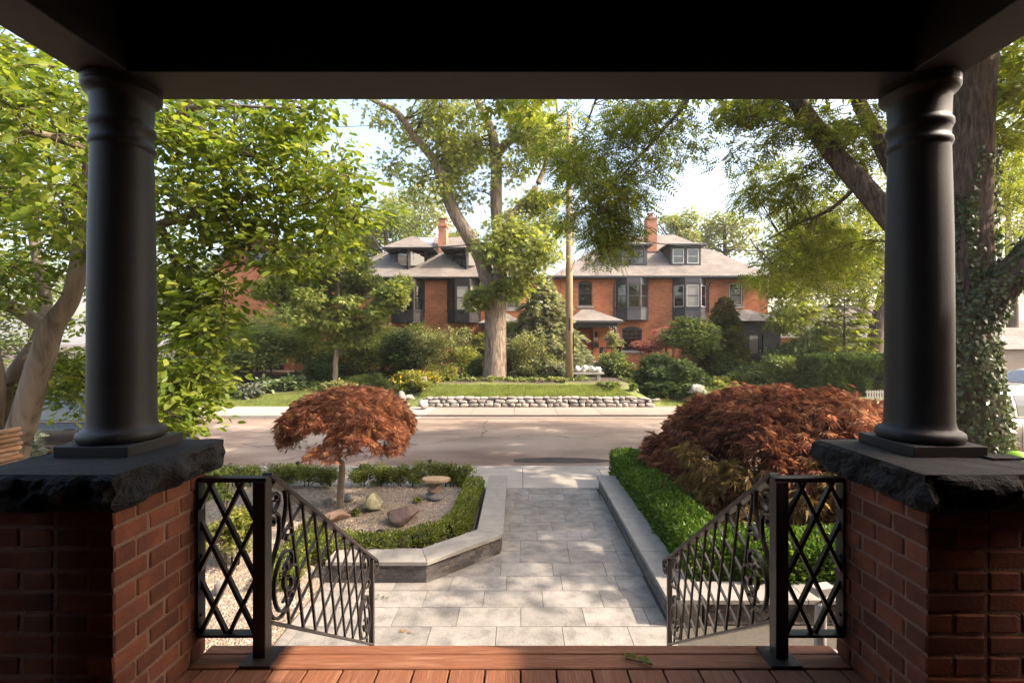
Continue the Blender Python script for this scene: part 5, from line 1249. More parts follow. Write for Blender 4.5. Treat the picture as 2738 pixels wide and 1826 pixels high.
l5 = [C(1900, -150, Y+2.4), C(1680, 60, Y+2), C(1600, 250, Y+1.9), C(1560, 360, Y+2)]
l6 = [C(2300, 490, Y+1.2), C(2220, 560, Y+1.8), C(2130, 600, Y+2.6), C(2020, 660, Y+3)]
l7 = [C(1700, -400, Y+2.5), C(1300, -600, Y+1.5), C(900, -700, Y)]
limbs = [(tk, [.74, .58, .50, .46, .40, .38, .36, .33, .29, .22, .12], 0), (l1, [.26, .24, .22, .21, .20, .18, .15, .12, .08], 0), (l2, [.22, .20, .18, .16, .15, .12, .08], 0), (l3, [.34, .32, .28, .24, .18, .1], 0), (l4, [.06, .05, .045, .035, .025, .012], 0), (l5, [.05, .04, .03, .012], 0), (l6, [.05, .04, .025, .008], 0), (l7, [.1, .07, .03], 0)]
vis = np.concatenate([
    fill([(1500, 270), (1900, 270), (1890, 380), (1810, 430), (1740, 520), (1700, 560), (1640, 630), (1560, 640), (1510, 560), (1490, 420)], 46, 9.3, 12.4, .35, .75),
    fill([(1540, 590), (1690, 560), (1710, 640), (1640, 690), (1530, 660)], 6, 10, 11.5, .3, .5),
    fill([(1930, 275), (2150, 275), (2120, 330), (2010, 440), (1960, 400), (1940, 330)], 14, 10, 12, .22, .45),
    fill([(2180, 275), (2370, 275), (2370, 560), (2250, 470), (2190, 380)], 14, 9.5, 12.5, .3, .5),
    fill([(1975, 480), (2130, 400), (2260, 520), (2370, 640), (2370, 800), (2200, 760), (2060, 760), (1950, 700), (2050, 610)], 44, 10.5, 14, .3, .6),
    fill([(2640, 120), (2738, 90), (2738, 620), (2690, 640), (2640, 480)], 20, 9.5, 13, .3, .55)])
over = np.concatenate([
    ball(7, 9, 9.8, 6.5, 5.0, 2.4, 40, .8, .3), ball(2.5, 10.5, 10, 4.5, 3.0, 1.6, 12, .75, .3), ball(12, 7, 9.5, 4.5, 4.5, 3.5, 24, .8, .4), ball(9.3, 5.0, 8.3, 2.8, 1.6, 1.3, 15, .7, .2)])
lo_, poly = tree('honey_locust_tree', 'tall dark locust tree with ivy up its trunk and fine leaves over the street', 'tree', (bx_, Y, -.03), limbs, B_locust, vis, dict(sub=12, k=7, sub_r=.28, size=.30, droop=.55, flat=.5), T_PIN, L_locust, rb=.014, rt=.005, ringn=18, reach=2.2)
P, D, Nn, S, T = spray(over, sub=15, k=8, sub_r=.40, size=.26, droop=.4)
tag(link('upper_crown', leaf_data('upper_crown', P, D, Nn, S, T_STAR, L_locust), lo_), kind='stuff')
# ivy on the trunk: leaves laid on the bark, dense low, thinning upwards and leaving bare strips
tkp = np.array([tuple(p_) for p_ in poly[0]]); rr = np.interp(np.linspace(0, 10, len(tkp)), range(11), limbs[0][1])
l3p = np.array([tuple(p_) for p_ in poly[3]]); r3 = np.interp(np.linspace(0, 5, len(l3p)), range(6), limbs[3][1])
iv = []
for tp, tr_, n_, zmax in ((tkp, rr, 20000, 6.2), (l3p, r3, 3500, 5.5)):
    i_ = rng.random(n_)*(len(tp)-1.001); a0 = i_.astype(int); f = (i_-a0)[:,None]
    p_ = tp[a0]*(1-f)+tp[a0+1]*f; r_ = tr_[a0]; an = rng.random(n_)*2*np.pi
    nrm = np.stack([np.cos(an), np.sin(an), 0*an], -1); q = p_+nrm*(r_*1.03+.02+.07*rng.random(n_))[:,None]
    nv_ = np.array([mnoise.noise(Vector((a*1.6*1.0, b*.55+7, 3))) for a, b in zip(an*2, q[:,2])])
    keep = (q[:,2] < zmax) & (q[:,2] > -.02) & (nv_+.55*(1-q[:,2]/zmax) > -.12+.25*(q[:,2] > 3.2)) & (nrm[:,1] < .55)
    iv.append((q[keep], nrm[keep]))
q = np.concatenate([a for a, b in iv]); nn = np.concatenate([b for a, b in iv])
dd = np.tile([0, 0, -1.0], (len(q), 1))+rng.normal(size=(len(q), 3))*.55
T_IVY = ([(0,0,0),(.15,.42,.02),(.42,.30,.05),(1,0,-.05),(.42,-.30,.05),(.15,-.42,.02)], [(0,2,1),(0,3,2),(0,4,3),(0,5,4)])
tag(link('ivy', leaf_data('ivy', q, dd, nn+rng.normal(size=nn.shape)*.35, .06+.045*rng.random(len(q)), T_IVY, L_ivy), lo_), kind='stuff')

# ---- magnolia at the left of the porch
Y = 6.3
mt = [G(20, 1400, 0), C(30, 1240, Y), C(62, 1130, Y), C(90, 1030, Y), C(116, 945, Y), C(142, 870, Y), C(190, 795, Y), C(212, 690, Y), C(222, 600, Y), C(235, 480, Y), C(240, 300, Y-.3), C(200, 60, Y-.6)]
limbs = [(mt, [.20, .17, .155, .145, .14, .13, .105, .095, .085, .07, .05, .02], 0),
    ([C(140, 880, Y), C(95, 860, Y), C(40, 825, Y-.1), C(-60, 780, Y-.3), C(-200, 640, Y-.5)], [.10, .09, .085, .07, .03], 0),
    ([G(-30, 1420, 0), C(-10, 1200, Y+.3), C(15, 1060, Y+.3), C(72, 958, Y+.35), C(110, 900, Y+.4), C(120, 800, Y+.6), C(90, 640, Y+.8), C(60, 480, Y+.8)], [.18, .15, .13, .11, .10, .08, .06, .03], 0),
    ([G(-60, 1430, 0), C(-30, 1150, Y+.1), C(-20, 1000, Y), C(-60, 800, Y)], [.17, .14, .12, .08], 0),
    ([C(212, 690, Y), C(300, 640, Y-.2), C(430, 600, Y-.4), C(560, 560, Y-.6), C(700, 520, Y-.6), C(850, 500, Y-.5)], [.085, .07, .055, .045, .03, .012], 0),
    ([C(225, 520, Y), C(330, 440, Y-.3), C(420, 375, Y-.5), C(482, 340, Y-.6), C(560, 360, Y-.7), C(640, 400, Y-.7), C(760, 460, Y-.7), C(900, 520, Y-.6)], [.07, .055, .05, .045, .035, .03, .02, .01], 0),
    ([C(482, 340, Y-.6), C(492, 300, Y-.7), C(540, 283, Y-.8), C(650, 285, Y-.9), C(780, 290, Y-.9)], [.04, .035, .03, .02, .01], 0),
    ([C(-60, 320, Y-1), C(50, 345, Y-.9), C(150, 370, Y-.7), C(240, 400, Y-.3)], [.03, .035, .045, .06], 0),
    ([C(430, 600, Y-.4), C(470, 720, Y-.5), C(500, 880, Y-.6), C(480, 1040, Y-.6)], [.04, .03, .02, .01], 0)]
reg = [fill([(420, 270), (720, 268), (800, 300), (830, 380), (900, 420), (975, 450), (960, 560), (930, 640), (830, 720), (700, 720), (600, 660), (430, 700)], 74, 5.0, 7.0, .28, .5),
       fill([(740, 290), (860, 300), (850, 340), (760, 360)], 5, 5.4, 6, .2, .3),
       fill([(420, 690), (600, 700), (640, 760), (610, 880), (560, 900), (420, 860)], 15, 5.0, 6.0, .22, .4),
       fill([(420, 830), (520, 880), (560, 1050), (590, 1060), (540, 1120), (440, 1170), (420, 1150)], 16, 4.8, 6.0, .2, .36),
       fill([(-150, 60), (240, 180), (240, 420), (-150, 420)], 34, 4.2, 7.0, .3, .5),
       fill([(-150, 420), (240, 420), (240, 690), (-150, 700)], 24, 4.6, 7.5, .28, .45),
       fill([(-100, 700), (110, 700), (60, 800), (-100, 830)], 8, 5.5, 7.5, .25, .4),
       fill([(150, 880), (240, 840), (240, 1110), (120, 1110), (110, 1000)], 12, 6.3, 7.8, .22, .36),
       fill([(-200, -500), (1000, -500), (900, 230), (-100, 30)], 14, 5, 8, .4, .7)]
cl = np.concatenate(reg)
mg, mpoly = tree('magnolia_tree', 'spreading magnolia with smooth grey trunks and broad leaves left of the porch', 'tree', (mt[0].x, mt[0].y, -.03), limbs, B_smooth, cl, dict(sub=13, k=8, sub_r=.21, size=.108, droop=.35, flat=.45, nup=.8, jit=.45), T_OV, L_mag, rb=.012, rt=.005, ringn=14, reach=2.6)
# the 300 leaves that stand nearest the porch are leaves of their own
lm = []
for s_ in range(3):
    tv = [(a, b*(1+.1*s_), c_*(1+s_*.6)) for a, b, c_ in T_OV[0]]; mm_ = MB(); mm_.v = tv; mm_.f = list(T_OV[1]); lm.append(mm_.mesh('leaf', L_mag))
near = [c_ for c_ in cl if c_[1] < 5.7 and c_[2] > .4]
random.shuffle(near)
for i in range(300):
    c_ = near[i % len(near)]; d = Vector(rdir(1)[0]); p_ = Vector(c_[:3])+Vector((d.x, -abs(d.y), d.z))*c_[3]*1.02
    dr_ = Vector((d.x, d.y, -.35))+Vector(rdir(1)[0])*.4
    link('leaf', lm[i % 3], mg, Matrix.Translation(p_) @ rot_mat(dr_, Vector((0, -.3, 1))+Vector(rdir(1)[0])*.35, random.uniform(.11, .15)))

# ---- slender young tree in front of the left houses
Y = 21.9; b0 = C(897, 1037, Y)
limbs = [([C(896, 1042, Y), C(898, 960, Y), C(908, 880, Y), C(905, 790, Y), C(900, 700, Y), C(905, 620, Y), C(915, 560, Y)], [.13, .11, .10, .08, .06, .04, .015], 0),
         ([C(908, 880, Y), C(860, 820, Y), C(790, 770, Y), C(730, 730, Y)], [.06, .05, .035, .015], 0), ([C(906, 850, Y), C(960, 800, Y), C(1030, 790, Y-.4), C(1085, 765, Y-.6)], [.06, .045, .03, .012], 0), ([C(903, 760, Y), C(850, 700, Y), C(800, 650, Y)], [.04, .03, .012], 0), ([C(903, 740, Y), C(950, 680, Y), C(970, 620, Y)], [.04, .03, .012], 0)]
cl = np.concatenate([fill([(740, 700), (800, 640), (880, 610), (940, 600), (1000, 680), (1020, 780), (1000, 880), (930, 930), (800, 900), (740, 820)], 52, 20.6, 23.4, .4, .75),
    fill([(1000, 800), (1080, 745), (1110, 770), (1060, 830), (1010, 850)], 7, 20.8, 21.6, .3, .45), fill([(890, 560), (945, 560), (950, 640), (880, 640)], 4, 21, 22.5, .3, .5), fill([(700, 760), (760, 720), (760, 820), (700, 830)], 5, 21, 22.5, .3, .5)])
tree('young_tree', 'slender young tree with airy pale leaves in front of the left brick house', 'tree', (b0.x, Y, hz(b0.x, Y)), limbs, B_smooth, cl, dict(sub=34, k=14, sub_r=.28, size=.17, droop=.3), T_STAR, L_young, rb=.014, rt=.007)

# ---- trees beyond the roofs, each its own
def bg_tree(label, u, v, Y, rx, rz, leaf, n=26, size=.34, u2=None):
    c_ = C(u, v, Y); g_ = .8
    cl = ball(c_.x, Y, c_.z, rx, rx*.8, rz, n, rx*.28, .45)
    limbs = [([(c_.x, Y, g_-.3), (c_.x+.2, Y, (g_+c_.z)/2), (c_.x-.1, Y, c_.z), (c_.x, Y, c_.z+rz*.7)], [.35, .28, .18, .05], 0)]
    for k in range(5):
        a = 2*math.pi*k/5+random.random(); limbs.append(([(c_.x, Y, c_.z-rz*.55), (c_.x+.5*rx*math.cos(a), Y+.5*rx*math.sin(a), c_.z-rz*.1), (c_.x+.85*rx*math.cos(a), Y+.7*rx*math.sin(a), c_.z+rz*.4)], [.14, .09, .03], 0))
    tree('background_tree', label, 'tree', (c_.x, Y, hz(c_.x, Y)), limbs, B_twig, cl, dict(sub=15, k=12, sub_r=rx*.13+.2, size=size, droop=.3), T_DI, leaf, 'trees beyond the houses', rb=.06, rt=.02, ringn=8, sub=False)
bg_tree('round green tree behind the roof of the house with prow dormers', 1035, 640, 40, 4.0, 3.3, L_mid, 34)
bg_tree('tall pale tree rising behind the chimney of the left brick house', 1110, 590, 48, 4.0, 5.0, L_far, 32)
bg_tree('pale wispy tree just right of the right house chimney', 1815, 625, 46, 2.8, 2.2, L_far, 18)
bg_tree('pale wispy tree behind the right end of the right house roof', 1940, 640, 48, 3.6, 2.8, L_far, 24)
bg_tree('pale small tree low behind the gap right of the big maple', 1235, 655, 50, 2.4, 2.0, L_far, 14)
bg_tree('pale green tree behind the chimney of the gabled house', 950, 690, 42, 2.6, 3.0, L_far, 18)
bg_tree('dense tree right of the right house behind the pine', 2140, 700, 34, 4.2, 4.6, L_mid, 40, .26)
bg_tree('sunlit tree left of the locust trunk far behind', 2300, 640, 38, 4.6, 5.5, L_lime, 36, .3)
bg_tree('yellow green sunlit tree at the far right edge', 2700, 640, 30, 4.2, 4.6, L_lime, 40, .26)
bg_tree('tall green tree at the far right edge behind the garage', 2760, 420, 40, 6.0, 6.0, L_far, 40, .36)
bg_tree('sunlit yellow green tree far left behind the magnolia', 90, 480, 26, 4.0, 3.6, L_lime, 40, .24)
bg_tree('green tree far left behind the magnolia trunks', -40, 780, 24, 4.0, 3.4, L_mid, 36, .24)
bg_tree('green tree behind the left porch column', 330, 700, 30, 4.5, 4.0, L_mid, 36, .28)
bg_tree('leafy tree hiding the left side of the gabled house', 480, 800, 25, 2.6, 2.8, L_young, 30, .2)
# leaning trunk behind the right hedge
Y = 24.5
limbs = [([C(2335, 960, Y), C(2345, 880, Y), C(2362, 800, Y), C(2380, 720, Y), C(2390, 600, Y), C(2400, 480, Y)], [.42, .36, .32, .28, .2, .1], 0), ([C(2375, 740, Y), C(2300, 640, Y), C(2220, 580, Y)], [.16, .12, .05], 0)]
cl = np.concatenate([fill([(2080, 600), (2380, 560), (2380, 780), (2300, 800), (2150, 780), (2080, 720)], 34, 22.5, 27, .6, 1.0), fill([(2060, 760), (2180, 740), (2180, 870), (2080, 880)], 12, 22, 25, .5, .8)])
tree('leaning_tree', 'leaning dark trunk with a dense crown behind the clipped right hedge', 'tree', (C(2335, 980, Y).x, Y, .75), limbs, B_locust, cl, dict(sub=22, k=10, sub_r=.36, size=.17, droop=.35), T_STAR, L_locust, rb=.03, rt=.012)

# ================================================================== CONIFERS
def conifer(name, label, x, y, z0, z1, rmax, leaf, n_w=18, per=16, size=.16, bark=B_twig, droop=.25, tip=.1, k=18, prof=None, group=None):
    root = thing(name, label, 'conifer', (x, y, z0), group)
    mb = MB(); limb_tube(mb, [(x, y, z0-.2), (x, y, (z0+z1)/2), (x, y, z1)], rmax*.075+.02, .01, 8)
    P = []; D = []
    for w_ in range(n_w):
        t = (w_+.5)/n_w; zc_ = z0+.15+(z1-z0-.15)*t; r_ = rmax*((1-t)**.85 if prof is None else prof(t))*(.85+.3*random.random())+tip
        m_ = max(4, int(per*(1-t*.6)))
        for j in range(m_):
            a = 2*math.pi*(j+random.random()*.8)/m_; L = r_*(.75+.4*random.random()); dz = -droop*L+random.uniform(-.05, .1)
            p0 = Vector((x, y, zc_)); p1 = p0+Vector((math.cos(a)*L, math.sin(a)*L, dz)); mb.tube([p0, (p0+p1)/2+Vector((0, 0, .06*L)), p1], [.018, .012, .004], 4, cap=False)
            kk = max(4, int(k*L/rmax)); s_ = .25+.75*rng.random(kk)**.7; wd = (1-s_)*.35*L+.05
            q = np.outer(1-s_, p0)+np.outer(s_, p1)+np.stack([-np.sin(a)*np.ones(kk), np.cos(a)*np.ones(kk), np.zeros(kk)], -1)*(rng.normal(size=kk)*wd*.6)[:,None]; q[:,2] += rng.normal(size=kk)*.05+.08*L*np.sin(np.pi*s_)
            P.append(q); D.append(np.tile([math.cos(a), math.sin(a), .15], (kk, 1))+rng.normal(size=(kk, 3))*.45)
    mb.build('trunk', bark, root, smooth=True)
    P = np.concatenate(P); D = np.concatenate(D); Nn = np.tile([0, 0, 1.0], (len(P), 1))+rng.normal(size=P.shape)*.4
    tag(link('crown', leaf_data('crown', P, D, Nn, size*(.7+.6*rng.random(len(P))), T_SPRIG, leaf), root), kind='stuff'); return root
c_ = C(1455, 735, 25.2)
conifer('blue_spruce', 'silvery blue spruce between the maple trunk and the utility pole', c_.x, 25.2, hz(c_.x, 25.2), c_.z, 2.6, L_spruce, 18, 26, .28, k=44, prof=lambda t: min(1, (1-t)*1.15)**.75)
c_ = C(1936, 800, 25.2)
conifer('juniper_tree', 'upright yellow green juniper beside the dark right entrance', c_.x, 25.2, hz(c_.x, 25.2), c_.z, 1.35, leafmat('juniper_needle', (.05, .065, .012), (.09, .10, .018), (.16, .16, .03), .25), 20, 20, .2, k=40, droop=-.1, prof=lambda t: (1-t)**.6)
c_ = C(2258, 790, 24)
conifer('young_pine', 'thin young pine standing behind the right hedge', c_.x, 24, .75, c_.z, 1.5, L_locust, 9, 9, .3, k=26, droop=-.05, prof=lambda t: .9*(1-t)**.4+.1)

# ================================================================== SHRUBS AND HEDGES
def shrub(name, label, u, v, Y, rx, rz, leaf, n=10, size=.07, tm=T_DI, k=16, sub=10, ry=None, cat='shrub', z=None, group=None, flat=.7, droop=.15, sr=None, stems=3, extra=None):
    """u,v: photo pixel of the centre of the plant; Y: distance"""
    c_ = C(u, v, Y); gz_ = hz(c_.x, Y) if z is None else z; c_.z = max(c_.z, gz_+rz*.4)
    root = thing(name, label, cat, (c_.x, Y, gz_), group)
    ry = ry or rx*.9
    cl = ball(c_.x, Y, c_.z, rx*.9, ry*.9, rz*.86, n, min(rx, rz)*.42, .5)
    cl = cl[cl[:,2] > gz_+.03] if gz_ is not None else cl
    if Y > 18: sub = sub*1.35; k = k*1.25; size = size*1.15
    P, D, Nn, S, T = spray(cl, sub=sub, k=k, sub_r=sr or min(rx, rz)*.28, size=size, droop=droop, flat=flat)
    ok = P[:,2] > gz_+.01; P, D, Nn, S = P[ok], D[ok], Nn[ok], S[ok]
    st = MB()
    for q in range(stems):
        a = random.random()*6.28; st.tube([(c_.x+.06*math.cos(a), Y+.06*math.sin(a), gz_-.05), (c_.x+rx*.3*math.cos(a), Y+ry*.3*math.sin(a), (gz_+c_.z)/2+.1), (c_.x+rx*.55*math.cos(a), Y+ry*.55*math.sin(a), c_.z+rz*.3)], [min(.03, rx*.05), min(.022, rx*.035), min(.01, rx*.02)], 6)
    tag(st.build('stems', B_twig, root, smooth=True), kind='stuff')
    tag(link('foliage', leaf_data('foliage', P, D, Nn, S, tm, leaf), root), kind='stuff')
    if extra:
        tm2, lf2, n2, s2 = extra; d = rdir(n2); d[:,2] = np.abs(d[:,2])*.9; d[:,1] = -np.abs(d[:,1])
        q = np.array([c_.x, Y, c_.z])+d*np.array([rx, ry, rz])*(.92+.15*rng.random((n2, 1))); tag(link('blossom', leaf_data('blossom', q, d+rng.normal(size=d.shape)*.3, rdir(n2), s2*(.7+.6*rng.random(n2)), tm2, lf2), root), kind='stuff')
    return root
def hedge(name, label, pts, hw, z0, h, leaf, n, size=.035, tm=T_DI, cat='hedge', group=None, lump=.03):
    """clipped hedge along a plan polyline: leaves over a lumpy box surface plus a leafy core"""
    P_ = [np.array(q, float) for q in pts]; seg = [np.linalg.norm(b-a) for a, b in zip(P_, P_[1:])]; L = sum(seg)
    root = thing(name, label, cat, (P_[0][0], P_[0][1], z0), group)
    s_ = rng.random(n)*L; pos = np.zeros((n, 2)); nr = np.zeros((n, 2)); acc = 0
    for (a, b), l in zip(zip(P_, P_[1:]), seg):
        mk = (s_ >= acc) & (s_ <= acc+l); t = ((s_-acc)/l)[mk][:,None]; pos[mk] = a+(b-a)*t; d = (b-a)/l; nr[mk] = (-d[1], d[0]); acc += l
    side = rng.random(n); x = np.where(side < .36, 1, np.where(side < .72, -1, 2*rng.random(n)-1)); zz = np.where(side < .72, rng.random(n)**.8, 1.0)
    lp = np.array([mnoise.noise(Vector((a*2.6, b*2.6, c_*3))) for a, b, c_ in zip(pos[:,0]*1.0, pos[:,1], zz)])
    dep = rng.random(n)**2*.10
    off = x*(hw+lump*lp-np.where(np.abs(x) == 1, dep, 0)); z = z0+h*zz+np.where(side >= .72, lump*lp*1.5-dep*.8+(rng.random(n)*.03), 0)
    # round the shoulders
    sh = np.maximum(0, zz-.75)/.25*np.maximum(0, np.abs(x)-.6)/.4; z -= sh*.05; 
    tg = np.stack([nr[:,1], -nr[:,0]], -1); ec = rng.random(n) < min(.12, hw*2/L*.6); e1 = rng.random(n) < .5
    pos[ec & e1] = P_[0]; pos[ec & ~e1] = P_[-1]; off = np.where(ec, (2*rng.random(n)-1)*hw, off); z = np.where(ec, z0+h*rng.random(n), z)
    P = np.concatenate([pos+nr*off[:,None], z[:,None]], 1)
    out = np.concatenate([nr*x[:,None]*(side < .72)[:,None], (side >= .72)[:,None].astype(float)], 1); D = out*.7+rng.normal(size=(n, 3))*.55+np.array([0, 0, .35])
    tag(link('foliage', leaf_data('foliage', P, D, out+rng.normal(size=(n, 3))*.7, size*(.6+.8*rng.random(n)), tm, leaf), root), kind='stuff')
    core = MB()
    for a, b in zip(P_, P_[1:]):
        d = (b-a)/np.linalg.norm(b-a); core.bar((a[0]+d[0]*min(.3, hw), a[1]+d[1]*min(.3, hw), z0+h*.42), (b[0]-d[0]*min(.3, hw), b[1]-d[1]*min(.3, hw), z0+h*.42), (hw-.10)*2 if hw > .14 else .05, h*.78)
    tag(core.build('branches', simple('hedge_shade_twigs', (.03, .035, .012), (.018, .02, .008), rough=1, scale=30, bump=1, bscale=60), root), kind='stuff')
    return root
# near garden: clipped hedges
hedge('hedge', 'bright green clipped hedge along the right side of the path', [(1.92, 8.35), (1.92, 4.45)], .27, .08, .50, L_hedge, 26000, .045)
hedge('hedge', 'clipped green hedge turning right behind the right railing', [(2.2, 4.62), (4.4, 4.62)], .26, .08, .52, L_hedge, 15000, .045)
hedge('hedge', 'low boxwood hedge along the inside of the bent garden wall', [(-0.77, 7.7), (-0.80, 6.0)], .14, .05, .22, L_box, 7000, .03)
hedge('hedge', 'low boxwood hedge following the slanting garden wall', [(-0.82, 5.95), (-0.95, 5.62), (-1.4, 5.28), (-2.3, 5.25)], .17, .05, .26, L_box, 9500, .032)
hedge('hedge', 'low boxwood hedge left of the steps beyond the left railing', [(-2.42, 4.55), (-2.62, 5.85)], .16, .05, .24, L_box, 6000, .032)
ords = ['first', 'second', 'third', 'fourth', 'fifth', 'sixth', 'seventh', 'eighth', 'ninth', 'tenth', 'eleventh', 'twelfth', 'thirteenth', 'fourteenth', 'fifteenth', 'sixteenth']
us = [478, 520, 610, 663, 716, 770, 822, 876, 964, 1020, 1066, 1112, 1160, 1200, 1240]
for i, u in enumerate(us):
    shrub('boxwood', '%s small boxwood ball from the left in the row along the sidewalk' % ords[i], u, 1268+random.uniform(-4, 4), 8.0, .19+random.uniform(-.02, .03), .20, L_box, 14, .034, T_DI, 22, 12, z=.05, group='boxwood row along the sidewalk', stems=2, sr=.07)
shrub('golden_shrub', 'golden green bush in the gravel behind the left lattice panel', 622, 1425, 5.1, .27, .27, L_lime, 12, .05, T_SPRIG, 18, 10, z=.05)
shrub('low_shrub', 'dark green bush against the left pier behind the lattice', 592, 1300, 6.2, .25, .35, L_mid, 10, .05, T_SPRIG, 14, 9, z=.05)
shrub('silver_groundcover', 'silvery low groundcover beyond the magnolia trunk', 160, 1210, 8.2, 1.5, .45, L_silver, 26, .09, T_SPRIG, 16, 12, z=-.03, flat=.3)
shrub('silver_groundcover', 'small patch of silvery groundcover close to the left porch column', 60, 1250, 6.8, .8, .4, L_silver, 14, .08, T_SPRIG, 14, 10, z=-.03)

# ---- lace leaf maples
def lace(name, label, cx_, cyy, ztop, rx, rz, zc_, leaf, n, base, trunk, size, limbs_n=7, hole=None, dens=1.0, drop=.55, lay=0):
    root = thing(name, label, 'tree', (base[0], base[1], base[2]))
    mb = MB(); pts = limb_tube(mb, trunk, .055, .035, 10)
    top = pts[-1]
    P = []; D = []
    for k in range(limbs_n):
        a = 2*math.pi*k/limbs_n+random.random()*.4; e = Vector((cx_+rx*.75*math.cos(a), cyy+rx*.75*math.sin(a), zc_+rz*.15))
        m_ = (top+e)/2+Vector((0, 0, rz*.45)); limb_tube(mb, [top, m_, e, e+Vector((math.cos(a)*rx*.2, math.sin(a)*rx*.2, -rz*.5))], .028, .006, 6)
    mb.build('trunk', B_smooth if rx < 1.2 else B_twig, root, smooth=True)
    # drooping layers of foliage: pads laid like shingles over the dome
    npad = int(n/60); lobes = [(2*math.pi*(i+.5*random.random())/11, .55+.45*random.random(), random.uniform(-.16, .10)) for i in range(11)]
    for k in range(npad):
        a = random.random()*2*math.pi; t = random.random()**.62
        lb_ = max(lobes, key=lambda q: math.cos(a-q[0])*q[1]); bump = .5+.5*math.cos((a-lb_[0])*5)
        r_ = t*rx*(.80+.26*bump*lb_[1]+.06*random.random())
        tier = round(t*4)/4
        h_ = zc_+rz*math.sqrt(max(0, 1-(.45*t+.55*tier)**2*.93))+lb_[2]*rz*t-random.random()**2*.30*rz*(1-t)
        if t > .72: h_ -= random.random()**1.5*rz*drop
        p0 = np.array([cx_+r_*math.cos(a), cyy+r_*math.sin(a), h_])
        m_ = 60; pr_ = .17*rx*(.5+.9*random.random())
        b = rng.normal(size=m_)*.8+a; q = np.sqrt(rng.random(m_))*pr_
        pts_ = p0+np.stack([np.cos(b)*q, np.sin(b)*q, -q*q/pr_*.8+rng.normal(size=m_)*.03*rx], -1)
        P.append(pts_); D.append(np.stack([np.cos(b), np.sin(b), -.2-.9*rng.random(m_)], -1)+rng.normal(size=(m_, 3))*.55)
    P = np.concatenate(P); D = np.concatenate(D)
    if hole is not None:
        keep = ~hole(P); P, D = P[keep], D[keep]
    Nn = np.tile([0, 0, 1.0], (len(P), 1))+rng.normal(size=P.shape)*.35
    tag(link('crown', leaf_data('crown', P, D, Nn, size*(.7+.6*rng.random(len(P))), T_LACE, leaf), root), kind='stuff'); return root
b_ = G(909, 1357, .06)
t_ = [(b_.x, b_.y, .0), C(911, 1300, b_.y), C(915, 1250, b_.y), C(905, 1218, b_.y), C(893, 1190, b_.y), C(900, 1150, b_.y)]
lace('lace_maple', 'small red lace leaf maple grafted on a thin stem in the gravel', C(937, 1150, b_.y).x, b_.y, 1.86, .82, .60, 1.26, L_red, 22000, (b_.x, b_.y, .055), t_, .10, drop=.5, lay=1)
# ragged lower skirt
xm, ym = 3.72, 7.0
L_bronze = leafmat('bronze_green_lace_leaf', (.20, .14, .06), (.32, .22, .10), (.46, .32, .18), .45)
xm, ym = 3.86, 7.0
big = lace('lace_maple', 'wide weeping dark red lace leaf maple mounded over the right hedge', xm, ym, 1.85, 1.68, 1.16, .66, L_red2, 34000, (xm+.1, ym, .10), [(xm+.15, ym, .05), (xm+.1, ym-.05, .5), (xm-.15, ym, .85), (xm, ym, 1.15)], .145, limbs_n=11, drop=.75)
def tuft(n_, amin, amax, rr, zz, leaf, nm):
    P = []; D = []
    for k in range(n_):
        a = random.uniform(amin, amax); t = random.uniform(*rr); z = random.uniform(*zz); p0 = np.array([xm+1.78*t*math.cos(a), ym+1.78*t*math.sin(a), z]); m_ = 26
        b = rng.normal(size=m_)*.9+a; q = np.sqrt(rng.random(m_))*.22
        P.append(p0+np.stack([np.cos(b)*q, np.sin(b)*q, -q*q*3+rng.normal(size=m_)*.05], -1)); D.append(np.stack([np.cos(b), np.sin(b), -.2-.9*rng.random(m_)], -1)+rng.normal(size=(m_, 3))*.5)
    P = np.concatenate(P); D = np.concatenate(D); tag(link(nm, leaf_data(nm, P, D, np.tile([0, 0, 1.0], (len(P), 1))+rng.normal(size=P.shape)*.35, .15*(.7+.6*rng.random(len(P))), T_LACE, leaf), big), kind='stuff')
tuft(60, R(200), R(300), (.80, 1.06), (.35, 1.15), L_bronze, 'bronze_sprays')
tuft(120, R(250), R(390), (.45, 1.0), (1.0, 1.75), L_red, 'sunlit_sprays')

# ---- far side planting
shrub('rhododendron', 'dark green rounded rhododendron under the left bay', 1062, 945, 25.5, 1.35, 1.15, L_dark, 22, .14, T_DI, 16, 14)
shrub('leafy_shrub', 'loose mid green shrub right of the rhododendron', 1160, 935, 25.2, 1.2, 1.2, L_pale, 16, .12, T_DI, 14, 12)
shrub('leafy_shrub', 'pale airy shrub under the right bay of the left house', 1232, 915, 25.8, .9, .9, L_pale, 12, .11, T_DI, 13, 12)
shrub('lime_shrub', 'bright yellow green shrub left of the round boxwood', 1245, 968, 24.2, .85, .8, L_lime, 16, .10, T_DI, 16, 12)
shrub('upright_shrub', 'fresh green upright shrub beside the maple trunk', 1290, 915, 25.2, .55, .95, L_lime, 10, .11, T_SPRIG, 14, 11)
shrub('round_boxwood', 'dark clipped boxwood ball touching the left of the maple trunk', 1274, 980, 22.6, .48, .62, L_yew, 14, .06, T_DI, 20, 12)
shrub('round_shrub', 'big rounded pale green shrub just right of the maple trunk', 1414, 955, 23.2, 1.18, 1.12, L_pale, 26, .09, T_DI, 18, 15)
shrub('low_juniper', 'low blue green juniper between the pale shrub and the pole', 1490, 985, 22.6, .55, .5, L_spruce, 10, .12, T_SPRIG, 14, 10)
shrub('flowering_shrub', 'loose light green plants with yellow flowers behind the boulders', 1110, 1020, 20.4, 1.1, .5, L_lime, 18, .10, T_DI, 14, 12, ry=.8, extra=(T_STAR, L_yellow, 130, .09))
shrub('flowering_shrub', 'light green perennials with few flowers left of the grass strip', 1185, 1010, 21.4, 1.0, .6, L_lime, 16, .10, T_DI, 14, 12, ry=.7, extra=(T_STAR, L_pink, 60, .08))
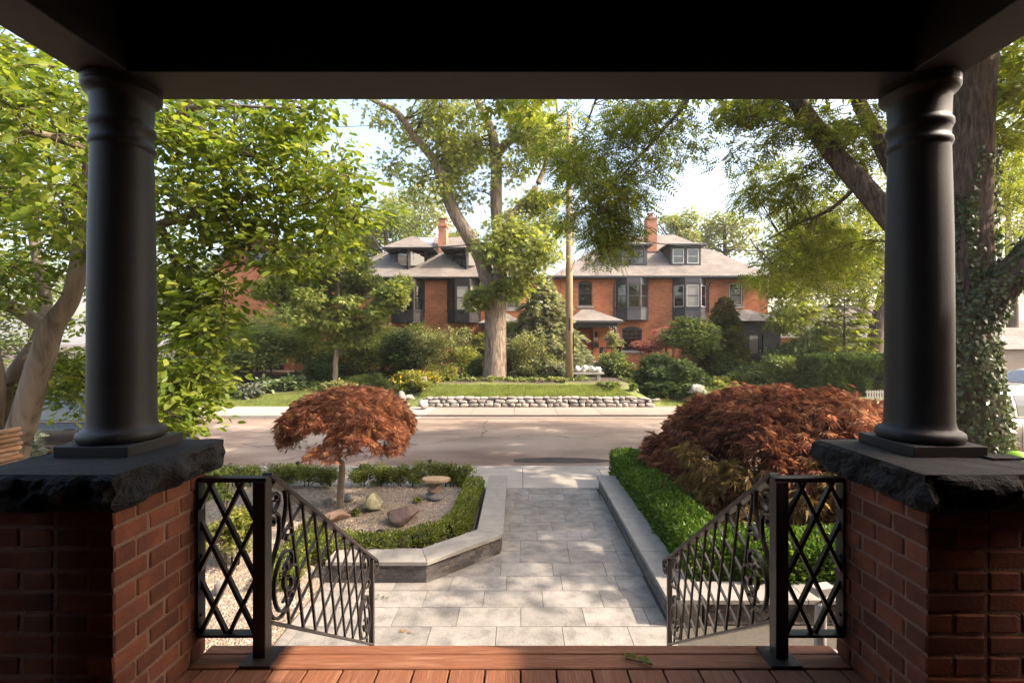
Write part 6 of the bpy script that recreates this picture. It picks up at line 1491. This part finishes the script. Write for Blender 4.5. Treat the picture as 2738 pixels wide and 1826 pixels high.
shrub('groundcover_plants', 'dark green leafy perennials behind the small lawn sign', 980, 1022, 21.6, 1.2, .45, L_mid, 18, .12, T_BLADE, 26, 12, ry=.7)
shrub('groundcover_plants', 'variegated clump of leafy plants around the young tree stem', 905, 1035, 20.6, .95, .35, L_pale, 14, .13, T_OV, 12, 9, ry=.6)
shrub('hosta_clump', 'large hosta clump at the right end of the left border', 775, 1030, 21.4, .85, .45, L_hosta, 12, .22, T_OV, 10, 7, ry=.6)
shrub('hosta_clump', 'hosta clump in the middle of the left border', 722, 1040, 21.0, .75, .42, L_hosta, 10, .22, T_OV, 10, 7, ry=.6)
shrub('hosta_clump', 'variegated hosta clump in the left border near the lawn edge', 668, 1052, 20.0, .7, .38, L_silver, 10, .2, T_OV, 10, 7, ry=.6)
shrub('grassy_clump', 'dark grassy clump at the left end of the border', 610, 1050, 20.2, .7, .45, L_mid, 10, .22, T_BLADE, 30, 10, ry=.6)
shrub('dogwood_shrub', 'tiered dogwood with flat leafy layers left of the young tree', 690, 935, 23.2, 1.7, 1.3, L_young, 26, .16, T_DI, 16, 10, flat=.18, stems=7, sr=.5)
shrub('dogwood_shrub', 'tall spreading shrub in front of the gabled house door', 620, 900, 24.2, 1.6, 1.6, L_far, 22, .16, T_DI, 15, 9, flat=.2, stems=7, sr=.5)
shrub('dogwood_shrub', 'leafy layered shrub at the left end of the far border', 560, 985, 22.2, 1.4, 1.1, L_young, 22, .15, T_DI, 15, 10, flat=.25, stems=6, sr=.45)
shrub('rhododendron', 'dark evergreen bush right of the dogwood behind the young tree', 860, 990, 23.8, .85, .8, L_dark, 16, .12, T_DI, 16, 12)
shrub('leafy_shrub', 'green shrub with light tips beside the entrance steps of the left house', 975, 940, 24.6, .95, 1.2, L_mid, 18, .12, T_DI, 15, 12)
shrub('tall_shrub', 'tall green shrub filling the gap left of the brick gate pier', 820, 920, 24.6, 1.2, 1.5, L_young, 20, .13, T_DI, 14, 11)
# right house
shrub('yew_hedge', 'wide dark yew mass with flat top left of the right house steps', 1790, 1000, 21.6, 1.75, .85, L_yew, 34, .11, T_SPRIG, 18, 14, ry=1.3)
shrub('yew_hedge', 'low dark spreading yew at the end of the stone wall', 1795, 1045, 19.4, 1.5, .36, L_yew, 26, .10, T_SPRIG, 18, 12, ry=.8)
shrub('leafy_shrub', 'green hydrangea shrub below the terracotta pot', 1650, 975, 24.0, .8, .95, L_mid, 16, .13, T_DI, 14, 12)
shrub('pink_maple', 'pink red japanese maple against the brick wall of the right house', 1800, 900, 26.0, 1.2, .85, L_pink, 16, .10, T_STAR, 12, 9, flat=.3, stems=4, sr=.35)
shrub('pink_maple', 'small pink leaved branch in front of the arched ground floor window', 1728, 928, 25.6, .75, .38, L_pink, 9, .10, T_STAR, 12, 8, flat=.3, sr=.25)
shrub('broad_shrub', 'broad green dogwood dome in front of the pink maple', 1848, 905, 24.2, 1.5, 1.05, L_mid, 26, .13, T_DI, 16, 12, flat=.35, stems=5)
shrub('dark_shrub', 'dark shrub in shade below the juniper', 1950, 985, 24.0, 1.0, .8, L_dark, 16, .12, T_DI, 15, 11)
shrub('perennial_clump', 'bright leafy perennials at the foot of the dark entrance steps', 2000, 1012, 22.6, .9, .42, L_mid, 14, .13, T_DI, 14, 10)
shrub('perennial_clump', 'low yellow green plants along the right lawn edge', 1925, 1022, 22.0, .8, .3, L_lime, 10, .11, T_DI, 13, 9)
shrub('round_shrub', 'rounded green shrub right of the dark entrance steps', 2092, 992, 22.0, 1.0, .9, L_mid, 20, .10, T_DI, 18, 13)
shrub('dark_shrub', 'dark green bush against the dark entrance wall', 2110, 945, 24.6, 1.4, .8, L_dark, 20, .12, T_DI, 16, 12)
hedge('hedge', 'tall clipped dark green hedge left of the right porch column', [(ux(2160, 20.6), 20.6), (ux(2440, 20.6), 20.6)], .7, .2, 1.65, L_yew, 17000, .19, T_SPRIG, lump=.12)
shrub('white_hydrangea', 'white flowering hydrangea at the corner of the right lawn', 1862, 1048, 18.9, .34, .30, L_mid, 8, .09, T_DI, 12, 8, extra=(T_STAR, L_white, 700, .07))
shrub('vine', 'white flowering vine climbing the porch post of the right house', 1638, 905, 26.2, .38, .75, L_pale, 10, .09, T_DI, 13, 9, z=2.0, extra=(T_STAR, L_white, 60, .06))
shrub('ivy_patch', 'low leafy groundcover in front of the white stones', 1640, 1040, 19.8, 1.5, .2, L_mid, 16, .09, T_DI, 14, 10, ry=1.0)
shrub('ivy_patch', 'low brown green groundcover around the foot of the maple', 1330, 1022, 21.4, 2.3, .14, L_pale, 22, .09, T_DI, 12, 8, ry=.8)
shrub('ivy_patch', 'low groundcover between the maple and the pole', 1455, 1020, 21.0, 1.3, .16, L_pale, 16, .09, T_DI, 12, 9, ry=.8)

shrub('tall_shrub', 'tall mid green shrub against the brick between the two left bays', 1120, 925, 26.6, 1.3, 1.3, L_mid, 20, .12, T_DI, 15, 12)
shrub('tall_shrub', 'tall loose shrub below the downpipe of the left house', 1020, 915, 26.8, 1.1, 1.4, L_young, 18, .12, T_DI, 15, 12)
shrub('tall_shrub', 'leafy shrub hiding the wall left of the entrance steps', 900, 950, 25.6, 1.3, 1.2, L_mid, 18, .12, T_DI, 15, 12)
shrub('tall_shrub', 'dense green shrub in front of the gabled house window', 730, 890, 26.5, 1.8, 1.9, L_young, 24, .15, T_DI, 15, 12)
shrub('tall_shrub', 'dense green shrub left below the gabled house', 560, 880, 27.5, 1.8, 1.9, L_young, 24, .15, T_DI, 15, 12)
shrub('tall_shrub', 'pale green shrub behind the big rounded shrub', 1370, 905, 26.4, 1.1, 1.2, L_mid, 16, .12, T_DI, 15, 12)
shrub('tall_shrub', 'green shrub right of the bungalow gap behind the clipped hedge', 2200, 910, 27.0, 2.0, 1.4, L_mid, 24, .14, T_DI, 15, 12)
shrub('tall_shrub', 'dark green shrub mass at the far left behind the black car', 120, 1010, 15.5, 2.2, 1.1, L_mid, 26, .14, T_DI, 15, 12, z=-.05)
shrub('tall_shrub', 'mid green shrub mass behind the left porch column', 400, 1000, 21.5, 2.4, 1.5, L_mid, 28, .15, T_DI, 15, 12)
# low leafy carpet over the planting beds across the street
n_ = 26000
bp2 = np.stack([-13+27*rng.random(n_), 20.8+6.8*rng.random(n_)], -1)
bp2 = bp2[~((bp2[:,0] > -9) & (bp2[:,0] < -5.8) & (bp2[:,1] < 22.8)) & ~((bp2[:,0] > 3.3) & (bp2[:,0] < 4.9)) & ~((np.abs(bp2[:,0]) < 4.5) & (bp2[:,1] < 21.2))]
P = np.concatenate([bp2, hgt(bp2[:,0], bp2[:,1])[:,None]+.12*rng.random((len(bp2), 1))], 1); D = rdir(len(P)); D[:,2] = .5*np.abs(D[:,2])
tag(link('groundcover', leaf_data('groundcover', P, D, np.tile([0, 0, 1.0], (len(P), 1))+rng.normal(size=P.shape)*.5, .10+.10*rng.random(len(P)), T_DI, L_mid)), 'low leafy groundcover over the far planting beds', None, None, 'stuff')

# ================================================================== GRASS
def grass(name, poly, n, hgt_, size=.07):
    poly = np.array(poly, float); lo = poly.min(0); hi = poly.max(0); p_ = lo+rng.random((n*2, 2))*(hi-lo); p_ = p_[in_poly(p_, poly)][:n]
    P = np.concatenate([p_, hgt(p_[:,0], p_[:,1])[:,None]-.005], 1); D = np.tile([0, 0, 1.0], (len(P), 1))+rng.normal(size=P.shape)*.38
    tag(link(name, leaf_data(name, P, D, rdir(len(P)), size*(.6+.8*rng.random(len(P))), T_BLADE, L_grass)), 'short sunlit lawn grass', None, None, 'stuff')
grass('grass', [(-14, 18.1), (-5.2, 18.1), (-4.6, 19.6), (-6.2, 22.6), (-8.5, 22.6), (-11, 20.2), (-14, 19.4)], 42000, .06)
grass('grass', [(-4.0, 18.25), (4.6, 18.25), (4.2, 20.3), (-4.4, 20.3)], 26000, .07, .10)
grass('grass', [(5.6, 18.2), (12.5, 18.2), (12.5, 21.6), (8.6, 21.6), (6.2, 20)], 22000, .06)

# ================================================================== ROCK GARDEN
def rock(label, u, v, wpx, hpx, mat, zb=.05, depth=.8, seed=3, sub=3, rough=.3, name='rock', cat='rock'):
    p_ = G(u, v, zb); s_ = p_.y/FPX; me = stone_mesh(seed, sub, rough); me.materials.append(mat)
    rx, rz = wpx*s_/2*1.0, hpx*s_/2*1.0
    o = link(name, me, None, Matrix.Translation((p_.x, p_.y+rx*depth*.6, zb+rz*.62)) @ Matrix.Rotation(seed*.9, 4, 'Z') @ Matrix.Diagonal((rx, rx*depth, rz, 1)))
    return tag(o, label, cat, 'rocks in the gravel garden')
M_r1 = simple('red_brown_rock', (.20, .135, .115), (.13, .09, .08), rough=.9, scale=5, bump=.6, bscale=25)
M_r2 = simple('mossy_yellow_rock', (.34, .32, .19), (.24, .225, .13), rough=.9, scale=3, bump=.5, bscale=20, c3=(.42, .38, .28))
M_r3 = simple('pink_sandstone', (.36, .24, .17), (.28, .18, .125), rough=.9, scale=4, bump=.5, bscale=30)
M_r4 = simple('grey_rock', (.26, .24, .22), (.17, .155, .145), rough=.9, scale=4, bump=.6, bscale=25)
rock('round red brown boulder beside the slanting low hedge', 1076, 1405, 106, 62, M_r1, seed=2)
rock('mossy yellow green rock in the middle of the gravel', 988, 1368, 82, 46, M_r2, seed=5, rough=.5, depth=.6)
rock('pinkish block shaped rock in front of the red maple stem', 893, 1398, 66, 36, M_r3, seed=7)
rock('small grey rock behind the red maple stem', 925, 1345, 40, 28, M_r4, seed=4)
rock('dark stone left of the red maple stem', 880, 1350, 34, 26, M_r4, seed=8)
rock('grey stone leaning by the pier behind the lattice panel', 585, 1590, 44, 56, M_r4, seed=6)
# stone lantern-like pedestal with a flat slab
b_ = G(1160, 1342, .05); s_ = b_.y/FPX
pd_ = thing('stone_pedestal', 'rough stone pedestal topped with a flat tan slab', 'pedestal', (b_.x, b_.y, .05))
for k, (z, rx, rz) in enumerate(((.06, .145, .085), (.17, .12, .075), (.265, .15, .055))):
    me = stone_mesh(11+k, 3, .35); me.materials.append(M_r3 if k else M_r4); link('foot_stone', me, pd_, Matrix.Translation((b_.x+.015*(k-1), b_.y+.1, .05+z)) @ Matrix.Diagonal((rx, rx*.85, rz, 1)))
pts = [(math.cos(a)*.225*(1+.12*math.sin(3*a+1)), math.sin(a)*.15*(1+.1*math.cos(2*a))) for a in np.linspace(0, 2*math.pi, 13)[:-1]]
smooth_bevel(MB().prism([(b_.x+x, b_.y+.1+y) for x, y in pts], .345, .395).build('top_slab', simple('tan_slab', (.42, .30, .17), (.33, .235, .14), rough=.9, scale=5, bump=.4, bscale=30), pd_), .012)
q = G(1222, 1290, .05); st = thing('stone_stack', 'little stack of flat dark stones behind the pedestal', 'stone stack', (q.x, q.y, .05))
for k in range(4):
    me = stone_mesh(20+k, 2, .25); me.materials.append(M_r4); link('flat_stone', me, st, Matrix.Translation((q.x+.02*(-1)**k, q.y, .07+k*.045)) @ Matrix.Diagonal((.17-.02*k, .12, .03, 1)))
def path_light(label, u, v, zb=.05):
    p_ = G(u, v, zb); r_ = thing('path_light', label, 'lamp', (p_.x, p_.y, zb), 'garden path lights')
    MB().tube([(p_.x, p_.y, zb-.03), (p_.x, p_.y, zb+.20)], .022, 10).build('stem', M_black, r_)
    MB().lathe([(.03, zb+.20), (.042, zb+.205), (.042, zb+.235), (.012, zb+.25)], p_.x, p_.y, 16).build('lamp_head', M_black, r_)
path_light('black path light in the low hedge by the garden wall corner', 1015, 1470)
path_light('black path light in the back boxwood row left of the red maple', 796, 1268, .05)
path_light('black path light at the sidewalk edge right of the red maple', 1149, 1262, .05)
# sprouts in the gravel
for (u, v, lb) in ((1066, 1400, 'tiny weed sprouting in front of the round boulder'), (1118, 1345, 'pale weed sprout beside the pedestal foot'), (950, 1378, 'moss tuft at the foot of the yellow rock')):
    shrub('weed', lb, u, v-8, FPX*2.5/(v-915), .07, .06, L_lime, 5, .045, T_DI, 8, 5, z=.05, cat='weed', stems=1)
# dropped twig of leaves on the deck, leaf litter on the path
p_ = G(1706, 1772, DZ+.004); tw = thing('leaf_sprig', 'fallen sprig of green leaves lying on the porch deck', 'sprig', (p_.x, p_.y, DZ))
MB().tube([(p_.x-.05, p_.y+.02, DZ+.01), (p_.x, p_.y, DZ+.012), (p_.x+.06, p_.y-.015, DZ+.008)], .0025, 5).build('stem', B_twig, tw)
for k in range(11):
    t = k/10; a = random.uniform(-1, 1); me = lm[k % 3]
    link('leaf', me, tw, Matrix.Translation((p_.x-.05+.11*t, p_.y+.02-.035*t, DZ+.012+.006*random.random())) @ rot_mat(Vector((.6*random.choice((-1, 1))*.6, random.uniform(-1, 1), .15)), Vector((0, 0, 1))+Vector(rdir(1)[0])*.4, random.uniform(.025, .042)))
def litter(label, u, v, col_, z=0.004, n_=5, sz=.035, spread=.06):
    q = G(u, v, z); r_ = thing('leaf_litter', label, 'litter', (q.x, q.y, z))
    for k in range(n_):
        me = litter_m[col_]; link('leaf', me, r_, Matrix.Translation((q.x+random.uniform(-spread, spread), q.y+random.uniform(-spread, spread)*.5, z+.004)) @ rot_mat(Vector((random.uniform(-1, 1), random.uniform(-1, 1), .05)), Vector((0, 0, 1))+Vector(rdir(1)[0])*.2, random.uniform(.6, 1.2)*sz))
litter_m = {}
for nm, cc in (('tan', (.30, .17, .07)), ('green', (.09, .13, .03))):
    mm_ = MB(); mm_.v = list(T_OV[0]); mm_.f = list(T_OV[1]); litter_m[nm] = mm_.mesh('leaf', simple('litter_'+nm, cc, rough=.8))
litter('few tan fallen leaves on the pavers by the left end post', 1072, 1688, 'tan'); litter('green fallen leaves on the pavers below the wall corner', 1020, 1596, 'green'); litter('green scrap of leaf on the pavers in mid path', 1290, 1568, 'green', n_=3, sz=.025); litter('dead leaves collected at the foot of the right wall', 1725, 1515, 'tan', n_=4, sz=.03)
litter('dark leaf scraps on the sidewalk slab', 1470, 1277, 'tan', n_=4, sz=.03, spread=.25)

# ================================================================== SMALL THINGS
def sign(label, u, v, Y, wpx, hpx, txt):
    c_ = C(u, v, Y); s_ = Y/FPX; g_ = hz(c_.x, Y); r_ = thing('lawn_sign', label, 'sign', (c_.x, Y, g_)); w_, h_ = wpx*s_, hpx*s_
    pn = MB().box(c_.x-w_/2, c_.x+w_/2, Y-.008, Y, c_.z-h_/2, c_.z+h_/2).build('panel', M_white, r_)
    for sx in (-.5, .5): MB().tube([(c_.x+sx*w_*.6, Y+.006, g_-.1), (c_.x+sx*w_*.6, Y+.006, c_.z-h_*.1)], .008, 6).build('stake', M_grey, r_)
    for k, t in enumerate(txt): MB().box(c_.x-w_*.36, c_.x+w_*(.05+.3*((k*37) % 10)/10), Y-.011, Y-.0085, c_.z+h_*(.22-.2*k)-.012, c_.z+h_*(.22-.2*k)+.012).build('print_line', M_grey, pn)
sign('white lawn sign among the yellow flowers', 1134, 1014, 20.0, 16, 13, (1, 1, 1)); sign('small white lawn sign beside the young tree stem', 922, 1038, 20.0, 18, 9, (1, 1))
# white hydrangea heads banked on a stone bench by the pole
c_ = C(1572, 1000, 22.2); g_ = hz(c_.x, 22.2)
bn = thing('stone_bench', 'grey stone bench beside the utility pole', 'bench', (c_.x, 22.2, g_)); MB().box(c_.x-.75, c_.x+.75, 21.95, 22.4, g_+.28, g_+.36).build('seat', M_stonesill, bn)
for sx in (-.5, .5): MB().box(c_.x+sx-.08, c_.x+sx+.08, 22.0, 22.35, g_-.05, g_+.28).build('leg', M_stonesill, bn)
wp = simple('white_ceramic', (.62, .61, .57), (.5, .49, .45), rough=.6, scale=6, bump=.3, bscale=20)
for k, (dx, r_, lb) in enumerate(((-.55, .2, 'leftmost white round stone on the bench, against the pole'), (-.2, .22, 'second white round stone on the bench from the pole'), (.15, .2, 'third white round stone on the bench from the pole'), (.47, .19, 'rightmost white round stone on the bench'))):
    me = stone_mesh(30+k, 3, .15); me.materials.append(wp); tag(link('white_stone', me, None, Matrix.Translation((c_.x+dx, 22.15, g_+.36+r_*.75)) @ Matrix.Diagonal((r_, r_, r_*.9, 1))), lb, 'stone', 'white stones on the bench')
# terracotta pot on the porch rail
c_ = C(1652, 938, 26.3); pt_ = thing('plant_pot', 'terracotta pot with trailing plants on the porch of the right house', 'pot', (c_.x, 26.3, 1.38))
MB().lathe([(.16, 1.9), (.24, 2.3), (.26, 2.3), (.26, 2.36), (.22, 2.36)], c_.x, 26.3, 20).build('pot', simple('terracotta', (.36, .12, .06), rough=.8), pt_, smooth=True); MB().box(c_.x-.15, c_.x+.15, 26.15, 26.45, 1.375, 1.9).build('stand', M_grey, pt_)
P, D, Nn, S, T = spray(ball(c_.x, 26.3, 2.5, .35, .3, .25, 10, .15), sub=8, k=12, sub_r=.12, size=.09, droop=.5); tag(link('foliage', leaf_data('foliage', P, D, Nn, S, T_DI, L_pale), pt_), kind='stuff')
# picket fence by the hedge
pf_ = thing('picket_fence', 'short white picket fence at the foot of the right hedge', 'fence', (ux(2340, 19.2), 19.2, .1))
for k in range(9):
    x_ = ux(2318, 19.2)+k*.11; MB().prism([(x_, 19.2), (x_+.06, 19.2), (x_+.06, 19.222), (x_, 19.222)], .1, .52).build('picket', M_stonesill, pf_)
for z in (.2, .42): MB().box(ux(2316, 19.2), ux(2318, 19.2)+.95, 19.223, 19.25, z, z+.05).build('rail', M_white, pf_)
# white downspout end by the right pier
dn = thing('downspout', 'white downspout elbow at the foot of the right pier', 'downspout', (2.05, 3.0, 0))
MB().tube([C(2203, 1590, 3.0), C(2195, 1620, 2.98), C(2193, 1700, 2.97), C(2193, 1800, 2.97)], .034, 12).build('pipe', M_stonesill, dn, smooth=True)
MB().bar(C(2176, 1580, 3.0), C(2222, 1572, 3.02), .075, .05).build('elbow', M_stonesill, dn)
# play ball near the locust
bp_ = C(2722, 1238, 8.0); m, nt, p, ns, ls = newmat('ball_panels')
tc = N(ns, 'ShaderNodeTexCoord'); sp = N(ns, 'ShaderNodeSeparateXYZ'); ls.new(tc.outputs['Object'], sp.inputs[0]); rp = ramp(ns, [(0.35, (.55, .26, .02)), (.45, (.42, .50, .04)), (.6, (.20, .42, .03))]); mrr = N(ns, 'ShaderNodeMapRange'); mrr.inputs[1].default_value = -.2; mrr.inputs[2].default_value = .2; ls.new(sp.outputs[2], mrr.inputs[0]); ls.new(mrr.outputs[0], rp.inputs[0]); ls.new(rp.outputs[0], p.inputs['Base Color']); p.inputs['Roughness'].default_value = .35
bl_ = MB(); bl_.lathe([(.21*math.sin(t), -.21*math.cos(t)) for t in np.linspace(.02, math.pi-.02, 18)], 0, 0, 28); bo = bl_.build('play_ball', m, None, smooth=True); bo.location = (bp_.x, 8.0, bp_.z)
st_ = bp_.z-.2
tag(bo, 'lime green and orange ball at the right edge behind the pier', 'ball')
bs = thing('plant_stand', 'low dark stand under the lime green ball', 'stand', (bp_.x, 8.0, 0)); MB().lathe([(.16, -.03), (.15, .02), (.05, .05), (.05, st_-.06), (.13, st_-.02), (.13, st_)], bp_.x, 8.0, 18).build('pedestal', M_black, bs)
# bamboo screen left of the left pier
ba = thing('bamboo_screen', 'split bamboo screen standing left of the left pier', 'screen', (-2.26, 1.7, 0)); M_bam = simple('split_bamboo', (.52, .31, .17), (.40, .22, .12), rough=.6, scale=6, objrand=.18, c3=(.6, .42, .28))
for k in range(50):
    z = 1.14+k*.0208; MB().tube([(-2.26, 1.25, z), (-2.262+.004*(k % 2), 2.055+random.uniform(-.012, .008), z+random.uniform(-.002, .002))], .0099, 7).build('bamboo_slat', M_bam, ba)
for y in (1.3, 1.7, 2.0): MB().tube([(-2.29, y, 0), (-2.29, y, 2.14)], .018, 8).build('post', M_bam, ba)
MB().box(-2.30, -2.272, 1.25, 1.98, 2.12, 2.165).build('top_rail', simple('orange_liner', (.5, .14, .04), rough=.7), ba)

# ================================================================== HAZE
hzb = MB().box(-960, 960, -960, 960, -1.4, 26.2).build('haze', None); tag(hzb, 'thin bright summer haze filling the air over the street', None, None, 'stuff')
m = bpy.data.materials.new('summer_haze'); m.use_nodes = True; ns = m.node_tree.nodes; ns.remove(ns['Principled BSDF'])
pv_ = ns.new('ShaderNodeVolumePrincipled'); pv_.inputs['Color'].default_value = (1.0, .97, .92, 1); pv_.inputs['Density'].default_value = .0007; pv_.inputs['Anisotropy'].default_value = .3
m.node_tree.links.new(pv_.outputs[0], ns['Material Output'].inputs['Volume']); hzb.data.materials.append(m)
